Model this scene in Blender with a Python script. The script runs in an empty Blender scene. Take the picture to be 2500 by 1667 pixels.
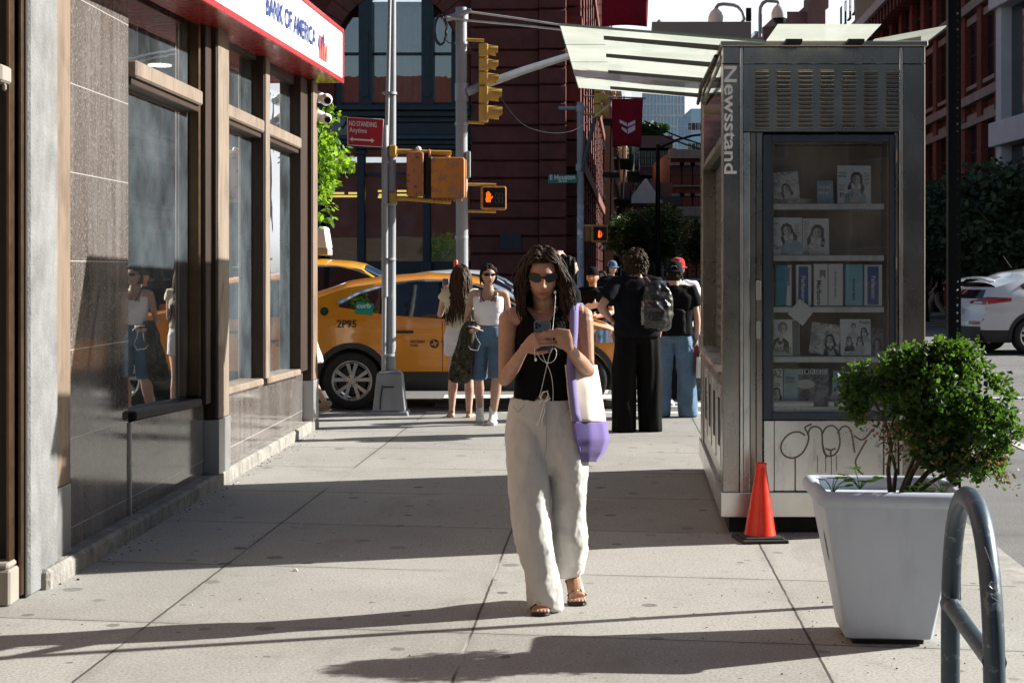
import bpy, bmesh, math, random
import numpy as np
from mathutils import Vector, Matrix, Euler, noise
R = math.radians; PI = math.pi
sc = bpy.context.scene
COL = sc.collection
rnd = random.Random(7)
F = 4000.0; CX = 1250.0; HV = 660.0; H = 1.58
D = 2500.0/2352.0
def P(u, v, Y): return Vector(((u-CX)*Y/F, Y, H-(v-HV)*Y/F))
def PD(x, y, Y): return P(x*D, y*D, Y)
def sstep(a, b, x):
    t = min(1, max(0, (x-a)/(b-a))); return t*t*(3-2*t)
def lerp(a, b, t): return a+(b-a)*t
def interp(x, xs, ys): return float(np.interp(x, xs, ys))
# ------------------------------------------------------------------ meshes
class MB:
    def __init__(s, xf=None): s.v = []; s.f = []; s.m = []; s.xf = xf
    def add(s, vs, fs, m=0):
        o = len(s.v)
        for p in vs: s.v.append(tuple(s.xf(*p)) if s.xf else tuple(p))
        for f in fs: s.f.append([i+o for i in f]); s.m.append(m)
        return s
    def box(s, x0, x1, y0, y1, z0, z1, m=0):
        return s.add([(x0,y0,z0),(x1,y0,z0),(x1,y1,z0),(x0,y1,z0),(x0,y0,z1),(x1,y0,z1),(x1,y1,z1),(x0,y1,z1)],
                     [(0,3,2,1),(4,5,6,7),(0,1,5,4),(1,2,6,5),(2,3,7,6),(3,0,4,7)], m)
    def hexa(s, p, m=0):   # 8 points: bottom ring then top ring
        return s.add(p, [(0,3,2,1),(4,5,6,7),(0,1,5,4),(1,2,6,5),(2,3,7,6),(3,0,4,7)], m)
    def quad(s, a, b, c, d, m=0): return s.add([a,b,c,d], [(0,1,2,3)], m)
    def prism(s, poly, d0, d1, axis='y', m=0):
        n = len(poly)
        if axis == 'y': f = lambda p, d: (p[0], d, p[1])
        elif axis == 'z': f = lambda p, d: (p[0], p[1], d)
        else: f = lambda p, d: (d, p[0], p[1])
        vs = [f(p, d0) for p in poly]+[f(p, d1) for p in poly]
        fs = [list(range(n))[::-1], list(range(n, 2*n))]+[(i, (i+1) % n, n+(i+1) % n, n+i) for i in range(n)]
        return s.add(vs, fs, m)
    def loft(s, rings, caps=True, m=0, closed=True):
        n = len(rings[0]); vs = [p for r in rings for p in r]; fs = []
        for k in range(len(rings)-1):
            for i in range(n if closed else n-1):
                j = (i+1) % n
                fs.append((k*n+i, k*n+j, (k+1)*n+j, (k+1)*n+i))
        if caps:
            fs.append(list(range(n))[::-1]); fs.append([(len(rings)-1)*n+i for i in range(n)])
        return s.add(vs, fs, m)
    def tube(s, pts, r, n=8, caps=True, m=0, ref=None, flat=None, sm=False):
        """r: number, list, or list of (ra, rb)"""
        pts = [Vector(p) for p in pts]
        if sm:
            q = []
            for i in range(len(pts)-1):
                p0, p1, p2, p3 = pts[max(i-1,0)], pts[i], pts[i+1], pts[min(i+2,len(pts)-1)]
                for t in (0,.25,.5,.75): q.append(.5*((2*p1)+(p2-p0)*t+(2*p0-5*p1+4*p2-p3)*t*t+(3*p1-p0-3*p2+p3)*t**3))
            pts = q+[pts[-1]]
        k = len(pts)
        rr = list(r) if isinstance(r, (list, tuple)) else [r]*k
        tg = []
        for i in range(k):
            t = (pts[min(i+1, k-1)]-pts[max(i-1, 0)]); tg.append(t.normalized() if t.length > 1e-9 else Vector((0,0,1)))
        ref = Vector(ref) if ref is not None else (Vector((0,1,0)) if abs(tg[0].y) < .9 else Vector((1,0,0)))
        rings = []; a = None
        for i in range(k):
            if a is None or ref is not None and flat:
                a = ref.cross(tg[i])
            else:
                a = a-tg[i]*a.dot(tg[i])
            if a.length < 1e-6: a = Vector((1,0,0)).cross(tg[i])
            a = a.normalized(); b = tg[i].cross(a)
            ra, rb = rr[i] if isinstance(rr[i], (tuple, list)) else (rr[i], rr[i])
            rings.append([pts[i]+a*(ra*math.cos(2*PI*j/n))+b*(rb*math.sin(2*PI*j/n)) for j in range(n)])
        return s.loft(rings, caps, m)
    def cyl(s, p0, p1, r0, r1=None, n=12, m=0): return s.tube([p0, p1], [r0, r0 if r1 is None else r1], n, True, m)
    def sphere(s, c, r, nu=12, nv=8, m=0):
        c = Vector(c); r = r if isinstance(r, (tuple, list)) else (r, r, r)
        vs = [c+Vector((0,0,r[2]))]; fs = []
        for i in range(1, nv):
            t = PI*i/nv
            for j in range(nu):
                p = 2*PI*j/nu
                vs.append(c+Vector((r[0]*math.sin(t)*math.cos(p), r[1]*math.sin(t)*math.sin(p), r[2]*math.cos(t))))
        vs.append(c-Vector((0,0,r[2]))); L = len(vs)-1
        for j in range(nu):
            fs.append((0, 1+j, 1+(j+1) % nu))
            fs.append((L, 1+(nv-2)*nu+(j+1) % nu, 1+(nv-2)*nu+j))
            for i in range(nv-2):
                a = 1+i*nu; b = a+nu
                fs.append((a+j, b+j, b+(j+1) % nu, a+(j+1) % nu))
        return s.add(vs, fs, m)
    def grid(s, fn, nu, nv, m=0):
        vs = [fn(i/nu, j/nv) for j in range(nv+1) for i in range(nu+1)]
        fs = [(j*(nu+1)+i, j*(nu+1)+i+1, (j+1)*(nu+1)+i+1, (j+1)*(nu+1)+i) for j in range(nv) for i in range(nu)]
        return s.add(vs, fs, m)
    def mesh(s, name, off=None):
        me = bpy.data.meshes.new(name)
        vs = s.v if off is None else [(p[0]-off[0], p[1]-off[1], p[2]-off[2]) for p in s.v]
        me.from_pydata(vs, [], s.f); me.polygons.foreach_set('material_index', s.m); me.update()
        return me
    def build(s, name, mats, parent=None, smooth=None, bevel=0, local=False, solid=0, seg=1):
        off = None
        if parent is not None and not local:
            q = parent; off = Vector(q.location)
            while q.parent is not None: q = q.parent; off += Vector(q.location)
        me = s.mesh(name, off)
        return link(name, me, mats, parent, smooth, bevel, solid, seg)
def link(name, me, mats, parent=None, smooth=None, bevel=0, solid=0, seg=1):
    ob = bpy.data.objects.new(name, me); COL.objects.link(ob)
    for x in (mats if isinstance(mats, (list, tuple)) else [mats]): me.materials.append(x)
    if smooth is not None:
        me.polygons.foreach_set('use_smooth', [True]*len(me.polygons))
        if smooth < 180: me.set_sharp_from_angle(angle=R(smooth))
    if solid:
        md = ob.modifiers.new('solid', 'SOLIDIFY'); md.thickness = solid; md.offset = 0
    if bevel:
        md = ob.modifiers.new('bevel', 'BEVEL'); md.width = bevel; md.segments = seg; md.limit_method = 'ANGLE'; md.angle_limit = R(40)
    if parent is not None: ob.parent = parent
    return ob
def thing(name, label, cat, loc=(0,0,0), rz=0, group=None):
    o = bpy.data.objects.new(name, None); COL.objects.link(o); o.empty_display_size = .1
    o.location = loc; o.rotation_euler = (0,0,rz); o['label'] = label; o['category'] = cat
    if group: o['group'] = group
    return o
def tag(o, label, cat, group=None):
    o['label'] = label; o['category'] = cat
    if group: o['group'] = group
    return o
def struct(o): o['kind'] = 'structure'; return o
def centre(o):
    """move a one-mesh thing's origin to its base centre"""
    me = o.data; n = len(me.vertices); a = np.zeros(n*3); me.vertices.foreach_get('co', a); a = a.reshape(-1, 3)
    c = (a.min(0)+a.max(0))/2; c[2] = a[:, 2].min(); a -= c
    me.vertices.foreach_set('co', a.ravel()); me.update(); o.location = Vector(o.location)+Vector(c); return o
def baked(me_ob):
    dg = bpy.context.evaluated_depsgraph_get(); dg.update()
    return bpy.data.meshes.new_from_object(me_ob.evaluated_get(dg))
def remesh(mb, voxel, smooth=4, sub=0):
    """one continuous skin from overlapping closed pieces"""
    me = mb.mesh('tmp'); ob = bpy.data.objects.new('tmp', me); COL.objects.link(ob)
    m = ob.modifiers.new('r', 'REMESH'); m.mode = 'VOXEL'; m.voxel_size = voxel; m.adaptivity = 0
    if smooth:
        k = ob.modifiers.new('s', 'SMOOTH'); k.factor = .5; k.iterations = smooth
    out = baked(ob)
    bpy.data.objects.remove(ob); bpy.data.meshes.remove(me)
    return out
def coords(me):
    a = np.zeros(len(me.vertices)*3, dtype=np.float32); me.vertices.foreach_get('co', a); return a.reshape(-1, 3)
def setco(me, a): me.vertices.foreach_set('co', np.ascontiguousarray(a, dtype=np.float32).ravel()); me.update()
def normals(me):
    a = np.zeros(len(me.vertices)*3, dtype=np.float32); me.vertex_normals.foreach_get('vector', a); return a.reshape(-1, 3)
def wrinkle(me, amp, freq, stretch=(1,1,1), seed=0, mask=None, oct=2):
    c = coords(me); n = normals(me); d = np.empty(len(c), dtype=np.float32); s = Vector(stretch)
    for i, p in enumerate(c):
        q = Vector((p[0]*s.x+seed, p[1]*s.y-seed, p[2]*s.z))*freq
        d[i] = 1-2*abs(noise.noise(q)) + (.5*noise.noise(q*2.1) if oct > 1 else 0)
    if mask is not None: d *= mask(c)
    setco(me, c+n*(d*amp)[:, None])
def delfaces(me, keep):
    """keep: function of face-centre array -> bool array"""
    bm = bmesh.new(); bm.from_mesh(me); fs = list(bm.faces)
    cs = np.array([f.calc_center_median()[:] for f in fs]); k = keep(cs)
    bmesh.ops.delete(bm, geom=[f for f, q in zip(fs, k) if not q], context='FACES'); bm.to_mesh(me); bm.free(); me.update()
def tint(me, cols):
    at = me.color_attributes.new('tint', 'FLOAT_COLOR', 'POINT'); n = len(me.vertices)
    c = np.ones((n, 4), dtype=np.float32); c[:, :3] = cols; at.data.foreach_set('color', c.ravel())
# ------------------------------------------------------------------ materials
def newmat(name):
    m = bpy.data.materials.new(name); m.use_nodes = True; nt = m.node_tree; nt.nodes.clear()
    out = nt.nodes.new('ShaderNodeOutputMaterial'); return m, nt, out
class N:
    def __init__(s, nt): s.nt = nt
    def n(s, t, **kw):
        x = s.nt.nodes.new('ShaderNode'+t)
        for k, v in kw.items(): setattr(x, k, v)
        return x
    def set(s, sock, val):
        if isinstance(val, bpy.types.NodeSocket): s.nt.links.new(val, sock)
        elif isinstance(val, (tuple, list)): sock.default_value = tuple(val)+((1,) if len(val) == 3 and sock.type == 'RGBA' else ())
        else: sock.default_value = val
    def co(s, kind='Object'): return s.n('TexCoord').outputs[kind]
    def math(s, op, a, b=0, c=None):
        x = s.n('Math', operation=op); s.set(x.inputs[0], a); s.set(x.inputs[1], b)
        if c is not None: s.set(x.inputs[2], c)
        return x.outputs[0]
    def noise(s, vec, scale, detail=4, rough=.55, dist=0):
        x = s.n('TexNoise'); s.set(x.inputs['Vector'], vec); s.set(x.inputs['Scale'], scale); s.set(x.inputs['Detail'], detail)
        s.set(x.inputs['Roughness'], rough); s.set(x.inputs['Distortion'], dist); return x.outputs['Fac']
    def voro(s, vec, scale, feature='F1', out='Distance', rand=1):
        x = s.n('TexVoronoi', feature=feature); s.set(x.inputs['Vector'], vec); s.set(x.inputs['Scale'], scale); s.set(x.inputs['Randomness'], rand); return x.outputs[out]
    def ramp(s, fac, stops, interp='LINEAR'):
        x = s.n('ValToRGB'); s.set(x.inputs[0], fac); cr = x.color_ramp; cr.interpolation = interp
        while len(cr.elements) < len(stops): cr.elements.new(.5)
        for e, (p, c) in zip(cr.elements, stops):
            e.position = p; e.color = (c, c, c, 1) if isinstance(c, (int, float)) else tuple(c)+(1,)
        return x.outputs[0]
    def mix(s, fac, a, b, blend='MIX'):
        x = s.n('Mix', data_type='RGBA', blend_type=blend); s.set(x.inputs[0], fac); s.set(x.inputs[6], a); s.set(x.inputs[7], b); return x.outputs[2]
    def sep(s, v): x = s.n('SeparateXYZ'); s.set(x.inputs[0], v); return x.outputs
    def comb(s, a, b, c=0):
        x = s.n('CombineXYZ'); s.set(x.inputs[0], a); s.set(x.inputs[1], b); s.set(x.inputs[2], c); return x.outputs[0]
    def map(s, v, scale=(1,1,1), loc=(0,0,0), rot=(0,0,0)):
        x = s.n('Mapping'); s.set(x.inputs[0], v); x.inputs['Scale'].default_value = scale; x.inputs['Location'].default_value = loc; x.inputs['Rotation'].default_value = rot; return x.outputs[0]
    def bump(s, h, strength=.3, dist=.01, normal=None):
        x = s.n('Bump'); s.set(x.inputs['Height'], h); x.inputs['Strength'].default_value = strength; x.inputs['Distance'].default_value = dist
        if normal is not None: s.set(x.inputs['Normal'], normal)
        return x.outputs[0]
    def bsdf(s, col, rough=.6, metal=0, spec=.5, normal=None, coat=0, sheen=0, alpha=None, emit=None, estr=0, aniso=0, trans=0, sss=0):
        x = s.n('BsdfPrincipled'); s.set(x.inputs['Base Color'], col); s.set(x.inputs['Roughness'], rough); s.set(x.inputs['Metallic'], metal)
        s.set(x.inputs['Specular IOR Level'], spec); s.set(x.inputs['Coat Weight'], coat); s.set(x.inputs['Sheen Weight'], sheen); s.set(x.inputs['Coat Roughness'], .06)
        s.set(x.inputs['Anisotropic'], aniso); s.set(x.inputs['Transmission Weight'], trans)
        if normal is not None: s.set(x.inputs['Normal'], normal)
        if emit is not None: s.set(x.inputs['Emission Color'], emit); s.set(x.inputs['Emission Strength'], estr)
        if sss: s.set(x.inputs['Subsurface Weight'], sss); x.inputs['Subsurface Radius'].default_value = (.01,.004,.002)
        return x.outputs[0]
    def out(s, o, sh): s.nt.links.new(sh, o.inputs[0])
def mul(c, k): return tuple(min(1, x*k) for x in c)
def mat(name, col, rough=.6, metal=0, var=.25, vs=3, bump=.0, bs=40, coat=0, spec=.5, sheen=0, grime=0, aniso=0, rvar=.1, col2=None, dist=.004):
    m, nt, o = newmat(name); k = N(nt); c = k.co()
    f = k.noise(c, vs, 5, .6)
    a = col2 if col2 else mul(col, 1-var); b = mul(col, 1+var*.6) if not col2 else col
    colr = k.mix(k.ramp(f, [(.3,0),(.7,1)]), a, b)
    if grime:
        g = k.ramp(k.noise(k.map(c, (1,1,.25)), vs*2.3, 6, .65), [(.48,0),(.72,1)])
        colr = k.mix(k.math('MULTIPLY', g, grime), colr, (.05,.042,.035))
    rg = k.math('ADD', rough, k.math('MULTIPLY', k.math('SUBTRACT', k.noise(c, vs*3, 3), .5), rvar*2))
    nm = k.bump(k.noise(c, bs, 4, .6), bump, dist) if bump else None
    k.out(o, k.bsdf(colr, rg, metal, spec, nm, coat, sheen, aniso=aniso))
    return m
def emis(name, col, s):
    m, nt, o = newmat(name); k = N(nt); e = k.n('Emission'); k.set(e.inputs[0], col); e.inputs[1].default_value = s; k.out(o, e.outputs[0]); return m
def glass(name, tintc=(.9,.95,.95), ior=1.5, rough=.0, dirt=.03, extra=0.0, dscale=3, dcol=(.5,.5,.48)):
    """thin pane: see-through plus Fresnel mirror and a little surface dirt"""
    m, nt, o = newmat(name); k = N(nt)
    t = k.n('BsdfTransparent'); k.set(t.inputs[0], tintc)
    g = k.n('BsdfGlossy'); k.set(g.inputs[0], (1,1,1)); g.inputs['Roughness'].default_value = rough
    nz = k.noise(k.co(), 1.3, 2); k.set(g.inputs['Normal'], k.bump(nz, .06, .02))
    fr = k.n('Fresnel'); fr.inputs[0].default_value = ior
    fac = k.math('MINIMUM', k.math('ADD', k.math('MULTIPLY', fr.outputs[0], 1.8), extra), 1)
    x = k.n('MixShader'); k.set(x.inputs[0], fac); nt.links.new(t.outputs[0], x.inputs[1]); nt.links.new(g.outputs[0], x.inputs[2])
    d = k.n('BsdfDiffuse'); k.set(d.inputs[0], dcol)
    y = k.n('MixShader'); c = k.co(); dn = k.ramp(k.noise(c, dscale*.6, 5, .6), [(.35,0),(.8,1)])
    k.set(y.inputs[0], k.math('ADD', dirt*.5, k.math('MULTIPLY', dn, dirt*2)))
    nt.links.new(x.outputs[0], y.inputs[1]); nt.links.new(d.outputs[0], y.inputs[2]); k.out(o, y.outputs[0]); return m
def brick(name, c1, c2, mortar, sx=.22, sz=.075, bump=.4, grime=.35):
    m, nt, o = newmat(name); k = N(nt); c = k.co(); s = k.sep(c)
    vec = k.comb(k.math('ADD', s[0], s[1]), s[2])
    b = k.n('TexBrick'); k.set(b.inputs['Vector'], vec); k.set(b.inputs['Color1'], c1); k.set(b.inputs['Color2'], c2); k.set(b.inputs['Mortar'], mortar)
    b.inputs['Scale'].default_value = 1; b.inputs['Brick Width'].default_value = sx; b.inputs['Row Height'].default_value = sz; b.inputs['Mortar Size'].default_value = .008
    g = k.ramp(k.noise(k.map(c, (1,1,.3)), .6, 6, .65), [(.4,0),(.75,1)])
    col = k.mix(k.math('MULTIPLY', g, grime), b.outputs[0], mul(c1, .35))
    k.out(o, k.bsdf(col, .85, 0, .25, k.bump(b.outputs[1], -bump, .01))); return m
M = {}
def text(s, font_h, name, mt, parent, origin, xdir, zdir, width=None, depth=.002, bold=.0, sx=1.0, align='LEFT', label=None):
    """lettering as flat mesh: xdir reading direction, zdir up direction, origin = baseline start (world)"""
    cu = bpy.data.curves.new('t', 'FONT'); cu.body = s; cu.size = 1; cu.extrude = 0; cu.offset = bold; cu.align_x = align; cu.resolution_u = 3
    ob = bpy.data.objects.new('t', cu); COL.objects.link(ob); me = baked(ob); bpy.data.objects.remove(ob); bpy.data.curves.remove(cu)
    c = coords(me).astype(np.float64); w = c[:, 0].max()-c[:, 0].min(); k = font_h/.69
    kx = (width/w) if width else k*sx
    xd = Vector(xdir).normalized(); zd = Vector(zdir).normalized(); nd = xd.cross(zd)
    pts = np.outer((c[:, 0]-(c[:, 0].min() if align == 'LEFT' else 0))*kx, xd[:])+np.outer(c[:, 1]*k, zd[:])+np.array(origin[:])+np.array((nd*depth)[:])
    off = Vector((0,0,0)); q = parent
    while q is not None: off += Vector(q.location); q = q.parent
    setco(me, pts-np.array(off[:]))
    return link(name, me, mt, parent)
# ------------------------------------------------------------------ the materials of the place
def sidewalk_mat():
    m, nt, o = newmat('sidewalk_concrete'); k = N(nt); c = k.co(); s = k.sep(c)
    wob = k.math('MULTIPLY', k.math('SUBTRACT', k.noise(c, 9, 3), .5), .010)
    p = k.math('ADD', k.math('SUBTRACT', s[0], k.math('MULTIPLY', s[1], .062)), k.math('ADD', 2.08+14.6, wob))
    q = k.math('ADD', k.math('ADD', s[1], k.math('MULTIPLY', s[0], .15)), k.math('ADD', .243-7.36+14.6, wob))
    def dist(x, per): return k.math('ABSOLUTE', k.math('SUBTRACT', k.math('FRACT', k.math('ADD', k.math('DIVIDE', x, per), .5)), .5))
    dp = k.math('MULTIPLY', dist(p, 1.46), 1.46); dq = k.math('MULTIPLY', dist(q, 1.46), 1.46)
    j = k.math('MINIMUM', dp, dq)
    joint = k.ramp(j, [(0.0,1),(.0045,1),(.0075,0)])
    edge = k.ramp(j, [(.012,1),(.06,0)])
    cell = k.n('TexWhiteNoise', noise_dimensions='2D'); k.set(cell.inputs['Vector'], k.comb(k.math('FLOOR', k.math('ADD', k.math('DIVIDE', p, 1.46), 0)), k.math('FLOOR', k.math('DIVIDE', q, 1.46))))
    big = k.noise(c, .8, 5, .6); fine = k.noise(c, 75, 3, .75); med = k.noise(c, 11, 5, .75)
    col = k.mix(k.ramp(big, [(.3,0),(.7,1)]), (.25,.242,.222), (.35,.339,.312))
    col = k.mix(k.math('MULTIPLY', k.math('SUBTRACT', cell.outputs[0], .4), .8), col, (.43,.415,.385))
    col = k.mix(k.ramp(fine, [(.38,.55),(.5,0)]), col, (.13,.122,.112))
    col = k.mix(k.ramp(fine, [(.54,0),(.68,.5)]), col, (.50,.48,.445))
    col = k.mix(k.ramp(med, [(.55,0),(.8,.5)]), col, (.15,.14,.13))
    # trodden chewing gum and black specks
    vd = k.n('TexVoronoi'); k.set(vd.inputs['Vector'], c); vd.inputs['Scale'].default_value = 4.6
    sz = k.sep(vd.outputs['Color'])
    gum = k.math('LESS_THAN', vd.outputs['Distance'], k.math('MULTIPLY', k.math('SUBTRACT', sz[0], .42), .40))
    col = k.mix(k.math('MULTIPLY', gum, k.math('ADD', .32, k.math('MULTIPLY', sz[1], .5))), col, (.07,.066,.064))
    ve = k.n('TexVoronoi'); k.set(ve.inputs['Vector'], c); ve.inputs['Scale'].default_value = 9
    se = k.sep(ve.outputs['Color'])
    sp = k.math('LESS_THAN', ve.outputs['Distance'], k.math('MULTIPLY', k.math('SUBTRACT', se[0], .6), .42))
    col = k.mix(k.math('MULTIPLY', sp, .6), col, (.06,.057,.055))
    col = k.mix(k.math('MULTIPLY', edge, k.math('MULTIPLY', k.ramp(k.noise(c, 3, 3), [(.4,0),(.7,1)]), .35)), col, (.13,.12,.11))
    cw = 1 or k.math('ADD', k.voro(k.map(k.mix(.06, c, k.n('TexNoise').outputs['Color']), (1,1,1)), .55, 'DISTANCE_TO_EDGE'), 0)
    stain = k.ramp(k.noise(k.map(c, (1.6,.8,1)), 1.1, 6, .65, .8), [(.55,0),(.72,1)])
    col = k.mix(k.math('MULTIPLY', stain, .4), col, (.14,.132,.122))
    pale = k.ramp(k.noise(c, .55, 1), [(.55,0),(.6,1)])
    col = k.mix(joint, col, k.mix(pale, (.06,.055,.05), (.30,.285,.26)))
    hgt = k.math('SUBTRACT', k.math('MULTIPLY', fine, .3), joint)
    k.out(o, k.bsdf(col, .85, 0, .3, k.bump(k.math('ADD', hgt, k.math('MULTIPLY', med, .3)), .30, .004)))
    return m
def asphalt_mat():
    m, nt, o = newmat('asphalt'); k = N(nt); c = k.co()
    f = k.noise(c, 120, 3, .7); b = k.noise(c, .35, 6, .6); st = k.noise(k.map(c, (.25,2.5,1)), .6, 4)
    col = k.mix(k.ramp(b, [(.3,0),(.7,1)]), (.10,.10,.102), (.17,.168,.164))
    col = k.mix(k.ramp(f, [(.5,0),(.62,.8)]), col, (.33,.32,.31))
    col = k.mix(k.ramp(f, [(.34,.7),(.44,0)]), col, (.03,.03,.03))
    col = k.mix(k.ramp(st, [(.5,0),(.75,.5)]), col, (.06,.06,.062))
    k.out(o, k.bsdf(col, .8, 0, .35, k.bump(f, .5, .008))); return m
def granite_mat():
    m, nt, o = newmat('polished_granite'); k = N(nt); c = k.co(); s = k.sep(c)
    f = k.noise(c, 140, 2, .8); g = k.noise(c, 55, 3, .7)
    col = k.mix(k.ramp(f, [(.4,0),(.6,1)]), (.058,.047,.042), (.135,.11,.096))
    col = k.mix(k.ramp(g, [(.56,0),(.66,.7)]), col, (.35,.29,.25))
    col = k.mix(k.ramp(g, [(.33,.8),(.42,0)]), col, (.022,.016,.014))
    str_ = k.ramp(k.noise(k.map(c, (6,6,.35)), 1.6, 5, .6), [(.42,0),(.75,1)])
    haze_ = k.ramp(k.noise(c, 1.1, 5, .65), [(.4,0),(.7,1)])
    col = k.mix(k.math('MULTIPLY', k.math('ADD', k.math('MULTIPLY', str_, .6), k.math('MULTIPLY', haze_, .35)), .62), col, (.27,.265,.265))
    def line(x, per, off, w):
        d = k.math('ABSOLUTE', k.math('SUBTRACT', k.math('FRACT', k.math('ADD', k.math('DIVIDE', k.math('ADD', x, off), per), .5)), .5))
        return k.math('LESS_THAN', d, w/per)
    jz = line(s[2], .475, -.68+4.75, .0022); jy = line(s[1], .44, -8.67+8.8, .0012)
    col = k.mix(jz, col, (.46,.45,.43)); col = k.mix(k.math('MULTIPLY', jy, .55), col, (.3,.28,.26))
    rg = k.math('ADD', .05, k.math('MULTIPLY', haze_, .12))
    k.out(o, k.bsdf(col, rg, 0, .85, k.bump(k.math('ADD', k.noise(c, 1.4, 1), k.math('MULTIPLY', k.math('ADD', jz, jy), -.05)), .05, .02))); return m
def wood_mat(name, a, b):
    m, nt, o = newmat(name); k = N(nt); c = k.co()
    f = k.noise(k.map(c, (18,18,1.0)), 1.5, 5, .65, 1.5); g = k.noise(k.map(c, (1,1,.5)), 3.5, 6, .7)
    col = k.mix(k.ramp(f, [(.3,0),(.7,1)]), a, b)
    col = k.mix(k.ramp(g, [(.5,0),(.75,.65)]), col, mul(a, .3))
    k.out(o, k.bsdf(col, .55, 0, .35, k.bump(f, .25, .004))); return m
def steel_mat(name, col=(.38,.35,.31), rough=.34, metal=.9):
    m, nt, o = newmat(name); k = N(nt); c = k.co()
    br = k.noise(k.map(c, (90,90,1.2)), 2.2, 3, .6); bl = k.noise(c, 2.6, 5, .65); sm = k.noise(k.map(c, (1,1,.35)), 7, 5, .7)
    cc = k.mix(k.ramp(bl, [(.3,0),(.7,1)]), mul(col, .8), mul(col, 1.1))
    cc = k.mix(k.ramp(sm, [(.56,0),(.78,.55)]), cc, (.14,.12,.10))
    rg = k.math('ADD', rough-.08, k.math('ADD', k.math('MULTIPLY', bl, .16), k.math('MULTIPLY', sm, .08)))
    k.out(o, k.bsdf(cc, rg, metal, .5, k.bump(k.math('ADD', br, k.math('MULTIPLY', k.noise(c, 1.8, 1), 1.5)), .06, .006))); return m
def paint_metal(name, col, rough=.45, chips=(.1,.06,.04), chip=.12, vs=14, metal=0, dirt=.3, lo=.6):
    m, nt, o = newmat(name); k = N(nt); c = k.co()
    a = k.noise(c, vs, 6, .7); b = k.noise(k.map(c, (1,1,.3)), 4, 5, .6)
    cc = k.mix(k.ramp(b, [(.35,0),(.75,1)]), mul(col, 1.1), mul(col, 1-dirt))
    cc = k.mix(k.math('MULTIPLY', k.ramp(a, [(lo,0),(lo+.05,1)]), chip*5 if chip < .2 else 1), cc, chips)
    k.out(o, k.bsdf(cc, k.math('ADD', rough, k.math('MULTIPLY', a, .12)), metal, .5, k.bump(a, .12, .003))); return m
def leaf_mat(name, a, b, trans=.35, tc=None):
    m, nt, o = newmat(name); k = N(nt); c = k.co()
    oi = k.n('NewGeometry'); rndi = oi.outputs['Random Per Island']
    col = k.mix(rndi, a, b)
    p = k.bsdf(col, .52, 0, .32)
    t = k.n('BsdfTranslucent'); k.set(t.inputs[0], k.mix(rndi, mul(tc or b, .8), mul(tc or b, 1.3)))
    x = k.n('MixShader'); x.inputs[0].default_value = trans; nt.links.new(p, x.inputs[1]); nt.links.new(t.outputs[0], x.inputs[2]); k.out(o, x.outputs[0]); return m
def skin_mat(name, col):
    m, nt, o = newmat(name); k = N(nt); c = k.co(); a = k.n('Attribute'); a.attribute_name = 'tint'
    f = k.noise(c, 22, 5, .7)
    cc = k.mix(k.ramp(f, [(.3,0),(.7,1)]), (col[0]*.86,col[1]*.76,col[2]*.74), mul(col, 1.08))
    cc = k.mix(1.0, cc, a.outputs['Color'], 'MULTIPLY')
    k.out(o, k.bsdf(cc, .48, 0, .42, k.bump(k.noise(c, 260, 2), .08, .001), sss=.0)); return m
def hair_mat(name, a, b):
    m, nt, o = newmat(name); k = N(nt); r_ = k.n('NewGeometry').outputs['Random Per Island']
    f = k.noise(k.map(k.co(), (60,60,3)), 3, 3)
    col = k.mix(k.math('ADD', k.math('MULTIPLY', r_, .6), k.math('MULTIPLY', f, .4)), a, b)
    k.out(o, k.bsdf(col, .58, 0, .16, k.bump(f, .15, .001))); return m
def cloth_mat(name, col, weave=600, var=.12, rough=.9, sheen=.15, spec=.15, pattern=None):
    m, nt, o = newmat(name); k = N(nt); c = k.co()
    f = k.noise(c, weave, 2, .6); b = k.noise(c, 5, 4, .6)
    if pattern == 'camo':
        n1 = k.noise(c, 13, 2, .5, 1.2); cc = k.ramp(n1, [(.0,(.012,.011,.008)),(.42,(.06,.052,.03)),(.5,(.022,.024,.014)),(.58,(.10,.085,.055))], 'CONSTANT')
    elif pattern == 'denim':
        cc = k.mix(k.ramp(b, [(.3,0),(.7,1)]), mul(col, .75), mul(col, 1.35)); cc = k.mix(k.ramp(k.noise(k.map(c, (1,1,.2)), 220, 2), [(.4,0),(.7,.5)]), cc, mul(col, 1.9))
    else: cc = k.mix(k.ramp(b, [(.3,0),(.7,1)]), mul(col, 1-var), mul(col, 1+var))
    cc = k.mix(k.ramp(f, [(.4,.25),(.6,0)]), cc, mul(col, .6) if pattern != 'camo' else (.01,.01,.01))
    k.out(o, k.bsdf(cc, rough, 0, spec, k.bump(f, .25, .0012), sheen=sheen)); return m
def ribbed(name, col, per, axis=2, rough=.6, metal=0, amp=.6):
    m, nt, o = newmat(name); k = N(nt); c = k.co(); s = k.sep(c)
    w = k.math('SINE', k.math('MULTIPLY', s[axis], 2*PI/per))
    k.out(o, k.bsdf(k.mix(k.ramp(k.noise(c, 4, 5), [(.3,0),(.7,1)]), mul(col, .7), col), rough, metal, .4, k.bump(w, amp, per*.25))); return m
M['sidewalk'] = sidewalk_mat(); M['asphalt'] = asphalt_mat(); M['granite'] = granite_mat()
M['concrete'] = mat('rough_concrete', (.195,.197,.198), .9, var=.3, vs=5, bump=.9, bs=70, grime=.25, dist=.008)
M['ledge'] = mat('old_concrete_ledge', (.28,.265,.24), .9, var=.4, vs=7, bump=1, bs=30, grime=.6, dist=.012)
M['curbstone'] = mat('curb_stone', (.32,.31,.29), .85, var=.3, vs=5, bump=.6, bs=40, grime=.4)
M['pale_wood'] = wood_mat('sunlit_weathered_wood', (.155,.115,.088), (.315,.25,.195))
M['dark_wood'] = wood_mat('dark_bronze_wood', (.022,.013,.009), (.055,.031,.020))
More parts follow.
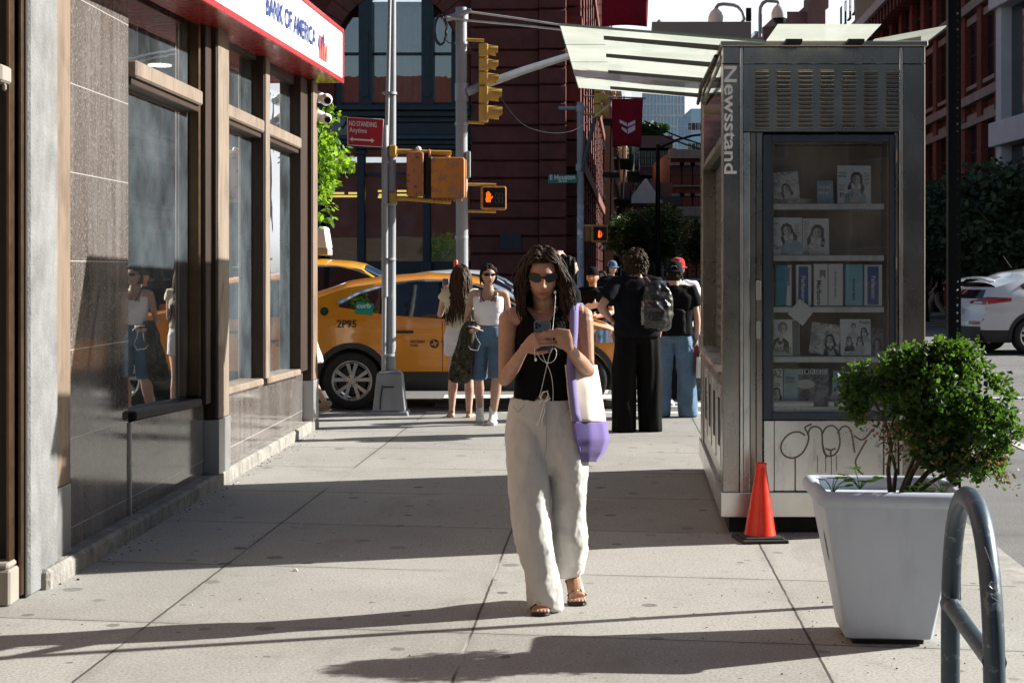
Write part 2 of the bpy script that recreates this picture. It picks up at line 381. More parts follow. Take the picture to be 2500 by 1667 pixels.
M['mid_wood'] = wood_mat('tan_wood', (.155,.11,.078), (.255,.19,.14))
M['bronze'] = mat('bronze_strip', (.12,.078,.046), .4, .8, vs=6)
M['guard'] = steel_mat('guard_plate', (.42,.42,.42), .4, .8)
M['steel'] = steel_mat('brushed_steel', (.40,.36,.315), .24, 1.0)
M['steel_lt'] = steel_mat('brushed_steel_light', (.74,.725,.69), .25, .98)
M['black'] = mat('black_paint', (.006,.006,.0065), .5, var=.3, spec=.25)
M['blackrub'] = mat('black_rubber', (.018,.018,.018), .75, var=.3, vs=20)
M['dark_gap'] = mat('dark_recess', (.012,.011,.010), .8, var=.3)
M['door_blue'] = paint_metal('dark_blue_door_paint', (.028,.042,.062), .4, (.1,.1,.1), .03)
M['shelf'] = mat('white_shelf', (.78,.80,.80), .5, var=.15, vs=8, grime=.25)
M['caseback'] = mat('case_back_board', (.27,.225,.165), .75, var=.25, vs=3, grime=.35)
M['glass'] = glass('shop_glass', (.80,.87,.88), 1.5, 0, .075, .09, dcol=(.40,.48,.54))
M['case_glass'] = glass('display_glass', (.95,.97,.98), 1.45, .01, .06, .02, 5)
M['win_dark'] = mat('dark_glass', (.012,.016,.022), .06, 0, spec=.8, var=.3, rvar=.02)
M['red_sign'] = mat('red_sign_metal', (.42,.022,.026), .28, 0, var=.12, coat=.3, grime=.15)
M['white_face'] = mat('white_sign_face', (.86,.86,.85), .4, var=.05)
M['blue_letter'] = mat('navy_letter', (.02,.05,.22), .4, var=.1)
M['red_letter'] = mat('red_letter', (.62,.10,.08), .4, var=.1)
M['white_plain'] = mat('white_paint', (.75,.76,.76), .5, var=.08)
M['galv'] = paint_metal('galvanised_grey', (.32,.34,.37), .42, (.2,.19,.18), .05, 10, .35, .25)
M['grey_paint'] = paint_metal('grey_pole_paint', (.27,.29,.32), .5, (.25,.24,.23), .06, 9, 0, .25)
M['sig_yellow'] = paint_metal('signal_yellow', (.50,.30,.055), .5, (.25,.16,.06), .03, 12, 0, .3)
M['sig_rust'] = paint_metal('faded_orange_signal', (.42,.165,.062), .6, (.06,.03,.018), .3, 16, 0, .25, .57)
M['sig_orange'] = paint_metal('chipped_orange_signal', (.52,.195,.018), .55, (.30,.14,.075), .5, 9, 0, .3, .52)
M['hand_on'] = emis('lit_hand', (1,.10,.006), 1.0)
M['lamp_yellow'] = emis('fluorescent_tube', (1,.72,.16), .55)
M['lamp_white'] = emis('downlight', (1,.95,.75), 1.6)
M['sign_red'] = mat('red_parking_sign', (.42,.008,.018), .35, var=.1)
M['sign_green'] = mat('green_street_sign', (.01,.17,.12), .4, var=.1)
M['maroon'] = cloth_mat('maroon_banner', (.22,.010,.027), 200, .15, .85)
M['emblem'] = mat('pale_emblem', (.72,.68,.76), .7, var=.05)
M['cable'] = mat('black_cable', (.02,.02,.02), .5)
M['cable_lt'] = mat('grey_wire', (.5,.5,.5), .4, .5)
M['puck_brick'] = brick('dark_red_brick', (.125,.032,.025), (.165,.043,.033), (.065,.024,.019), .22, .075, .3, .5)
M['puck_stone'] = mat('brownstone', (.145,.040,.032), .85, var=.3, vs=2, bump=.4, bs=12, grime=.3)
M['teal_iron'] = mat('dark_teal_iron', (.010,.028,.042), .42, 0, var=.3, vs=3)
M['teal_lt'] = mat('teal_iron', (.012,.055,.085), .4, 0, var=.25, vs=3)
M['red_brick'] = brick('red_brick', (.19,.04,.026), (.24,.058,.038), (.12,.06,.05), .22, .075, .3, .35)
M['brown_brick'] = brick('brown_brick', (.20,.13,.088), (.25,.165,.11), (.2,.16,.12), .25, .09, .2, .3)
M['mauve_brick'] = brick('mauve_brick', (.19,.095,.085), (.23,.12,.105), (.18,.12,.1), .3, .1, .2, .25)
M['lit_brick'] = brick('orange_brick', (.36,.13,.065), (.42,.17,.085), (.3,.2,.13), .25, .09, .2, .2)
M['cream'] = mat('cream_stone', (.46,.40,.30), .8, var=.2, vs=1.5, grime=.25)
M['limestone'] = mat('pale_limestone', (.30,.27,.235), .8, var=.2, vs=1.5, grime=.3)
M['white_stone'] = mat('white_facade', (.62,.62,.64), .6, var=.12, vs=1)
M['grey_stone'] = mat('grey_stone', (.23,.24,.25), .8, var=.2, vs=1)
M['cornice'] = mat('grey_blue_cornice', (.30,.34,.38), .6, var=.2)
M['tower'] = None
M['roofing'] = mat('roof_tar', (.07,.07,.075), .9, var=.2)
M['canopy'] = None
def canopy_mat():
    m, nt, o = newmat('frosted_canopy_glass'); k = N(nt); c = k.co()
    f = k.noise(c, 2.2, 4, .6); sp = k.noise(c, 9, 5, .7)
    col = k.mix(k.ramp(f, [(.35,0),(.7,1)]), (.52,.58,.50), (.68,.72,.64)); col = k.mix(k.ramp(sp, [(.6,0),(.8,.35)]), col, (.5,.5,.42))
    d = k.n('BsdfDiffuse'); k.set(d.inputs[0], col)
    t = k.n('BsdfTranslucent'); k.set(t.inputs[0], col)
    g = k.n('BsdfGlossy'); g.inputs['Roughness'].default_value = .12
    x = k.n('MixShader'); x.inputs[0].default_value = .93; nt.links.new(d.outputs[0], x.inputs[1]); nt.links.new(t.outputs[0], x.inputs[2])
    tr = k.n('BsdfTransparent'); k.set(tr.inputs[0], (.9,.95,.88)); w = k.n('MixShader'); w.inputs[0].default_value = .10; nt.links.new(x.outputs[0], w.inputs[1]); nt.links.new(tr.outputs[0], w.inputs[2])
    fr = k.n('Fresnel'); y = k.n('MixShader'); k.set(y.inputs[0], k.math('MULTIPLY', fr.outputs[0], .22)); nt.links.new(w.outputs[0], y.inputs[1]); nt.links.new(g.outputs[0], y.inputs[2]); k.out(o, y.outputs[0]); return m
M['canopy'] = canopy_mat()
def tower_mat():
    m, nt, o = newmat('haze_pale_tower_glass'); k = N(nt); c = k.co(); s = k.sep(c)
    f = k.noise(c, .05, 3)
    k.out(o, k.bsdf(k.mix(f, (.25,.38,.5), (.45,.6,.72)), .08, .3, .8)); return m  # far haze and sky reflection put into the pale colour
M['tower'] = tower_mat()
M['planter'] = mat('planter_pale_paint', (.47,.525,.61), .5, var=.04, vs=5, grime=.12, bump=.06, bs=60)
M['soil'] = mat('soil', (.035,.026,.018), .95, var=.4, vs=30, bump=1, bs=60)
M['rack'] = paint_metal('blue_grey_rack_steel', (.055,.082,.112), .36, (.17,.20,.23), .16, 22, .5, .35, .57)
M['cone'] = mat('orange_cone_plastic', (.76,.030,.008), .36, var=.12, vs=8, coat=.2)
M['bark'] = mat('bark', (.065,.048,.036), .9, var=.4, vs=20, bump=1, bs=60)
M['bush_leaf'] = leaf_mat('boxwood_leaf', (.006,.022,.006), (.028,.072,.011), .30, (.13,.28,.018))
M['bush_dry'] = leaf_mat('dry_leaf', (.16,.085,.035), (.25,.15,.07), .3)
M['lime_leaf'] = leaf_mat('locust_leaf', (.06,.16,.012), (.12,.26,.02), .5, (.3,.5,.02))
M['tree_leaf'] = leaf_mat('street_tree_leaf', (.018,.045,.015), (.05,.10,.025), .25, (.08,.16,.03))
M['dark_leaf'] = leaf_mat('shaded_tree_leaf', (.010,.024,.012), (.026,.052,.020), .15)  # darker copy of the street tree leaf, shade put into its colour
M['sprout'] = leaf_mat('fresh_green_leaf', (.12,.30,.03), (.20,.42,.05), .4, (.3,.6,.05))
# ------------------------------------------------------------------ ground
def ZR(x, y): return -.10+.12*sstep(16.5, 34, y)
def road_mesh():
    xs = [-400,-120,-60,-30,-15,-8,-4,0,4,8,15,30,60,120,400]; ys = [-120,-60,-20,0,6,10,14,16,17,18,19,20,22,24,27,30,34,38,45,60,90,150,300,700,1500]
    mb = MB(); n = len(xs)
    mb.add([(x, y, ZR(x, y)) for y in ys for x in xs], [(j*n+i, j*n+i+1, (j+1)*n+i+1, (j+1)*n+i) for j in range(len(ys)-1) for i in range(n-1)])
    return struct(mb.build('road', M['asphalt']))
road_mesh()
def cx_(y): return 2.04+.0795*y          # kerb line beside the stand
def sidewalk():
    pts = [(-14, -14), (cx_(-14), -14)]
    ye = 18.35; r = 2.2
    for k in range(9):
        t = PI/2*k/8
        pts.append((cx_(ye-r)-r+r*math.cos(t)+.07*r*math.sin(t)*0+0.0, ye-r+r*math.sin(t)))
    pts += [(-30, 18.35+.6), (-30, 16), (-14, 16)]
    def inset(poly, d):
        out = []; n = len(poly)
        for i, p in enumerate(poly):
            a = Vector(poly[i-1]); b = Vector(p); c = Vector(poly[(i+1) % n])
            n1 = Vector((-(b-a).y, (b-a).x)).normalized(); n2 = Vector((-(c-b).y, (c-b).x)).normalized()
            q = (n1+n2); q = q/max(q.length_squared, .2)*2; out.append((p[0]+q.x*d, p[1]+q.y*d))
        return out
    inn = inset(pts, .17)
    mb = MB(); mb.add([(x, y, 0) for x, y in inn], [list(range(len(inn)))])
    bm = bmesh.new(); bm.from_mesh(mb.mesh('t')); bmesh.ops.triangulate(bm, faces=bm.faces[:]); me = bpy.data.meshes.new('sidewalk'); bm.to_mesh(me); bm.free()
    struct(link('sidewalk', me, M['sidewalk']))
    kb = MB(); n = len(pts)
    for i in range(1, n-4):
        j = i+1
        kb.hexa([inn[i]+(-.2,), pts[i]+(-.2,), pts[j]+(-.2,), inn[j]+(-.2,), inn[i]+(.0,), pts[i]+(-.006,), pts[j]+(-.006,), inn[j]+(.0,)])
    struct(kb.build('kerb', M['curbstone']))
sidewalk()
# painted crossing over the wide street, stripes parallel to its traffic, and lane lines
pm = mat('worn_road_paint', (.70,.70,.68), .7, var=.35, vs=9, grime=.55)
stripes = MB()
y = 18.75
while y < 36:
    stripes.quad((-1.05+.05*(y-18), y, ZR(0, y)+.006), (3.2+.06*(y-18), y, ZR(0, y)+.006), (3.2+.06*(y-18), y+.6, ZR(0, y+.6)+.006), (-1.05+.05*(y-18), y+.6, ZR(0, y+.6)+.006)); y += 1.2
for yy in (46.5, 48.5): stripes.quad((6, yy, ZR(0, yy)+.006), (26, yy, ZR(0, yy)+.006), (26, yy+.35, ZR(0, yy)+.006), (6, yy+.35, ZR(0, yy)+.006))
stripes.quad((5.4, 21.2, ZR(0, 21.2)+.006), (30, 21.2, ZR(0,21.2)+.006), (30, 21.35, ZR(0,21.35)+.006), (5.4, 21.35, ZR(0,21.35)+.006))
stripes.quad((4.3, 9, -.094), (4.42, 9, -.094), (4.95, 16, -.094), (4.83, 16, -.094))
struct(stripes.build('road_marking', pm))
far_pav = MB(); far_pav.hexa([(-40,50,-.1),(2.6,50,-.1),(4.2,72,-.1),(-40,72,-.1),(-40,50,.14),(2.6,50,.14),(4.2,72,.14),(-40,72,.14)])
far_pav.hexa([(11.5,52,-.1),(60,52,-.1),(60,150,-.1),(18.3,150,-.1),(11.5,52,.14),(60,52,.14),(60,150,.14),(18.3,150,.14)])
struct(far_pav.build('far_pavement', M['concrete']))
# ------------------------------------------------------------------ the bank on the left
def BX(y, t, z): return (-2.72+.0412*y+t, y, z)       # along the wall, out from the wall, up
bank = thing('bank_building', 'granite and glass bank front with weathered wooden mullions, left of the pavement', 'building', BX(12, -3, 0))
def bb(y0, y1, t0, t1, z0, z1, name, m, parent=bank, bevel=.006, z0b=None, z1b=None):
    mb = MB(BX); a = z0 if z0b is None else z0b; b = z1 if z1b is None else z1b
    mb.hexa([(y0,t0,z0),(y1,t0,a),(y1,t1,a),(y0,t1,z0),(y0,t0,z1),(y1,t0,b),(y1,t1,b),(y0,t1,z1)])
    return mb.build(name, m, parent, bevel=bevel)
bb(7.93, 8.36, -.5, .06, 0, 3.6, 'pillar', M['concrete'], bevel=.012)
bb(8.363, 8.645, -.3, .035, .46, 3.6, 'trim_board', M['mid_wood'])
bb(8.363, 8.645, -.3, .038, .1, .457, 'guard_plate', M['guard'], bevel=.003)
gp = MB(BX)
gp.box(8.648, 9.88, -.2, 0, .1, 3.6); gp.hexa([(9.882,-.2,.1),(11.87,-.2,.1),(11.87,0,.1),(9.882,0,.1),(9.882,-.2,.665),(11.87,-.2,.61),(11.87,0,.61),(9.882,0,.665)])
gp.hexa([(12.27,-.2,.1),(16.12,-.2,.1),(16.12,0,.1),(12.27,0,.1),(12.27,-.2,.63),(16.12,-.2,.572),(16.12,0,.572),(12.27,0,.63)])
gp.build('granite_panel', M['granite'], bank, bevel=.003)
seam = MB(BX); seam.box(9.885, 9.915, 0, .012, .1, .66); seam.build('corner_strip', M['guard'], bank)
bb(8.1, 16.5, -.1, .1, -.02, .1, 'ledge', M['ledge'], bevel=.018)
def post(y0, y1, t1, zb, zt, guard, m1=None):
    p = bb(y0, y1, -.14, t1, zb, zt, 'window_post', M['dark_wood'])
    bb(y0+.012, y1-.008, t1-.002, t1+.012, zb, zt, 'lit_face_board', M['pale_wood'] if m1 is None else m1, p)  # pale board puts the sunlit side's tone into the colour
    if guard: bb(y0-.008, y1+.008, -.1, t1+.02, .1, zb-.003, 'guard_plate', M['guard'], p, .004)
post(11.885, 12.26, .088, .5, 3.42, True)
post(16.12, 16.40, .088, .5, 3.45, True, M['mid_wood'])
bb(13.9, 14.1, -.14, .045, .66, 3.42, 'mullion', M['dark_wood']); bb(13.915, 14.085, .043, .06, .66, 3.42, 'mullion', M['pale_wood'])  # dark body, pale sun side: the fall of light put into the wood colours
bb(11.655, 11.685, -.1, .02, .68, 3.42, 'inner_strip', M['bronze'], bevel=.01)
bb(11.72, 11.884, -.14, .05, .62, 3.42, 'jamb', M['dark_wood']); bb(15.75, 16.118, -.14, .045, .6, 3.45, 'jamb', M['dark_wood'])
def window(y0, y1, zs0, zs1, sillm):
    w = bb(y0, y1, -.075, .05, 2.745, 2.85, 'window', M['pale_wood'], bevel=.012)          # the transom bar carries the window
    bb(y0, y1, -.075, .02, 2.70, 2.743, 'rail', M['dark_wood'], w)
    bb(y0, y1, -.12, .045, zs0-.06, zs0, 'sill', sillm, w, .012, zs1-.06, zs1)
    bb(y0, y1, -.08, -.02, 3.36, 3.46, 'head', M['dark_wood'], w)
    for z0, z1, z1b, zb in ((zs0+.002, 2.70, 2.70, zs1+.002), (2.852, 3.36, 3.36, 2.852)):
        g = MB(BX); g.add([(y0,-.06,z0),(y1,-.06,zb),(y1,-.06,z1b),(y0,-.06,z1)], [(0,1,2,3)]); g.build('pane', M['glass'], w)
    return w
window(9.89, 11.62, .73, .675, M['black']); window(12.265, 13.897, .69, .665, M['pale_wood']); window(14.103, 15.75, .66, .632, M['pale_wood'])
# shell: upper storeys, side walls, interior
m_in = mat('bank_wall_inside', (.22,.235,.24), .9, var=.2); m_ce = mat('bank_ceiling', (.20,.19,.18), .9); m_fl = mat('bank_floor', (.09,.08,.075), .35)
bb(7.6, 16.4, -12, -.02, 3.62, 13.5, 'upper_wall', M['puck_brick'], bevel=0)
bb(8.3, 16.3, -.35, -.085, 3.462, 3.615, 'lintel', M['dark_wood'], bevel=0)
bb(16.2, 16.4, -12, -.16, 0, 3.6, 'end_wall', M['brown_brick'], bevel=0); bb(-12, 7.6, -12, -1.2, 0, 13.5, 'street_wall', M['brown_brick'], bevel=0)
bb(7.93, 8.1, -12, -.52, 0, 3.6, 'party_wall', m_in, bevel=0)
bb(8.1, 16.2, -5.2, -5.0, 0, 3.5, 'inside_wall', m_in, bevel=0); bb(8.1, 16.2, -5, -.3, 3.50, 3.56, 'inside_ceiling', m_ce, bevel=0); bb(8.1, 16.2, -5, -.2, .03, .09, 'inside_floor', m_fl, bevel=0)
for (y, t) in ((11.3,-1.1),(12.9,-1.35),(14.4,-2.2),(10.2,-2.6),(13.3,-3.2),(15.3,-1.2)):
    mb = MB(); c = BX(y, t, 3.49); mb.cyl((c[0],c[1],3.485),(c[0],c[1],3.499), .11, n=20); mb.build('downlight', M['lamp_white'], bank)
ct = MB(BX); ct.box(10.5, 14, -3.6, -3.1, .09, 1.1); ct.build('counter', m_in, bank, bevel=.02)
pt = MB(BX); pt.box(9.2, 10.9, -2.2, -2.12, .09, 2.5); pt.build('partition', mat('dark_partition',(.12,.10,.09),.7), bank)
# door of the next house at the photo's edge
nd = thing('bronze_door', 'bronze framed dark doorway at the left edge beside the concrete pillar', 'door', (-2.6, 7.7, 0))
mb = MB(); mb.box(-3.6,-2.345,7.9,8.0,0,3.6); mb.build('door_leaf', M['dark_gap'], nd)
for x0, x1, y in ((-2.405,-2.385,7.78),(-2.372,-2.352,7.86)):
    mb = MB(); mb.box(x0, x1, y, 7.9, 0.02, 3.6); mb.build('frame_strip', M['bronze'], nd, bevel=.004)
mb = MB(); mb.box(-2.62,-2.36,7.70,7.85,0,.17); mb.box(-2.62,-2.372,7.71,7.85,.17,.2); mb.build('step', M['limestone'], nd, bevel=.01)
mb = MB(); mb.box(-2.5,-2.372,7.62,7.77,2.46,2.54); mb.cyl((-2.385,7.7,2.46),(-2.385,7.7,2.42),.01); mb.build('hinge_box', M['limestone'], nd, bevel=.012)
# the sign: a red box with a white face, hung a little out of level
SGT = .336
def SG(y, t, z): x, yy, _ = BX(y, t, 0); return (x, yy, z+.029*(y-16.6))
sg = thing('shop_sign', 'long red sign box with white face and blue letters above the bank windows', 'sign', SG(12.5, .15, 3.47))
mb = MB(SG); mb.box(7.9, 16.6, -.02, SGT-.03, 3.475, 4.015); mb.build('sign_box', M['red_sign'], sg, bevel=.004)
mb = MB(SG); mb.box(7.9, 16.6, SGT-.03, SGT, 3.468, 3.52); mb.box(7.9, 16.6, SGT-.03, SGT, 3.975, 4.02); mb.box(16.55, 16.603, SGT-.03, SGT+.001, 3.5205, 3.9745); mb.build('sign_frame', M['red_sign'], sg, bevel=.005)
mb = MB(SG); mb.box(7.9, 16.55, SGT-.03, SGT-.012, 3.52, 3.975); mb.build('sign_face', M['white_face'], sg)
xd = Vector(SG(14,0,0))-Vector(SG(12,0,0))
text('BANK OF AMERICA', .155, 'lettering', M['blue_letter'], sg, Vector(SG(12.5, SGT-.008, 3.655)), xd, (0,0,1), width=2.36, depth=.004, bold=.022)
fl = MB(SG)
for i in range(3):
    y0 = 14.98+i*.12
    fl.add([(y0+.02+.1*s+.30*q*0+.0, SGT-.006, 3.635+.03*i+(.0+.2*q*.55)+.05*(1-s)) for q, s in ((0,0),(0,1),(1,1.4),(1,.4))], [(0,1,2,3)], 0)
for i in range(4):
    y0 = 15.08+i*.11
    fl.add([(y0, SGT-.006, 3.57+.0*i), (y0+.085, SGT-.006, 3.575), (y0+.05+.03*i, SGT-.006, 3.78-.02*i), (y0-.035+.03*i, SGT-.006, 3.80-.02*i)], [(0,1,2,3)], 1)
fl.build('flag_emblem', [M['blue_letter'], M['red_letter']], sg)
# two white security cameras under the sign
for z, r in ((3.30, .062), (3.11, .055)):
    c = Vector(BX(16.45, .15, z)); cam_ = thing('security_camera', ('upper' if z > 3.2 else 'lower')+' white round security camera under the red sign corner', 'camera', c-Vector((.1,0,0)), group='cameras at the bank corner')
    mb = MB(); mb.tube([c+Vector((-.13,0,.02)), c+Vector((-.05,0,.02)), c], [.07, .06, .05], 14); mb.build('mount', M['white_plain'], cam_, smooth=40)
    mb = MB(); mb.sphere(c+Vector((.03,-.02,-.01)), r, 18, 12); mb.build('camera_body', M['white_plain'], cam_, smooth=180)
    mb = MB(); mb.cyl(c+Vector((.045,-.055,-.02)), c+Vector((.055,-.02-r-.015,-.03)), r*.62, r*.55, 16); mb.build('lens', M['black'], cam_, smooth=40)
# ------------------------------------------------------------------ the newsstand
def SX(a, b, z): return (1.267+a+.0743*b, 9.85+b, z)
def fa(dx): return (dx-1660)*.002617
def fz(dy): return .098+(1187-dy)*.002617
SL = 3.25; SW = fa(2125)
ns = thing('newsstand', 'brushed steel newsstand with louvred top and glazed magazine door', 'newsstand', SX(.6, 1.6, 0))
def sb(a0, a1, b0, b1, z0, z1, name, m, parent=ns, bevel=.003):
    mb = MB(SX); mb.box(a0, a1, b0, b1, z0, z1); return mb.build(name, m, parent, bevel=bevel)
sb(.04, SW-.04, .05, SL-.05, 0, .1, 'plinth', M['dark_gap'])
sb(-.012, SW+.012, -.014, SL, .1, fz(1130), 'base_band', M['steel_lt'])
zt = fz(108)
zb = fz(1130)+.002
sb(0, fa(1698), 0, .1, zb, fz(147)-.002, 'corner_post', M['steel']); sb(fa(2074), SW, 0, .1, zb, fz(147)-.002, 'corner_post', M['steel'])
sb(0, fa(1698), .001, .1, fz(146), zt, 'corner_cap', M['steel']); sb(fa(2074), SW, .001, .1, fz(146), zt, 'corner_cap', M['steel'])
for x in (1699.5, 2066):
    mb = MB(SX); mb.box(fa(x), fa(x+7), -.004, .06, zb, zt-.004); mb.build('edge_strip', M['steel_lt'], ns, bevel=.002)
sb(fa(1708), fa(2065), .004, .06, fz(146), zt, 'header', M['steel'])
# louvred panel: pressed slots in one sheet
lp = MB(SX); lp.box(fa(1708), fa(2065), .006, .05, fz(302), fz(148))
for c in range(7):
    for r in range(14):
        x0 = fa(1733+c*50.1); x1 = x0+fa(1767)-fa(1733); z = fz(163+r*9.9)
        prof = [(-.002, .0100), (-.012, .0045), (-.021, -.004), (-.022, -.0075), (-.002, -.0090)]
        n = len(prof); vs = [(x0+(.004 if 0 < i < 4 else 0), .006+p[0]+.003, z+p[1]) for i, p in enumerate(prof)]+[(x1-(.004 if 0 < i < 4 else 0), .006+p[0]+.003, z+p[1]) for i, p in enumerate(prof)]
        lp.add(vs, [(i, n+i, n+i+1, i+1) for i in range(n-1)]+[list(range(n)), list(range(2*n-1, n-1, -1))])
lp.build('louvre_panel', M['steel'], ns)
for x0, x1, b, mm in ((1708, 1722, .006, 'steel_lt'), (1723.5, 1736, .012, 'steel'), (1737.5, 1752, .016, 'steel')):
    sb(fa(x0), fa(x1), b, .08, zb, fz(304), 'jamb', M[mm])
sb(fa(2057), fa(2064), .02, .08, zb, fz(304), 'jamb', M['steel']); sb(fa(1736), fa(2060), .05, .09, fz(304), fz(300), 'jamb', M['dark_gap'])
# glazed door with dark blue frame
dr = sb(fa(1754), fa(1773), .010, .05, fz(964), fz(309), 'door', M['door_blue'])
for a0, a1, z0, z1 in ((2045, 2056, 964, 309), (1773.5, 2044.5, 325, 309), (1773.5, 2044.5, 964, 948)):
    sb(fa(a0), fa(a1), .011, .05, fz(z0), fz(z1), 'frame', M['door_blue'], dr)
for a0, a1, z0, z1 in ((1774, 1778, 947, 326), (2040, 2044, 947, 326), (1779, 2039, 330, 326)):
    sb(fa(a0), fa(a1), .03, .05, fz(z0), fz(z1), 'bead', M['caseback'], dr, .001)
mb = MB(SX); mb.quad((fa(1774),.026,fz(947.5)), (fa(2044),.026,fz(947.5)), (fa(2044),.026,fz(326)), (fa(1774),.026,fz(326))); mb.build('pane', M['case_glass'], dr)
for (x, y, w, h) in ((1736.5, 645, 11, 44), (1736.5, 738, 10, 40)): mb = MB(SX); mb.box(fa(x), fa(x+w), -.004, .012, fz(y+h), fz(y)); mb.build('lock_plate', M['steel_lt'], dr, bevel=.002)
for z in (345, 590, 860): mb = MB(SX); mb.cyl((fa(2060), .002, fz(z+28)), (fa(2060), .002, fz(z)), .008); mb.build('hinge', M['steel'], dr, smooth=40)
# cabinet behind the door
sb(fa(1776), fa(2042), .30, .32, fz(946), fz(326), 'back_board', M['caseback']); sb(fa(1757), fa(1775), .051, .31, fz(946), fz(326), 'case_side', M['caseback']); sb(fa(2043), fa(2056), .051, .31, fz(946), fz(326), 'case_side', M['caseback'])
SHELF = [467, 586, 705, 820, 936]
for z in SHELF: sb(fa(1776), fa(2042)-.02, .06, .295, fz(z+13), fz(z), 'shelf', M['shelf'], bevel=.002)
# kick panel with tag
sb(fa(1755), fa(1778), .014, .05, zb, fz(966), 'kick_panel', M['steel_lt']); kp = sb(fa(1779.5), fa(2030), .018, .05, zb+.003, fz(966), 'kick_panel', M['steel_lt']); sb(fa(2031.5), fa(2056), .014, .05, zb, fz(966), 'kick_panel', M['steel_lt'])
mgraf = mat('grey_brown_spray', (.13,.095,.065), .7)
gr = MB(SX)
def gl(pts, w=.0052):
    pts = [(fa(x), fz(y)) for x, y in pts]; fine = []
    for i in range(len(pts)-1):
        p0, p1, p2, p3 = pts[max(i-1,0)], pts[i], pts[i+1], pts[min(i+2, len(pts)-1)]
        for k in range(5):
            t = k/5; fine.append(tuple(.5*((2*p1[j])+(-p0[j]+p2[j])*t+(2*p0[j]-5*p1[j]+4*p2[j]-p3[j])*t*t+(-p0[j]+3*p1[j]-3*p2[j]+p3[j])*t**3) for j in (0,1)))
    fine.append(pts[-1]); L = []; 
    for i, p in enumerate(fine):
        a = fine[max(i-1,0)]; b = fine[min(i+1,len(fine)-1)]; d = Vector((b[0]-a[0], b[1]-a[1])); d = d.normalized() if d.length else Vector((1,0)); L.append(((p[0]-d.y*w, gl.b, p[1]+d.x*w), (p[0]+d.y*w, gl.b, p[1]-d.x*w)))
    gl.b -= .00012; n = len(L)
    gr.add([q for l in L for q in l], [(2*i, 2*i+1, 2*i+3, 2*i+2) for i in range(n-1)])
gl.b = .0172
gl([(1850,1000),(1835,992),(1815,996),(1799,1012),(1794,1030),(1802,1046),(1822,1052),(1842,1042),(1855,1020),(1858,1000),(1850,985),(1852,980),(1865,974)])
gl([(1855,1000),(1862,984),(1876,980),(1888,990),(1890,1020),(1897,1045),(1899,1052)]); gl([(1888,1000),(1898,982),(1914,978),(1926,990),(1930,1018),(1922,1040),(1906,1048),(1894,1040),(1890,1020)])
gl([(1924,996),(1936,980),(1950,982),(1958,1000),(1964,1040)]); gl([(1962,1000),(1978,1010),(1990,1005),(2004,988)]); gl([(1992,1010),(1975,1040),(1966,1060),(1972,1080),(1984,1090)])
gl([(1897,1030),(1908,1034),(1920,1030)]); gl([(1909,1034),(1909,1046)])
for x, y0, y1 in ((1826,1052,1128),(1878,1046,1086),(1897,1050,1085),(1910,1048,1094),(1922,1046,1082)): gl([(x,y0),(x+.5,(y0+y1)/2),(x,y1)], .002)
gr.build('spray_tag', mgraf, kp)
ss = MB(SX); ss.box(fa(1826.5), fa(1828.5), .0165, .018, zb+.004, fz(1052)); ss.build('panel_seam', M['dark_gap'], kp)
# side facing the pavement
sb(0.0, .05, .102, .2, zb, zt, 'side_post', M['steel']); sb(.0, .12, SL-.38, SL, zb, zt, 'side_post', M['steel'])
shut = ribbed('roller_shutter', (.085,.066,.046), .075, 2, .5, .6, .8)
sb(.10, .14, .2, SL-.38, 1.0, 2.35, 'shutter', shut); sb(.05, .16, .2, SL-.38, 2.352, zt, 'side_header', M['dark_gap'])
sb(-.03, .16, .2, SL-.38, .955, .995, 'counter_ledge', M['steel_lt']); sb(.012, .16, .2, SL-.38, zb, .953, 'lower_panel', M['steel'])
for i in range(4): sb(.004, .02, .35+i*.62, .80+i*.62, .36, .86, 'cabinet_door', M['steel_lt']); sb(-.002, .02, .42+i*.62, .54+i*.62, .48, .78, 'vent', M['dark_gap'])
sb(-.03, .0, SL-.30, SL-.22, .98, 1.08, 'latch_box', M['steel_lt'])
sb(SW-.14, SW, .102, SL, zb, zt, 'far_side', M['steel']); sb(.13, SW-.145, SL-.05, SL, zb, zt, 'rear_wall', M['steel'])
sb(-.015, SW+.015, -.02, SL+.02, zt+.002, zt+.035, 'roof_slab', M['steel'], bevel=.005)
# glass canopy sloping up over the pavement, rafters below it
zc = zt+.02
def canz(a): return 2.945+(0.245-a)*.082
can = MB(SX); a0, a1 = -.975, .245
can.grid(lambda u, v: (lerp(a0,a1,u), lerp(-.05,SL+.1,v), canz(lerp(a0,a1,u))+.004), 6, 12)
cn = can.build('canopy', M['canopy'], ns)
edge_m = mat('green_glass_edge', (.25,.36,.28), .2, var=.1)
eg = MB(SX); q0, q1 = canz(a0), canz(a1)
eg.hexa([(a0,-.056,q0-.004),(a1,-.056,q1-.004),(a1,-.0505,q1-.004),(a0,-.0505,q0-.004),(a0,-.056,q0+.011),(a1,-.056,q1+.011),(a1,-.0505,q1+.011),(a0,-.0505,q0+.011)]); eg.box(a0-.005, a0-.0005, -.05, SL+.1, q0-.003, q0+.011)
eg.build('glass_edge', edge_m, cn)
M['rafter'] = mat('dark_rafter', (.045,.043,.04), .5, .3)
for b in (.22, 1.05, 1.95, 2.98):
    mb = MB(SX); q0, q1 = -.72, .1
    mb.hexa([(q0,b,canz(q0)-.022),(q1,b,canz(q1)-.032),(q1,b+.05,canz(q1)-.032),(q0,b+.05,canz(q0)-.022),(q0,b,canz(q0)-.003),(q1,b,canz(q1)-.003),(q1,b+.05,canz(q1)-.003),(q0,b+.05,canz(q0)-.003)]); mb.build('rafter', M['rafter'], cn)
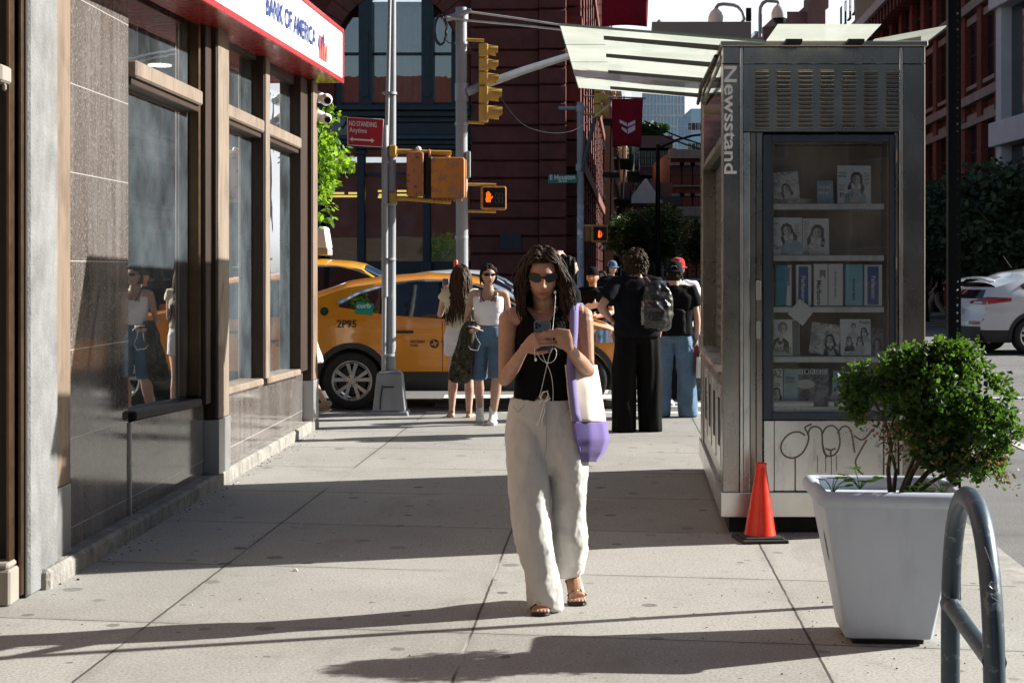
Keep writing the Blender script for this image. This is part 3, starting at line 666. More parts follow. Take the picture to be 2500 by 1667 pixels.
for b in (.62, 1.5, 2.45):
    mb = MB(SX); mb.box(a0+.0, a0+.26, b, b+.006, canz(a0)-.024, canz(a0)-.022); mb.build('glass_joint', M['dark_gap'], cn)
sb(.004, .03, .22, SL-.40, 2.40, 2.86, 'transom_pane', M['win_dark'])
for z in (2.355, 2.865): sb(-.006, .05, .21, SL-.385, z, z+.04, 'transom_rail', M['steel'])
mb = MB(SX); mb.tube([(-.03,.2,zt-.03),(-.06,1.7,zt-.05),(-.03,SL-.2,zt-.03)], .014, 6); mb.build('awning_rod', M['black'], ns, smooth=60)
mb = MB(SX); mb.quad((.30,-.36,3.005),(.90,-.36,3.005),(.86,.0,2.958),(.26,.0,2.958)); mb.build('front_glass', M['canopy'], ns)
for x in (.37, .74): sb(x, x+.1, -.1, .05, 2.935, 2.957, 'bracket', M['black'])
mb = MB(SX); mb.quad((.90,-.08,2.958),(1.345,-.05,3.045),(1.345,SL,3.045),(.95,SL,2.958)); wg = mb.build('side_glass', M['canopy'], ns)
mb = MB(SX); mb.hexa([(.93,.16,2.93),(1.22,.16,2.965),(1.22,.26,2.965),(.93,.26,2.93),(.93,.16,2.957),(1.22,.16,3.01),(1.22,.26,3.01),(.93,.26,2.957)]); mb.build('rafter', M['steel'], wg)
# box added on the roof's rear in place of a distant grey rooftop, with two dome cameras on bent arms
sb(-.40, .34, 2.35, 2.75, 3.02, 3.43, 'rooftop_stand_in', M['grey_stone'])
sb(.30, .34, 2.33, 2.36, 3.432, 3.53, 'junction_box', M['black'])
def domecam(pts, label):
    pts = [Vector(p) for p in pts]; o = thing('dome_camera', label, 'camera', pts[0], group='dome cameras above the newsstand')
    mb = MB(); mb.tube(pts, .014, 8); mb.build('arm', M['galv'], o, smooth=60)
    e = pts[-1]; mb = MB(); mb.tube([e+Vector((0,0,.01)), e-Vector((0,0,.02)), e-Vector((0,0,.055)), e-Vector((0,0,.095))], [.018,.045,.058,.058], 16); mb.build('housing', M['white_plain'], o, smooth=50)
    mb = MB(); mb.sphere(e-Vector((0,0,.095)), (.05,.05,.055), 14, 8); mb.build('dome', M['black'], o, smooth=180)
Yc = 12.25
def cpts(l): return [PD(x, y, Yc) for x, y in l]
domecam([tuple(SX(.27,2.40,3.425))]+cpts([(1710,45),(1706,28),(1695,16),(1684,12),(1662,10),(1650,12),(1645,19),(1644.5,24)]), 'dome camera facing left on a bent arm over the glass canopy')
domecam(cpts([(1746,85),(1746,40),(1747,18),(1752,8),(1762,2),(1785,4),(1789,8),(1789.5,14)]), 'dome camera facing right on a tall hooked arm behind the front glass')
tx = text('Newsstand', .072, 'lettering', M['white_plain'], ns, Vector(SX(fa(1664), -.004, fz(152))), (0,0,-1), (1,0,0), width=.648, bold=.018)
# ------------------------------------------------------------------ papers in the case
def paper_mat(name, base, ink, sc_=16): 
    m, nt, o = newmat(name); k = N(nt); c = k.co(); f = k.noise(c, sc_, 4, .6, 1); g = k.noise(k.map(c, (1,1,4)), 60, 2)
    col = k.mix(k.ramp(f, [(.42,0),(.6,.75)]), base, ink); col = k.mix(k.ramp(g, [(.5,0),(.6,.3)]), col, mul(ink, .5)); k.out(o, k.bsdf(col, .4, 0, .4)); return m
PW = mat('faded_cover', (.80,.82,.82), .4, var=.12, vs=12); PG = mat('grey_print', (.20,.21,.22), .5, var=.3, vs=25); PM = mat('mid_grey_print', (.36,.35,.34), .5, var=.15, vs=40); PK = mat('dark_print', (.035,.035,.04), .5, var=.3, vs=25); PS = mat('pale_print_skin', (.62,.60,.58), .5, var=.15, vs=40)
PB = mat('faded_blue_cover', (.34,.50,.58), .4, var=.3, vs=14); PN = paper_mat('newsprint', (.78,.78,.75), (.14,.14,.14)); PD_ = paper_mat('dark_cover', (.28,.29,.29), (.04,.04,.045), 22)
TEAL = mat('teal_carton', (.02,.32,.42), .3, var=.2); ROY = mat('royal_blue_carton', (.015,.11,.40), .3, var=.2); SKY = mat('sky_blue_carton', (.26,.62,.72), .3, var=.15); WHT = mat('white_carton', (.84,.86,.86), .3, var=.06); INK = mat('print_ink', (.03,.03,.045), .5)
def item(name, label, cat, x0, x1, y0, y1, m, b=.10, th=.012, lean=.03, rot=0, group=None):
    """flat cover standing on a shelf: returns (empty, mapping from display pixels to world)"""
    cx, cz = fa((x0+x1)/2), fz(y1); w = fa(x1)-fa(x0); h = fz(y0)-fz(y1)
    o = thing(name, label, cat, SX(cx, b, cz), group=group)
    ca, sa = math.cos(rot), math.sin(rot)
    def W(px, py, d=0):
        u = fa(px)-cx; v = fz(py)-cz; u, v = u*ca-v*sa, u*sa+v*ca
        return SX(cx+u, b+lean*(v/max(h, .01))-d, cz+v)
    o['_'] = 0; del o['_']
    mb = MB(); A = [W(x0,y1,0),W(x1,y1,0),W(x1,y0,0),W(x0,y0,0)]; B = [W(x0,y1,-th),W(x1,y1,-th),W(x1,y0,-th),W(x0,y0,-th)]
    mb.hexa([A[0],A[1],B[1],B[0],A[3],A[2],B[2],B[3]]); mb.build('cover', m, o, bevel=.001)
    return o, W
def wtext(o, W, s, px, py, hpx, wpx, m, down=False, d=.0012):
    a = Vector(W(px, py, d)); 
    if down: text(s, hpx*.002617, 'lettering', m, o, a, Vector(W(px, py+10, d))-a, Vector(W(px+10, py, d))-a, width=wpx*.002617, bold=.02)
    else: text(s, hpx*.002617, 'lettering', m, o, a, Vector(W(px+10, py, d))-a, Vector(W(px, py-10, d))-a, width=wpx*.002617, bold=.02)
PVAR = random.Random(3)
def copylines(o, W, x0, x1, y0, y1, m, n):
    mb = MB()
    for i in range(n):
        y = lerp(y0, y1, (i+.5)/n); e = x0+(x1-x0)*PVAR.uniform(.45,1); mb.add([W(x0,y+.55,.0013),W(e,y+.55,.0013),W(e,y-.55,.0013),W(x0,y-.55,.0013)], [[0,1,2,3]])
    mb.build('printed_copy', m, o)
def portrait(o, W, cx, cy, s, hairm=PK, long=True, body=PG):
    """small printed woman or man: hair, face, neck and shoulders as printed shapes"""
    def blob(pts, d, m, nm):
        mb = MB(); mb.add([W(cx+x*s, cy+y*s, d) for x, y in pts], [list(range(len(pts)))]); mb.build(nm, m, o)
    el = lambda a, b, ox=0, oy=0, n=14: [(ox+a*math.cos(2*PI*i/n), oy+b*math.sin(2*PI*i/n)) for i in range(n)]
    tl = PVAR.uniform(-.25,.25); sw = PVAR.uniform(.8,1.15); _W = W
    def W(px, py, d): a, b = px-cx, py-cy; return _W(cx+a*math.cos(tl)-b*math.sin(tl), cy+a*math.sin(tl)+b*math.cos(tl), d)
    body = PVAR.choice((PG, PK, PS, PB, PN)); hv = PVAR.uniform(-.35,.35)
    blob([(-2.1*sw,4.2),(-1.7*sw,2.5),(-.6,1.6),(.6,1.6),(1.7*sw,2.6+hv),(2.1*sw,4.2)][::-1], .0012, body, 'printed_body')
    if PVAR.random() < .6: blob([(-.9+hv,4.1),(-.7,2.4),(.0,3.1),(.7,2.3),(.9+hv,4.1)][::-1], .00125, PS, 'printed_neckline')
    blob(([(-1.35+hv,2.2+2*hv),(-1.5,1.2),(-1.1-hv*.5,.3),(-1.05,-.8),(-.5,-1.45),(.4,-1.5),(1.05,-.9),(1.15+hv*.6,.3),(1.6,1.3),(1.3+hv,2.3-2*hv),(.75,1.9),(.9,.6),(-.9,.6),(-.8,1.7)] if long else el(.95,1.15,0,-.35))[::-1], .0014, hairm, 'printed_hair')
    blob([(-.35,2.3),(-.3,.8),(.3,.8),(.35,2.3)][::-1], .0016, PS, 'printed_neck'); blob(el(.68,.95)[::-1], .0018, PS, 'printed_face')
    blob([(0,-.95),(.45,-.72),(.66,-.1),(.6,.4),(.25,.9),(0,.95),(.14,.3),(.05,-.2)][::-1] if hv > 0 else [(0,-.95),(-.45,-.72),(-.66,-.1),(-.6,.4),(-.25,.9),(0,.95),(-.14,.3),(-.05,-.2)], .0019, PM, 'printed_shade')
    for e in (-.9, -.45, .5, .95): blob([(e,-1.25+.5*abs(e)),(e+.12,-1.2+.5*abs(e)),(e*1.25+.1,.9),(e*1.25,.9)][::-1], .00155, PG, 'printed_streak') if long else None
    for q in (-.28, .28): blob([(q-.2,-.32),(q+.2,-.34),(q+.18,-.26),(q-.18,-.25)], .0021, PG, 'printed_brow')
    for q in (-.28, .28): blob(el(.14,.07,q,-.12,8)[::-1], .0021, PK, 'printed_eye')
    blob(el(.22,.06,0,.48,8)[::-1], .0021, PG, 'printed_mouth')
o, W = item('folded_newspaper', 'crumpled folded newspaper at the left end of the top shelf', 'newspaper', 1777, 1843, 392, 465, PN, .10, .02, .05, R(4)); portrait(o, W, 1812, 432, 9)
o, W = item('newspaper_stack', 'flat newspapers lying at the front of the top shelf', 'newspaper', 1776, 1868, 455, 466, PN, .07, .06)
o, W = item('blue_packet', 'small faded blue packet on the top shelf beside the portrait magazine', 'packet', 1882, 1920, 412, 466, PB, .12, .02, .03)
wtext(o, W, 'SALES', 1886, 430, 6, 28, WHT); wtext(o, W, 'MINI', 1886, 444, 6, 22, WHT)
o, W = item('magazine', 'large portrait magazine of a dark haired woman, right end of the top shelf', 'magazine', 1929, 2007, 377, 466, PW, .11, .006, .03, R(-.5)); portrait(o, W, 1973, 411, 13); wtext(o, W, 'Parl', 1934, 452, 12, 30, PG); wtext(o, W, 'SCHALLE', 1932, 396, 4, 18, PK); wtext(o, W, 'MORTEZA', 1932, 404, 4, 19, PK); copylines(o, W, 1932, 1950, 420, 436, PG, 5); copylines(o, W, 1990, 2005, 392, 425, PG, 10)
o, W = item('magazine', 'portrait magazine of a dark haired woman, left end of the second shelf', 'magazine', 1771, 1847, 498, 585, PW, .10, .006, .03); portrait(o, W, 1812, 530, 12.5); wtext(o, W, 'Parl', 1775, 572, 12, 28, PG); wtext(o, W, 'SCHALLE', 1774, 514, 4, 18, PK); copylines(o, W, 1774, 1792, 522, 540, PG, 5); copylines(o, W, 1829, 1845, 512, 545, PG, 10)
o, W = item('magazine', 'magazine with a long haired woman and white headline, second shelf middle', 'magazine', 1849, 1910, 500, 585, PW, .11, .006, .03); portrait(o, W, 1882, 535, 14); wtext(o, W, 'NATION', 1882, 562, 7, 26, WHT, d=.003); wtext(o, W, 'THE UNIT', 1876, 577, 7, 32, WHT, d=.003); copylines(o, W, 1851, 1865, 505, 580, PG, 20)
def carton(x0, x1, y0, y1, m, label, txt=None, tm=None, band=None, ty=612, tw=70, th=9, tx0=None):
    o, W = item('cigarette_carton', label, 'carton', x0, x1, y0, y1, m, .085, .07, .0, 0, 'cigarette cartons on the third shelf')
    if band:
        mb = MB(); mb.add([W(a, b, .001) for a, b in band[0]], [[0,1,2,3]]); mb.build('band', band[1], o)
    if txt: wtext(o, W, txt, tx0 or (x0+x1)/2-th/2, ty, th, tw, tm, True, .002)
    return o, W
carton(1784, 1821, 608, 703, TEAL, 'teal carton with white edge, leftmost of the standing cartons', 'Newport', INK, ([(1809,703),(1821,703),(1821,608),(1813,608)], WHT), 614, 42, 7, 1811.5)
carton(1832, 1867, 608, 703, WHT, 'dark blue carton with white border, second of the standing cartons', 'Parliament', WHT, ([(1836,700),(1860,700),(1860,612),(1838,612)], ROY), 634, 60, 9, 1844)
o, W = carton(1873, 1905, 606, 703, WHT, 'white carton with large black name and dark chevron', 'Marlboro', INK, None, 644, 56, 10, 1880)
mb = MB(); mb.add([W(1886,620,.001),W(1900,620,.001),W(1900,640,.001),(W(1893,632,.001)),W(1886,640,.001)], [[4,3,2,1,0]]); mb.build('chevron', PG, o)
carton(1906.5, 1940, 606, 703, WHT, 'white carton with small grey print, between black named and sky blue cartons', 'American Spirit', PG, None, 622, 60, 5)
o, W = carton(1946, 1986, 607, 703, SKY, 'sky blue carton of the row', 'American Spirit', INK, None, 640, 50, 6)
carton(1990, 2031, 608, 703, WHT, 'royal blue carton with white border at the right end of the row', 'Parliament', WHT, ([(1997,700),(2023,700),(2023,612),(1997,612)], ROY), 634, 52, 10, 2006)
item('white_card', 'blank white card taped askew across the third shelf', 'card', 1806, 1850, 690, 735, WHT, .045, .002, .0, R(-38))
o, W = item('magazine', 'tabloid with TWINS headline and smiling face, left end of the fourth shelf', 'magazine', 1771, 1841, 735, 819, PW, .10, .006, .03); portrait(o, W, 1801, 758, 12, PG, False); wtext(o, W, 'TWINS!', 1773, 814, 15, 48, PG); copylines(o, W, 1774, 1786, 742, 790, PG, 12); 
mb = MB(); mb.add([W(1824,818,.001),W(1840,818,.001),W(1840,738,.001),W(1824,738,.001)], [[0,1,2,3]]); mb.build('side_column', PG, o)
o, W = item('magazine', 'tilted newspaper style magazine with a dark haired woman, fourth shelf', 'magazine', 1861, 1931, 744, 817, PN, .10, .01, .03, R(-8)); portrait(o, W, 1906, 780, 9); copylines(o, W, 1864, 1888, 750, 812, PG, 16)
o, W = item('magazine', 'pale celebrity magazine with four faces, fourth shelf', 'magazine', 1935, 2006, 734, 818, PW, .09, .006, .03); 
for q in ((1966,752,6),(1990,762,6),(1955,783,6),(1980,783,6)): portrait(o, W, *q, PK, q[1] > 755)
wtext(o, W, 'CADOR', 1944, 815, 7, 46, PB); wtext(o, W, 'People', 1980, 745, 8, 24, PG)
o, W = item('magazine', 'dark magazine half hidden at the right end of the fourth shelf', 'magazine', 2007, 2037, 755, 818, PD_, .15, .006, .03, R(-4)); portrait(o, W, 2022, 790, 7)
o, W = item('magazine', 'grey magazine with BAZ masthead, left end of the bottom shelf', 'magazine', 1771, 1803, 850, 934, PW, .12, .006, .03); wtext(o, W, 'BAZ', 1773, 870, 17, 28, PG); wtext(o, W, 'BOSS', 1774, 890, 7, 22, PG); portrait(o, W, 1788, 905, 8)
o, W = item('magazine', 'pale blue magazine with DREAM CRUSH headline on the bottom shelf', 'magazine', 1803, 1836, 850, 934, PB, .10, .006, .03, R(-2)); wtext(o, W, 'DREAM', 1806, 874, 6, 21, PK); wtext(o, W, 'CRUSH', 1806, 882, 6, 21, PK)
o, W = item('magazine', 'dark WIRED magazine with a wide hat, bottom shelf middle', 'magazine', 1837, 1910, 849, 934, PD_, .11, .006, .03)
for i, ch in enumerate('WIRED'): 
    x = 1839+i*14; mb = MB(); mb.add([W(x,862,.001),W(x+11,862,.001),W(x+11,851,.001),W(x,851,.001)], [[0,1,2,3]]); mb.build('letter_tile', WHT, o); wtext(o, W, ch, x+2, 860.5, 8.5, 7, PK, d=.002)
mb = MB(); mb.add([W(1855+22*math.cos(t), 885+11*math.sin(t), .001) for t in [2*PI*i/16 for i in range(16)]], [list(range(16))[::-1]]); mb.build('printed_hat', PS, o)
o, W = item('magazine', 'pale magazine leaning behind the bush leaves on the bottom shelf', 'magazine', 1914, 1950, 856, 934, PB, .13, .006, .03, R(-6)); portrait(o, W, 1932, 890, 8)
for x0, x1, lb in ((1760, 1870, 'long rolled white newspaper lying on the bottom shelf'), (1905, 1975, 'shorter rolled white newspaper lying right on the bottom shelf')):
    mb = MB(SX); b = .055; mb.tube([(fa(x0 if x0 > 1777 else 1778), b, fz(929)), (fa((x0+x1)/2), b, fz(929)), (fa(x1), b, fz(929))], [.018,.02,.018], 12); tag(centre(mb.build('rolled_newspaper', WHT, None, smooth=50)), lb, 'newspaper')
# ------------------------------------------------------------------ street furniture near the camera
def rot2(x, y, a): return (x*math.cos(a)-y*math.sin(a), x*math.sin(a)+y*math.cos(a))
# cone
c0 = Vector((1.452, 9.60, 0)); cone = thing('traffic_cone', 'small bright orange traffic cone standing on black base by the newsstand', 'traffic cone', c0)
mb = MB()
for z0, z1, w in ((0,.022,.14),(.0221,.034,.118)):
    q = [rot2(sx*w, sy*w, .12) for sx, sy in ((-1,-1),(1,-1),(1,1),(-1,1))]
    mb.hexa([(c0.x+p[0],c0.y+p[1],z0) for p in q]+[(c0.x+p[0]*.97,c0.y+p[1]*.97,z1) for p in q])
mb.build('base', M['blackrub'], cone, bevel=.008)
mb = MB(); prof = [(.094,.036),(.090,.05),(.066,.20),(.044,.34),(.031,.425),(.030,.437),(.033,.440),(.033,.452),(.024,.455),(.021,.44),(.02,.3)]
mb.loft([[(c0.x+.006*z*3+r*math.cos(2*PI*i/28), c0.y+r*math.sin(2*PI*i/28), z) for i in range(28)] for r, z in prof], True); mb.build('cone_body', M['cone'], cone, smooth=50)
# planter
pc = Vector((1.605, 7.09, 0)); pa = -.075
pl = thing('planter', 'tall tapered pale planter box with rolled rim in front of the newsstand', 'planter', pc)
def sq(w, z, rad, n=5, wd=None):
    out = []; wd = wd or w
    for cxs, cys, t0 in ((1,1,0),(-1,1,PI/2),(-1,-1,PI),(1,-1,3*PI/2)):
        for i in range(n):
            t = t0+PI/2*i/(n-1); x = cxs*(w-rad)+rad*math.cos(t); y = cys*(wd-rad)+rad*math.sin(t); x, y = rot2(x, y, pa); out.append((pc.x+x, pc.y+y, z))
    return out
mb = MB(); mb.loft([sq(.175,.025,.02), sq(.182,.03,.025), sq(.283,.585,.03), sq(.287,.60,.03)], True); body = mb.build('planter_body', M['planter'], pl, smooth=35)
mb = MB(); rings = [sq(.287+.032*math.cos(t)-.0, .625+.034*math.sin(t), .035) for t in [(-.75+1.5*i/8)*PI for i in range(9)]]
mb.loft([sq(.284,.598,.03)]+rings[1:]+[sq(.255,.60,.03), sq(.25,.52,.03)], False); mb.build('rim', M['planter'], pl, smooth=50)
mb = MB(); mb.loft([sq(.254,.535,.03), sq(.252,.56,.03)], True); mb.build('soil', M['soil'], pl)
mb = MB(); mb.loft([sq(.15,.0,.01), sq(.15,.0245,.01)], True); mb.build('foot', M['blackrub'], pl)
# dark crest sticker and marks on its left side
stk = MB(); n = 14
def side(u, v, d=.002):   # left face: u along depth, v height
    w = .182+(.283-.182)*(v-.03)/.555+d; x, y = rot2(-w, u, pa); return (pc.x+x, pc.y+y, v)
stk.add([side(-.075+.035*math.sin(t)*(1 if math.cos(t) < .2 else .8), .40+.065*math.cos(t)) for t in [2*PI*i/n for i in range(n)]], [list(range(n))]); stk.build('crest_sticker', mat('sticker_black', (.035,.03,.03), .5, var=.5, vs=60), pl)
# shrub in the planter
def shrub():
    o = thing('planter_shrub', 'lopsided dark green clipped shrub leaning right out of the planter', 'shrub', pc+Vector((0,0,.56)))
    Yb = 7.12; lobes = [(2150,885,150,105),(2255,965,96,130),(2075,850,92,62),(1985,888,68,66),(2245,1045,96,64),(2145,975,98,84),(2180,822,82,58),(1982,938,44,38),(2150,1045,64,44)]
    wood = MB(); b0 = PD(2075, 1120, Yb)
    def limb(pts, r0, r1):
        q = [PD(x, y, Yb+dy) for x, y, dy in pts]; wood.tube(q, [.8*lerp(r0, r1, i/(len(q)-1)) for i in range(len(q))], 7)
    for pts, r0, r1 in (([(2045,1135,0),(2040,1080,.0),(2048,1020,-.03),(2030,960,-.05),(2000,910,-.06)],.014,.006), ([(2052,1135,.02),(2058,1080,.04),(2040,1010,.06),(2060,930,.05)],.013,.005),
        ([(2075,1135,0),(2095,1085,.0),(2130,1030,-.02),(2150,960,0),(2160,880,.03)],.018,.006), ([(2085,1138,.02),(2130,1085,.03),(2185,1055,.02),(2230,1020,.0),(2260,960,.0)],.017,.005),
        ([(2095,1138,.0),(2150,1100,-.03),(2215,1075,-.04),(2270,1055,-.03)],.013,.004), ([(2068,1135,.05),(2100,1050,.10),(2120,960,.12),(2200,900,.12)],.014,.005), ([(2048,1020,-.03),(2030,1015,-.06),(2010,1025,-.07)],.005,.002), ([(2035,980,0),(2020,950,.02),(1985,935,.03)],.005,.002)):
        limb(pts, r0, r1)
    wood.build('stems', M['bark'], o, smooth=180)
    r = random.Random(11); lf = MB(); dry = MB(); k = .00188
    def leaf(mbx, p, s, up=.3):
        d = Vector((r.gauss(0,1), r.gauss(0,1), r.gauss(0,1)+up)).normalized(); sd = d.cross(Vector((r.gauss(0,1), r.gauss(0,1), r.gauss(0,1)))).normalized(); nn = d.cross(sd)
        a = p; m_ = p+d*s*.5; w = s*.34
        mbx.add([a, m_+sd*w+nn*s*.06, p+d*s, m_-sd*w+nn*s*.06], [(0,1,2,3)])
    for (lx, ly, rx, ry) in lobes:
        c = PD(lx, ly, Yb); A, B = rx*k, ry*k; C = min(.27, (A+B)/2)
        for j in range(int(370*(A*B)/.03)):
            # a sprig: a handful of leaves round a short twig, mostly near the lobe's surface
            d = Vector((r.gauss(0,1), r.gauss(0,1), r.gauss(0,1))).normalized(); q = r.random()**.35*(.88+.34*noise.noise(d*2.4+Vector((lx,0,0))))
            p = c+Vector((d.x*A*q, d.y*C*q, d.z*B*q))
            gap = noise.noise(p*8)+.5*noise.noise(p*17)
            if gap > .21: continue
            under = (p.z < PD(0,1000,Yb).z and r.random() < .35 and d.z < .1)
            for t in range(8): leaf(dry if under and r.random() < .5 else lf, p+Vector((r.gauss(0,.011), r.gauss(0,.011), r.gauss(0,.011))), r.uniform(.016,.036))
    for (x, y) in ((2105,1010),(2120,985),(2140,1015),(2060,1045),(2030,1000),(1985,960),(2150,1000),(2290,1080),(2310,1095),(2200,1060),(2050,985)):
        c = PD(x, y, Yb-.05)
        for t in range(60): leaf(dry if r.random() < .55 else lf, c+Vector((r.gauss(0,.03), r.gauss(0,.04), r.gauss(0,.03))), r.uniform(.014,.026))
    lf.build('leaves', M['bush_leaf'], o); dry.build('dry_leaves', M['bush_dry'], o)
shrub()
r = random.Random(5)
for i, (x, y, s, lb) in enumerate(((1912,1105,1.0,'leftmost bright green weed sprout inside the planter rim'), (1975,1095,1.1,'bright green weed sprout left of the shrub stems in the planter'), (2165,1110,.9,'bright green weed sprout right of the shrub stems in the planter'), (2110,1118,.8,'small green weed sprout among the shrub stems in the planter'))):
    b = PD(x, y+28, 7.02); o = thing('weed_sprout', lb, 'plant', b, group='weeds in the planter'); st = MB(); lv = MB()
    for q in range(6):
        a = r.uniform(0, 2*PI); tip = b+Vector((.055*s*math.cos(a), .05*s*math.sin(a), r.uniform(.03,.075)*s)); st.tube([b, (b+tip)/2+Vector((0,0,.012)), tip], [.003,.0022,.0015], 5)
        for e in range(3):
            a2 = a+(e-1)*.9; d = Vector((math.cos(a2), math.sin(a2), .15)); sd = Vector((-math.sin(a2), math.cos(a2), .3)); L = .042*s
            lv.add([tip, tip+d*L*.35+sd*L*.3, tip+d*L*.8+sd*L*.22, tip+d*L*1.1, tip+d*L*.8-sd*L*.22, tip+d*L*.35-sd*L*.3], [(0,1,2,3,4,5)])
    st.build('stem', M['sprout'], o); lv.build('leaf_cluster', M['sprout'], o)
# bike rack
A = Vector((1.418, 5.30, 0)); B = Vector((1.325, 4.50, 0)); mid = (A+B)/2; hd = (B-A)/2
rk = thing('bike_rack', 'blue grey steel hoop bicycle rack with scratched tag in the right foreground', 'bike rack', mid)
pts = [A+Vector((0,0,z)) for z in (0,.15,.3,.42)]
for i in range(1, 20):
    t = PI*i/20; e = 2/2.25; cc = math.copysign(abs(math.cos(t))**e, math.cos(t)); s_ = math.sin(t)**e
    pts.append(mid-hd*cc+Vector((0,0,.42+.478*s_)))
pts += [B+Vector((0,0,z)) for z in (.42,.3,.15,0)]
mb = MB(); mb.tube(pts, [(.0335,.030)]*len(pts), 16, ref=(1,0,0)); mb.build('hoop', M['rack'], rk, smooth=60)
mb = MB(); mb.tube([A+Vector((0,0,.505)), A.lerp(B,.06)+Vector((0,0,.50)), A.lerp(B,.5)+Vector((0,0,.497)), A.lerp(B,.94)+Vector((0,0,.50)), B+Vector((0,0,.505))], [.034,.027,.026,.027,.034], 12); mb.build('crossbar', M['rack'], rk, smooth=60)
for q in (A, B): mb = MB(); mb.cyl(q, q+Vector((0,0,.012)), .075, n=20); mb.build('foot_plate', M['rack'], rk, bevel=.004)
sc_l = MB()
def scr(l, w=.0016):
    sc_l.tube([PD(x, y, 4.46) for x, y in l], w, 5)
scr([(2262,1255),(2275,1290),(2287,1325),(2289,1345),(2280,1352),(2272,1345),(2276,1335),(2287,1340),(2291,1355),(2283,1366),(2275,1362),(2280,1372),(2293,1380),(2280,1388)]); sc_l.build('scratched_tag', M['galv'], rk)
# perforated black sign post
px0 = PD(2176, 600, 7.85).x; px1 = PD(2209, 600, 7.85).x
sp = thing('perforated_post', 'tall black perforated steel sign post behind the planter', 'post', ((px0+px1)/2, 7.87, 0))
hx = PD(2201, 600, 7.85).x; Zt = 3.4
mb = MB(); mb.box(px0, hx-.0048, 7.862, 7.868, 0, Zt); mb.box(hx+.0048, px1, 7.862, 7.868, 0, Zt); mb.box(px0, px0+.006, 7.835, 7.8615, 0, Zt)
z = .02
while z < Zt: mb.box(hx-.0047, hx+.0047, 7.8625, 7.8675, z, z+.0268); z += .0378
mb.build('channel', M['black'], sp); mb = MB(); mb.box(px0+.010, px0+.035, 7.8685, 7.90, 0, Zt); mb.build('web', M['black'], sp)
# ------------------------------------------------------------------ grey pole at the kerb with sign and old signals
Y1 = 18.0
def tag_at(name, label, cat, x, y, Y, group=None): return thing(name, label, cat, PD(x, y, Y), group=group)
p1 = thing('signal_pole', 'pale grey kerbside pole with bolted conduit and tapered base box', 'pole', PD(897, 950, Y1))
mb = MB(); mb.tube([PD(897,850,Y1), PD(898,600,Y1), PD(900,300,Y1), PD(902.5,-60,Y1)], [.058,.053,.046,.034], 18); mb.build('pole_shaft', M['grey_paint'], p1, smooth=60)
mb = MB(); mb.tube([PD(881.5,872,Y1-.06), PD(883,600,Y1-.06), PD(886,440,Y1-.055), PD(890,250,Y1-.05), PD(896,-60,Y1-.045)], [.026,.026,.025,.024,.02], 12); mb.build('conduit', M['galv'], p1, smooth=60)
for y in (215, 595, 815, 470): mb = MB(); c = PD(lerp(896,891,y/850), y, Y1-.02); mb.cyl(c-Vector((0,0,.012)), c+Vector((0,0,.012)), .082, n=16); mb.build('clamp_band', M['galv'], p1, smooth=40)
def trap(cx, cy, w0, w1, d0, d1, z0, z1): return [(cx-w0,cy-d0,z0),(cx+w0,cy-d0,z0),(cx+w0,cy+d0,z0),(cx-w0,cy+d0,z0),(cx-w1,cy-d1,z1),(cx+w1,cy-d1,z1),(cx+w1,cy+d1,z1),(cx-w1,cy+d1,z1)]
bx = PD(896,900,Y1).x; zb0 = -.02
mb = MB(); mb.hexa(trap(bx,Y1,.215,.205,.2,.19,zb0,.045)); mb.hexa(trap(bx,Y1,.18,.136,.17,.13,.046,.455)); mb.hexa(trap(bx,Y1,.136,.09,.13,.085,.456,.485)); mb.build('pole_base', M['grey_paint'], p1, bevel=.014, seg=2)
mb = MB(); mb.tube([PD(880,872,Y1-.075), PD(878,890,Y1-.16), PD(874,915,Y1-.17), PD(873,940,Y1-.185)], .008, 6); mb.build('ground_wire', M['cable'], p1)
mb = MB(); d0 = PD(893,890,Y1-.165); mb.box(d0.x-.06, d0.x+.06, Y1-.16, Y1-.152, d0.z-.0, d0.z+.012); mb.build('door_slot', M['dark_gap'], p1)
mb = MB(); a = PD(879,300,Y1-.11); b = PD(879,345,Y1-.11)
mb.cyl((a.x+.02,Y1-.06,a.z+.06),(b.x+.02,Y1-.06,b.z-1.6),.036,n=12); mb.build('strap_bracket', M['galv'], p1, smooth=40)
# NO STANDING sign
ns2 = tag_at('parking_sign', 'red NO STANDING Anytime sign with double arrow bolted left of the grey pole', 'sign', 838, 337, Y1-.1)
A_, B_, C_, D_ = PD(798,334,Y1-.16), PD(879,339,Y1-.10), PD(882,274,Y1-.10), PD(797,269,Y1-.16)
def plate(par, a, b, c, d, name, m, off=0, th=.004, k=1.0):
    ce = (a+b+c+d)/4; a, b, c, d = [ce+(q-ce)*k for q in (a,b,c,d)]; nn = (b-a).cross(d-a).normalized()
    mb = MB(); F_ = [q+nn*off for q in (a,b,c,d)]; K = [q+nn*(off-th) for q in (a,b,c,d)]; mb.hexa([K[0],K[1],F_[1],F_[0],K[3],K[2],F_[2],F_[3]]); return mb.build(name, m, par, bevel=.004), nn
pb, nn = plate(ns2, A_, B_, C_, D_, 'sign_border', M['white_plain'])
plate(ns2, A_, B_, C_, D_, 'sign_plate', M['sign_red'], .002, .003, .955)
xd, zd = (B_-A_).normalized(), (D_-A_).normalized()
def onp(u, v): return A_+(B_-A_)*u+(D_-A_)*v+nn*.004
text('NO STANDING', .052, 'lettering', M['white_plain'], ns2, onp(.06,.70), xd, zd, width=.298, bold=.02); text('Anytime', .052, 'lettering', M['white_plain'], ns2, onp(.06,.47), xd, zd, width=.19, bold=.015)
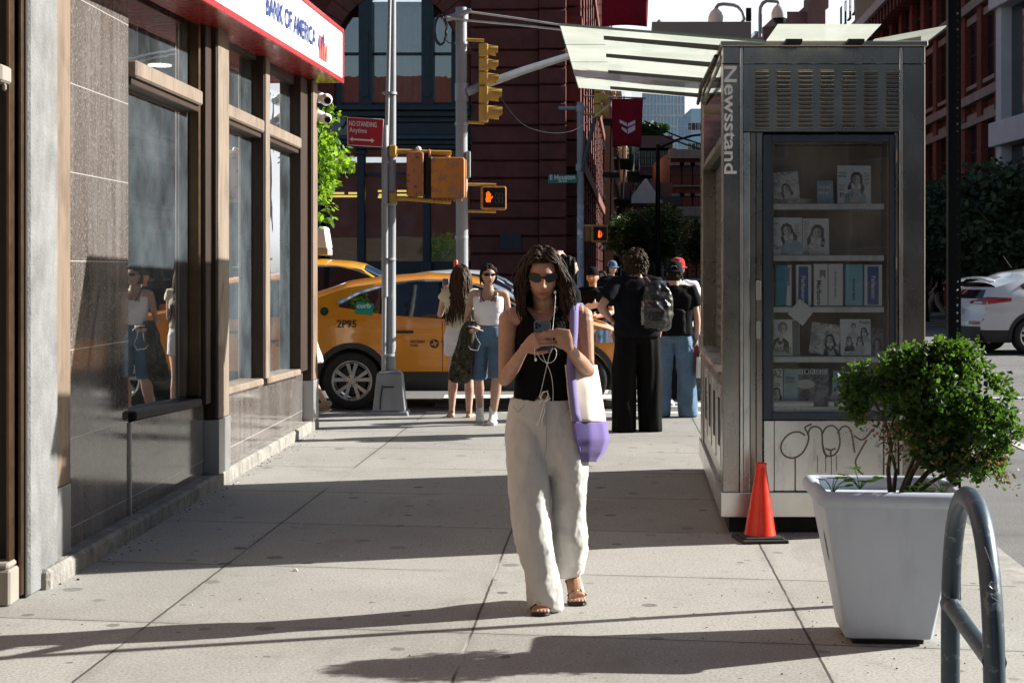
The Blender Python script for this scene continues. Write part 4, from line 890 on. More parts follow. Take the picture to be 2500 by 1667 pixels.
mb = MB(); mb.add([onp(u,v) for u, v in ((.06,.22),(.15,.31),(.15,.25),(.68,.25),(.68,.31),(.77,.22),(.68,.13),(.68,.19),(.15,.19),(.15,.13))], [list(range(10))]); mb.build('double_arrow', M['white_plain'], ns2)
# two old signal heads seen from behind
def rbox(mb, a, b, y0, y1, rr=.03):
    x0, x1 = min(a.x,b.x), max(a.x,b.x); z0, z1 = min(a.z,b.z), max(a.z,b.z); poly = []
    for cx, cz, t0 in ((x1-rr,z1-rr,0),(x0+rr,z1-rr,PI/2),(x0+rr,z0+rr,PI),(x1-rr,z0+rr,3*PI/2)):
        for i in range(5): t = t0+PI/2*i/4; poly.append((cx+rr*math.cos(t), cz+rr*math.sin(t)))
    mb.prism(poly, y0, y1, 'y')
for nm, lb, x0, x1, y0, y1, m, dy in (('pedestrian_signal','weathered dull orange signal box seen from behind, narrower of the two on the grey pole',935,974,350,452,'sig_rust',.0), ('pedestrian_signal','chipped bright orange signal box seen from behind, wider of the two on the grey pole',991,1068,363,456,'sig_orange',.0)):
    o = tag_at(nm, lb, 'pedestrian signal', (x0+x1)/2, y1, Y1, 'old signal boxes on the grey pole')
    mb = MB(); rbox(mb, PD(x0,y1,Y1), PD(x1,y0,Y1), Y1-.12+dy, Y1+.06); mb.build('housing', M[m], o, bevel=.012, seg=2, smooth=40)
    mb = MB(); rbox(mb, PD(x0+2,y1-2,Y1), PD(x1+3,y0+2,Y1), Y1+.062, Y1+.12, .02); mb.build('door_frame', M[m], o, bevel=.006)
    if x0 < 960:
        mb = MB(); mb.box(PD(976,0,Y1).x, PD(990,0,Y1).x, Y1-.06, Y1+.1, PD(0,456,Y1).z, PD(0,352,Y1).z); mb.build('visor', M['black'], o, bevel=.01)
    else:
        mb = MB(); 
        for i in range(9): q = PD(995+i*8, 459, Y1-.08); mb.box(q.x-.008, q.x+.008, Y1-.12, Y1+.05, q.z-.012, q.z+.012)
        mb.build('drip_louvre', M['sig_rust'], o)
    zz = PD(0,347,Y1).z if x0 < 960 else PD(0,352,Y1).z; xm = PD((x0+x1)/2,0,Y1).x
    mb = MB(); mb.cyl((xm,Y1-.03,PD(0,y0,Y1).z-.01),(xm,Y1-.03,zz),.024,n=10); mb.cyl((xm,Y1-.03,PD(0,y1,Y1).z+.01),(xm,Y1-.03,PD(0,463,Y1).z),.024,n=10); mb.build('collar', M['sig_yellow'], o, smooth=40)
    if x0 > 960: mb = MB(); mb.tube([PD(975,352,Y1-.06), PD(985,346,Y1-.06), PD(988,362,Y1-.06)], [.014,.022,.014], 8); mb.build('latch', M['sig_rust'], o, smooth=60)
br = tag_at('signal_bracket', 'yellow pipe brackets holding the old signal boxes on the grey pole', 'bracket', 905, 455, Y1)
for y, ye in ((348,352),(456,464)):
    mb = MB(); mb.tube([PD(899,y,Y1-.03), PD(930,y,Y1-.03), PD(1000,lerp(y,ye,.7),Y1-.03), PD(1036,ye,Y1-.03)], [.03,.026,.026,.028], 10); mb.build('pipe', M['sig_yellow'], br, smooth=50)
    mb = MB(); q = PD(901,y,Y1); mb.box(q.x-.03, q.x+.05, Y1-.085, Y1+.06, q.z-.065, q.z+.065); mb.build('pole_clamp', M['sig_yellow'], br, bevel=.012)
mb = MB(); mb.sphere(PD(961,343,Y1-.03), .032, 14, 10); mb.build('finial', M['white_plain'], br, smooth=180)
# ------------------------------------------------------------------ far kerb: tall silver pole with lights, wires and red hand
Y2 = 28.0
p2 = thing('signal_pole', 'tall silver pole behind the taxi carrying a five section light and long arm', 'pole', (PD(1062,0,Y2).x, Y2, ZR(0,Y2)))
mb = MB(); mb.tube([(PD(1062,0,Y2).x, Y2, ZR(0,Y2)), PD(1061,500,Y2), PD(1060,300,Y2), PD(1059,18,Y2)], [.105,.103,.10,.095], 20); mb.build('pole_shaft', M['grey_paint'], p2, smooth=60)
for y, h in ((212,.15),(40,.07),(285,.03),(545,.03),(100,.02)): mb = MB(); q = PD(1060,y,Y2); mb.cyl(q-Vector((0,0,h)), q+Vector((0,0,h)), .115, n=18); mb.build('clamp_band', M['galv'], p2, smooth=40)
mb = MB(); mb.tube([PD(1072,212,Y2-.05), PD(1110,196,Y2), PD(1200,163,Y2+.3), PD(1300,131,Y2+.6), PD(1420,100,Y2+1)], [.075,.072,.068,.06,.05], 12); mb.build('mast_arm', M['grey_paint'], p2, smooth=60)
mb = MB(); mb.tube([PD(1014,46,Y2-.1), PD(1040,40,Y2-.12), PD(1082,24,Y2-.14)], [.05,.055,.04], 10); mb.build('wire_bracket', M['galv'], p2, smooth=60)
mb = MB(); rr_ = random.Random(2)
cpt = PD(1012, 70, Y2-.14)
for k in range(6): mb.tube([cpt+Vector((.1*math.cos(t)+rr_.uniform(-.015,.015), rr_.uniform(-.05,.05), .25*math.sin(t)+rr_.uniform(-.02,.02))) for t in [2*PI*i/18 for i in range(19)]], .012, 5)
tag(centre(mb.build('cable_coil', M['cable'], None, smooth=180)), 'coil of black cable hanging from the top bracket of the silver pole', 'cable')
mb = MB(); mb.tube([PD(1020,90,Y2-.14), PD(1030,98,Y2-.14), PD(1047,104,Y2-.1)], .01, 5); tag(centre(mb.build('cable_tail', M['cable'], None)), 'loose cable end curving from the coil into the silver pole', 'cable')
for i, (l, lb) in enumerate((([(1082,28),(1190,43),(1300,60),(1420,82),(1560,110),(1800,150)], 'upper pale wire running right from the silver pole top'), ([(1026,40),(1080,48),(1190,58),(1290,69),(1420,92),(1560,120),(1800,165)], 'lower pale wire running right from the silver pole bracket'))):
    mb = MB(); mb.tube([PD(x, y, Y2-.14+.002*(x-1080)) for x, y in l], .018, 6); tag(centre(mb.build('overhead_wire', M['cable_lt'], None)), lb, 'wire', 'pale wires from the silver pole')
mb = MB(); mb.tube([PD(1074,102,Y2), PD(1104,150,Y2+.05), PD(1150,225,Y2+.1), PD(1200,285,Y2+.5), PD(1260,305,Y2+1), PD(1310,302,Y2+1.5), PD(1345,283,Y2+2), PD(1400,240,Y2+3)], .006, 5, sm=True); tag(centre(mb.build('overhead_wire', M['cable'], None)), 'thin sagging wire drooping below the five section traffic light', 'wire')
def side_light(name, label, Y, x0, x1, xv, secs, pole_x, arms, group=None, mm='sig_yellow'):
    """traffic light seen from its side: housing sections with hoods to the right"""
    o = tag_at(name, label, 'traffic light', (x0+x1)/2, secs[-1][1], Y, group)
    for (y0, y1, xr) in secs:
        a, b = PD(x0,y1-.6,Y), PD(x1,y0+.6,Y); hw = (b.z-a.z)*.5
        mb = MB(); mb.box(a.x, b.x, Y-hw, Y+hw, a.z, b.z); s = mb.build('section', M[mm], o, bevel=.02, seg=2)
        c = PD(x1, (y0+y1)/2-1, Y); L = PD(xr,0,Y).x-c.x; r_ = hw*.86; mb = MB(); n = 16; ring0 = []; ring1 = []; vs = []; fs = []
        for i in range(n+1):
            t = -PI*.28+PI*1.56*i/n; ct, st = math.cos(t), math.sin(t)
            vs += [(c.x-.01, c.y+r_*ct, c.z+r_*st), (c.x+L*(1 if st > -.2 else .75), c.y+r_*ct*.97, c.z+r_*st*.97-.02), (c.x+L*(1 if st > -.2 else .75), c.y+r_*ct*.9, c.z+r_*st*.9-.02), (c.x-.01, c.y+r_*ct*.92, c.z+r_*st*.92)]
        for i in range(n): fs += [(4*i, 4*i+1, 4*i+5, 4*i+4), (4*i+1, 4*i+2, 4*i+6, 4*i+5), (4*i+2, 4*i+3, 4*i+7, 4*i+6)]
        mb.add(vs, fs); mb.build('hood', M[mm], s, smooth=50); mb = MB(); mb.cyl((c.x, c.y, c.z), (c.x+.015, c.y, c.z), r_*.8, n=16); mb.build('lens', M['win_dark'], s)
    for y in arms:
        mb = MB(); mb.tube([PD(pole_x,y,Y), PD((x0+x1)/2,y+1.5,Y), (PD((x0+x1)/2+1,y+1.5,Y)+Vector((0,0,.0)))], .028 if Y < 40 else .04, 8); mb.build('arm', M[mm], o, smooth=50)
    return o
side_light('traffic_light', 'yellow five section traffic light seen from the side on the silver pole', Y2, 1100, 1121, 1150, [(101,133,1144),(134,165,1145),(166,198,1146),(199,239,1153),(240,281,1154)], 1072, (92, 281))
def hand_sign(o, cx, cy, s, Y, m):
    """raised palm of lamps, s = palm width in display pixels"""
    def shp(pts): 
        mb = MB(); mb.add([PD(cx+x*s, cy+y*s, Y) for x, y in pts], [list(range(len(pts)))]); return mb
    out = MB()
    polys = [[(-.5,1.1),(.45,1.1),(.5,.45),(.5,-.1),(-.5,-.1),(-.62,.4)], [(-.5,-.1),(-.27,-.1),(-.3,-.95),(-.42,-.98),(-.52,-.9)], [(-.25,-.1),(-.02,-.1),(-.0,-1.2),(-.12,-1.28),(-.24,-1.2)], [(.0,-.1),(.23,-.1),(.25,-1.1),(.13,-1.18),(.02,-1.1)], [(.26,-.1),(.5,-.1),(.54,-.75),(.42,-.85),(.3,-.75)], [(.5,.5),(.5,.1),(.85,-.25),(1.0,-.15),(.9,.1)]]
    for p in polys: out.add([PD(cx+x*s, cy+y*s, Y) for x, y in p], [list(range(len(p)))])
    return out.build('lit_hand', m, o)
def ped(label, Y, x0, x1, y0, y1, hx, hy, hs, pole_x, pipes, back=0):
    o = tag_at('pedestrian_signal', label, 'pedestrian signal', (x0+x1)/2, y1, Y)
    mb = MB(); rbox(mb, PD(x0,y1,Y), PD(x1,y0,Y), Y-.04, Y+.2, .04); mb.build('housing', M['sig_orange'], o, bevel=.012)
    mb = MB(); rbox(mb, PD(x0+6,y1-5,Y), PD(x1-3,y0+4,Y), Y-.046, Y-.041, .02); mb.build('screen', M['black'], o)
    hand_sign(o, hx, hy, hs, Y-.05, M['hand_on'])
    dg = MB(); w = (x1-x0)
    for k in (0, 1):
        X0 = x0+w*(.57+.17*k); 
        for a, b in (((0,0),(1,0)),((0,1),(1,1)),((0,2),(1,2)),((0,0),(0,1)),((1,0),(1,1)),((0,1),(0,2)),((1,1),(1,2))):
            p, q = [PD(X0+e[0]*w*.11, lerp(y0,y1,.3)+e[1]*(y1-y0)*.2, Y-.05) for e in (a, b)]; dg.tube([p, q], .006*Y/28, 4)
    dg.build('dim_digits', mat('dim_digit', (.06,.05,.045), .6), o)
    for y in pipes:
        mb = MB(); mb.tube([PD(pole_x,y,Y+.05), PD(x0+(x1-x0)*.6,y+1,Y+.05)], .026*Y/28, 8); mb.build('pipe', M['sig_yellow'], o, smooth=50)
    return o
ped('orange pedestrian signal with lit red hand beside the silver pole', Y2, 1104, 1163, 428, 482, 1122, 453, 10.5, 1070, (424, 485))
mb = MB(); q = PD(1074,378,Y2-.05); mb.box(q.x-.03, q.x+.05, Y2-.15, Y2+.05, q.z-.22, q.z+.22); tag(centre(mb.build('cabinet_plate', M['grey_paint'], None, bevel=.01)), 'thin grey plate strapped edge-on to the silver pole', 'plate')
mb = MB(); mb.box(PD(1042,0,23).x, PD(1053,0,23).x, 22.95, 23.05, 0.02, 1.55); lp_ = thing('barricade_lamp', 'small orange warning lamp on a slim grey post behind the long haired woman', 'lamp', (PD(1047,0,23).x, 23, 0)); mb.build('post', M['galv'], lp_)
mb = MB(); mb.tube([PD(1047,614,23), PD(1047,600,23), PD(1047,597,23)], [.03,.03,.018], 12); mb.build('lamp_lens', mat('orange_lens', (.75,.12,.02), .3), lp_, smooth=50)
# ------------------------------------------------------------------ third pole at the far corner
Y3 = 50.0
p3 = thing('signal_pole', 'far slender grey pole covered in stickers under the green street sign', 'pole', (PD(1333,0,Y3).x, Y3, .1))
stick = paper = paint_metal('stickered_pole_paint', (.34,.38,.44), .5, (.7,.7,.72), .9, 6, 0, .3, .54)
mb = MB(); mb.tube([(PD(1333,0,Y3).x, Y3, .1), PD(1333,470,Y3)], [.105,.10], 14); mb.build('stickered_shaft', stick, p3, smooth=60)
mb = MB(); mb.tube([PD(1333,470,Y3), PD(1332,235,Y3)], [.10,.095], 14); mb.build('pole_shaft', M['grey_paint'], p3, smooth=60)
mb = MB(); mb.tube([PD(1283,249,Y3), PD(1345,249,Y3)], .06, 10); mb.build('cross_arm', M['grey_paint'], p3, smooth=60)
mb = MB(); mb.tube([PD(1337,392,Y3-.1), PD(1352,330,Y3-.1), PD(1378,225,Y3-.1)], .06, 8); mb.build('brace_arm', mat('dark_arm', (.05,.055,.06), .5), p3, smooth=60)
for y in (250, 385): mb = MB(); q = PD(1332,y,Y3); mb.cyl(q-Vector((0,0,.1)), q+Vector((0,0,.1)), .13, n=14); mb.build('clamp_band', M['galv'], p3, smooth=40)
st = tag_at('street_sign', 'green E Houston Street name sign on the far pole', 'street sign', 1292, 420, Y3)
A_, B_, C_, D_ = PD(1259,421.5,Y3-.12), PD(1325,420,Y3-.12), PD(1325,401.5,Y3-.12), PD(1259,403,Y3-.12); _, nn = plate(st, A_, B_, C_, D_, 'sign_plate', M['sign_green'], 0, .02)
xd, zd = (B_-A_).normalized(), (D_-A_).normalized()
text('E Houston', .15, 'lettering', M['white_plain'], st, A_+(B_-A_)*.06+(D_-A_)*.44+nn*.006, xd, zd, width=.77, bold=.02); text('Street', .075, 'lettering', M['white_plain'], st, A_+(B_-A_)*.36+(D_-A_)*.1+nn*.006, xd, zd, width=.26, bold=.01)
side_light('traffic_light', 'distant yellow traffic light below the canopy beside the maroon banner', Y3, 1365, 1380, 1400, [(190,213,1397),(214,240,1397),(241,271,1397)], 1340, (262,))
ped('distant pedestrian signal with lit red hand on the far corner pole', Y3, 1357, 1396, 517, 557, 1378, 538, 7.2, 1335, (519,))
mb = MB(); rbox(mb, PD(1343,555,Y3+.1), PD(1356,520,Y3+.1), Y3+.05, Y3+.3, .03); tag(centre(mb.build('signal_box', M['sig_rust'], None, bevel=.01)), 'rusty orange side box between the far pole and its red hand signal', 'box')
# maroon banners on poles from the left facade
def banner(x0, x1, y0, y1, Y, label, emblem):
    o = tag_at('banner', label, 'banner', x0, y0, Y, 'maroon banners over the side street')
    mb = MB(); mb.tube([PD(x0-62,y0-6,Y), PD(x1+6,y0-1,Y)], .03, 8); mb.build('banner_pole', M['galv'], o)
    def fn(u, v):
        p = PD(lerp(x0,x1,u)-3*v*math.sin(u*3)+(1-u)*2*v-(u)*4*v, lerp(y0,y1,v)+3*math.sin(u*PI)*(-1 if v > .5 else 1)*v, Y); p.y += .05*math.sin(u*5+v*2)+.03*math.sin(v*6); return p
    mb = MB(); mb.grid(fn, 14, 14); mb.build('cloth', M['maroon'], o, smooth=180, solid=.01)
    if emblem:
        em = MB()
        for pts in ([(1423,275),(1440,283),(1440,291),(1423,282)], [(1442,284),(1459,276),(1459,284),(1442,292)], [(1442,296),(1459,287),(1459,299),(1442,309)], [(1428,291),(1440,298),(1440,307),(1428,297)]):
            em.add([PD(x,y,Y-.12) for x, y in pts], [[0,1,2,3]])
        em.build('emblem', M['emblem'], o)
banner(1405, 1477, 227, 339, 60, 'maroon banner with white chevron emblem hanging below the canopy', True)
banner(1381, 1491, -40, 62, 60.5, 'plain maroon banner hanging at the top edge above the canopy', False)
# street lamp with a curved arm, bollard by the crossing
sl = tag_at('street_lamp', 'dark slender street lamp with curved arm in front of the far trees', 'street lamp', 1511, 640, 70)
mb = MB(); mb.tube([(PD(1511,0,70).x,70,.1), PD(1511,500,70), PD(1511,332,70)], [.13,.11,.08], 10); mb.build('lamp_post', M['black'], sl, smooth=60)
mb = MB(); mb.tube([PD(1511,342,70), PD(1525,335,70), PD(1555,322,70), PD(1590,312,70), PD(1618,309,70)], [.06,.06,.05,.05,.05], 8); mb.build('lamp_arm', M['black'], sl, smooth=60)
mb = MB(); mb.tube([PD(1618,310,70), PD(1632,311,70), PD(1646,312,70)], [.06,.15,.06], 10); mb.build('lamp_head', M['black'], sl, smooth=60)
for i, (a, b) in enumerate((((1480,278),(1606,330)), ((1480,290),(1606,342)))):
    mb = MB(); mb.tube([PD(lerp(a[0],b[0],t), lerp(a[1],b[1],t)+4*math.sin(t*PI), 66) for t in (0,.25,.5,.75,1)]+[PD(1720, b[1]+30, 66)], .035, 5); tag(centre(mb.build('overhead_cable', M['cable'], None)), ('upper' if i == 0 else 'lower')+' black cable crossing the side street below the banner', 'cable', 'cables crossing the side street')
bo = thing('bollard', 'grey domed metal bollard beside the newsstand at the crossing', 'bollard', (PD(1597,0,21).x, 21, ZR(0,21)))
mb = MB(); q = PD(1597,705,21); mb.tube([(q.x,21,ZR(0,21)),(q.x,21,.62),(q.x,21,.70),(q.x,21,.80),(q.x,21,.86),(q.x,21,.88)], [.15,.15,.19,.17,.10,.02], 18); mb.build('bollard_body', M['rack'], bo, smooth=50)
mb = MB(); mb.tube([(q.x,21,.52),(q.x,21,.56)], [.165,.165], 18); mb.build('band', M['black'], bo, smooth=50)
# ------------------------------------------------------------------ buildings across the street
def winbank(par, spots, mk):
    """first window built, the rest are copies sharing its mesh; spots: (offset, rot)"""
    first = None
    for (p, rz) in spots:
        if first is None:
            first = mk(par); kids = list(first.children); o = first
        else:
            o = first.copy(); COL.objects.link(o); o.parent = par
            for c in kids: d = c.copy(); COL.objects.link(d); d.parent = o
        o.location = Vector(p)-Vector(par.location); o.rotation_euler = (0,0,rz)
def simple_window(w, h, frame, lintel, sill=True, mull=1, depth=.12, rail=True):
    def mk(par):
        mb = MB()
        mb.box(-w/2-.02,-w/2+.07,-depth*.3,.0,0,h,0); mb.box(w/2-.07,w/2+.02,-depth*.3,.0,0,h,0); mb.box(-w/2+.07,w/2-.07,-depth*.3,0,h-.08,h,0); mb.box(-w/2+.07,w/2-.07,-depth*.3,0,0,.08,0)
        if rail: mb.box(-w/2+.07,w/2-.07,-depth*.25,0,h*.5-.03,h*.5+.03,0)
        for i in range(mull-1): x = -w/2+w*(i+1)/mull; mb.box(x-.03,x+.03,-depth*.28,0,.08,h-.08,0)
        if lintel: mb.box(-w/2-.15,w/2+.15,-depth*1.4,0,h+.002,h+.26,1)
        if sill: mb.box(-w/2-.12,w/2+.12,-depth*1.8,0,-.14,-.002,1)
        o = mb.build('window', [frame, lintel or frame], par, local=True)
        g = MB(); g.box(-w/2+.05,w/2-.05,-.012,-.002,.05,h-.05); g.build('pane', M['win_dark'], o, local=True); return o
    return mk
# --- dark red brick corner house with the arched windows
YP = 58.0
def PX(dx): return PD(dx, 0, YP).x
def PZ(dy): return PD(0, dy, YP).z
M['puck_pane'] = glass('upper_window_glass', (.8,.86,.9), 1.5, .0, .03, .22, 1)
pk = thing('red_brick_building', 'dark red brick corner building with tall arched teal windows over a shopfront', 'building', (-6, YP, .1))
wall = MB(); cxa = (PX(768)+PX(1052))/2; rx = (PX(1052)-PX(768))/2; zs = PZ(127); rz_ = (PX(1052)-PX(768))/2*1.04
def arch_pts(c, n=16): return [(c+rx*math.cos(PI*i/n), zs+rz_*math.sin(PI*i/n)) for i in range(n+1)]
pitch = PX(1052)-PX(768)+1.35
z0a = PZ(243)
def bay_poly(xa, xb, c): 
    return [(xa, z0a), (c-rx, z0a)]+[(c-rx, zs)]+arch_pts(c)[::-1][1:-1]+[(c+rx, zs)]+[(c+rx, z0a), (xb, z0a), (xb, 26), (xa, 26)]
xr_ = PX(1080)
bays = [cxa-pitch*i for i in range(4)]
for c in bays:
    xa, xb = c-pitch/2, (c+pitch/2 if c != bays[0] else xr_)
    me = MB(); me.prism(bay_poly(xa, xb, c), YP, YP+.9, 'y'); bm = bmesh.new(); bm.from_mesh(me.mesh('t')); bmesh.ops.triangulate(bm, faces=[f for f in bm.faces if len(f.verts) > 4]); m2 = bpy.data.meshes.new('wall'); bm.to_mesh(m2); bm.free()
    a = coords(m2)-np.array(pk.location[:], dtype=np.float32); setco(m2, a); link('wall', m2, M['puck_brick'], pk)
    # brick arch ring
    rg = MB(); n = 18
    for i in range(n):
        t0, t1 = PI*i/n, PI*(i+.94)/n
        q = [(c+(rx+e)*math.cos(t), zs+(rz_+e)*math.sin(t)) for e, t in ((0,t0),(.75,t0),(.75,t1),(0,t1))]
        rg.prism(q, YP-.10, YP+.02, 'y')
    rg.build('arch_ring', M['puck_stone'], pk)
    # window: teal frame in three lights
    wb = MB(); k = rx/142
    for x0, x1, pr in ((-142,-126,.3),(-86,-56,.55),(58,86,.55),(126,142,.3)): wb.box(c+x0*k, c+x1*k, YP+.5-pr, YP+.62, z0a, zs+rz_*(.86 if abs(x0+x1)/2 < 90 else .35))
    for x0, x1 in ((-79,-63),(65,79)): wb.box(c+x0*k, c+x1*k, YP-.12, YP-.05, z0a+.3, zs+.8)
    wn = wb.build('window', [M['teal_iron']], pk); wn.data.materials[0] = M['teal_iron']
    for x0, x1 in ((-84,-58),(60,84)): tl = MB(); tl.box(c+x0*k, c+x1*k, YP-.06, YP-.051, z0a+.5, zs+.5); tl.build('panel', M['teal_lt'], wn)
    rb_ = MB(); rb_.box(c-126*k, c+126*k, YP+.45, YP+.6, PZ(123), PZ(117)); rb_.box(c-126*k, c+126*k, YP+.4, YP+.62, z0a, z0a+.16); rb_.build('rail', M['teal_iron'], wn)
    for x0, x1 in ((-126,-86),(-56,58),(86,126)):
        g = MB()
        for za, zb_ in ((z0a+.16, PZ(123)), (PZ(117), zs+rz_*(.95 if x0 == -56 else .62))): g.quad((c+x0*k,YP+.55,za),(c+x1*k,YP+.55,za),(c+x1*k,YP+.55,zb_),(c+x0*k,YP+.55,zb_))
        g.build('pane', M['puck_pane'], wn)
    cu = MB(); cu.grid(lambda u, v: (c-126*k+252*k*u, YP+1.4+.12*math.sin(u*60)+.08*math.sin(u*23), z0a+.1+v*(zs+rz_*.8-z0a)), 90, 4); cu.build('curtain', M.setdefault('puck_curtain', mat('grey_curtain', (.40,.38,.36), .9, var=.4, vs=.8)), wn, smooth=180)
    bk = MB(); bk.box(c-rx, c+rx, YP+2.4, YP+2.5, z0a, zs+rz_); bk.build('room_back', M['dark_gap'], wn)
# storefront
xl = PX(768)-pitch*3.3
for y0, y1, pr, mm in ((243,256,.42,'teal_iron'),(256,270,.25,'teal_iron'),(270,282,.12,'teal_iron'),(282,312,.06,'teal_iron'),(312,322,.3,'teal_lt'),(322,333,.15,'teal_iron'),(333,343,.08,'teal_iron')):
    mb = MB(); mb.box(xl, xr_, YP-pr, YP+.6, PZ(y1)+.004, PZ(y0)); mb.build('cornice_band', M[mm], pk, bevel=.02)
colx = [1062, 980, 829, 745]
colx += [x-310 for x in (1050, 980, 829, 745)]
for x in colx:
    mb = MB(); mb.box(PX(x-9), PX(x+9), YP-.05, YP+.5, .14, PZ(344)); mb.box(PX(x-13), PX(x+13), YP-.12, YP+.5, .14, PZ(600)); mb.box(PX(x-12), PX(x+12), YP-.1, YP+.5, PZ(356), PZ(345)); mb.build('shop_column', M['teal_iron'], pk, bevel=.03)
sf = MB(); sf.box(xl, xr_, YP+.1, YP+.35, PZ(404), PZ(396)); sf.box(xl, xr_, YP+.1, YP+.4, .14, PZ(600)); sf.build('shop_rail', M['teal_iron'], pk)
sg_ = MB(); sg_.quad((xl,YP+.3,PZ(600)),(xr_,YP+.3,PZ(600)),(xr_,YP+.3,PZ(344)),(xl,YP+.3,PZ(344))); sg_.build('shop_pane', M['glass'], pk)
rm = MB(); rm.box(xl, xr_, YP+7, YP+7.1, .14, PZ(344)); rm.box(xl, xr_, YP+.7, YP+7, .1, .13); rm.box(xl, xr_, YP+.7, YP+7, PZ(330), PZ(326)); rm.build('shop_room', mat('dark_shop_room', (.035,.034,.033), .8), pk)
for (x0, x1, y, d) in ((742,790,446,3),(800,835,446,3),(868,905,441,3.2),(912,960,441,3.2),(870,905,450,2.6),(912,1000,450,2.6),(748,836,453,2.4),(868,980,455,2.2),(788,815,400,3)):
    k = (YP+d)/YP; mb = MB(); z = H+(PZ(y)-H)*k; mb.box(PX(x0)*k, PX(x1)*k, YP+d, YP+d+.1, z, z+.07); mb.build('ceiling_tube', M['lamp_yellow'], pk)
for x, w, h, c in ((905,.8,1.1,(.3,.28,.25)),(930,1.2,.7,(.4,.38,.34)),(850,1.0,1.3,(.10,.09,.08)),(790,1.1,.9,(.12,.08,.06)),(1010,.9,1.4,(.06,.06,.06)),(960,1.6,.5,(.16,.10,.06))):
    mb = MB(); mb.box(PX(x)-w/2, PX(x)+w/2, YP+1.2, YP+1.5, .9, .9+h); mb.build('display_board', mat('display', c, .6), pk, bevel=.02)
text('&', 1.05, 'lettering', M['grey_stone'], pk, Vector((PX(747), YP-.12, PZ(326))), (1,0,0), (0,0,1), bold=.03)
# rusticated corner pier
zz = .14; i = 0
hs = [1.3,.75,.62,.62,.62,.80,.62,.62,.62,.8,.62,.62,.62,.8,.62,.62,.9,.62,.62,.62,.9,.62,.62,.62,.9,.62,.62,.62,.9,.62,.62,.62]
pr_ = MB(); pl2 = MB()
for h in hs:
    e = .12 if i == 0 else 0
    pr_.box(PX(1082)-e, PX(1238), YP-.22-e, YP+.8, zz, zz+h-.07); pr_.box(PX(1083), PX(1238), YP-.10, YP+.8, zz+h-.07, zz+h)
    pl2.box(PX(1238)+.004, PX(1300), YP-.50-e, YP+.8, zz, zz+h-.07); pl2.box(PX(1238)+.004, PX(1298), YP-.36, YP+.8, zz+h-.07, zz+h); zz += h; i += 1
pr_.build('corner_pier', M['puck_stone'], pk, bevel=.03); pl2.build('corner_pilaster', M['puck_stone'], pk, bevel=.03)
mb = MB(); mb.box(PX(1148), PX(1196), YP-.26, YP-.225, PZ(572), PZ(536)); mb.build('wall_plaque', M['teal_iron'], pk)
x0s = PX(1300)
def SDX(y, t): return x0s+.072*(y-YP)+t
sw_ = MB()
sw_.hexa([(SDX(YP,-3),YP+.8,.1),(SDX(YP,-.02),YP+.8,.1),(SDX(110,-.02),110,.1),(SDX(110,-3),110,.1),(SDX(YP,-3),YP+.8,26),(SDX(YP,-.02),YP+.8,26),(SDX(110,-.02),110,26),(SDX(110,-3),110,26)]); sw_.build('side_wall', M['puck_brick'], pk)
y = YP+2.2
while y < 109:
    mb = MB(); zz = .1; k = 0
    while zz < 25: mb.hexa([(SDX(y,-.1),y,zz),(SDX(y,.45),y,zz),(SDX(y+1.1,.45),y+1.1,zz),(SDX(y+1.1,-.1),y+1.1,zz)]+[(SDX(y,-.1),y,zz+.62),(SDX(y,.45),y,zz+.62),(SDX(y+1.1,.45),y+1.1,zz+.62),(SDX(y+1.1,-.1),y+1.1,zz+.62)]); zz += .7
    mb.build('pilaster', M['puck_stone'], pk)
    for z0 in (1.0, 6.2, 11, 15.5, 20):
        mb = MB(); mb.hexa([(SDX(y+1.6,-.1),y+1.6,z0),(SDX(y+1.6,.06),y+1.6,z0),(SDX(y+3.6,.06),y+3.6,z0),(SDX(y+3.6,-.1),y+3.6,z0)]+[(SDX(y+1.6,-.1),y+1.6,z0+3.2),(SDX(y+1.6,.06),y+1.6,z0+3.2),(SDX(y+3.6,.06),y+3.6,z0+3.2),(SDX(y+3.6,-.1),y+3.6,z0+3.2)]); mb.build('side_window', M['win_dark'], pk)
    y += 4.2
for z0 in (5.3, 10.2, 14.8, 25.2):
    mb = MB(); mb.hexa([(SDX(YP,-.1),YP+.81,z0),(SDX(YP,.6),YP+.81,z0),(SDX(110,.6),110,z0),(SDX(110,-.1),110,z0)]+[(SDX(YP,-.1),YP+.81,z0+.5),(SDX(YP,.6),YP+.81,z0+.5),(SDX(110,.6),110,z0+.5),(SDX(110,-.1),110,z0+.5)]); mb.build('side_cornice', M['puck_stone'], pk)
mb = MB(); mb.box(xl, x0s-.1, YP+1, YP+40, 25.8, 26.2); mb.build('roof', M['roofing'], pk)
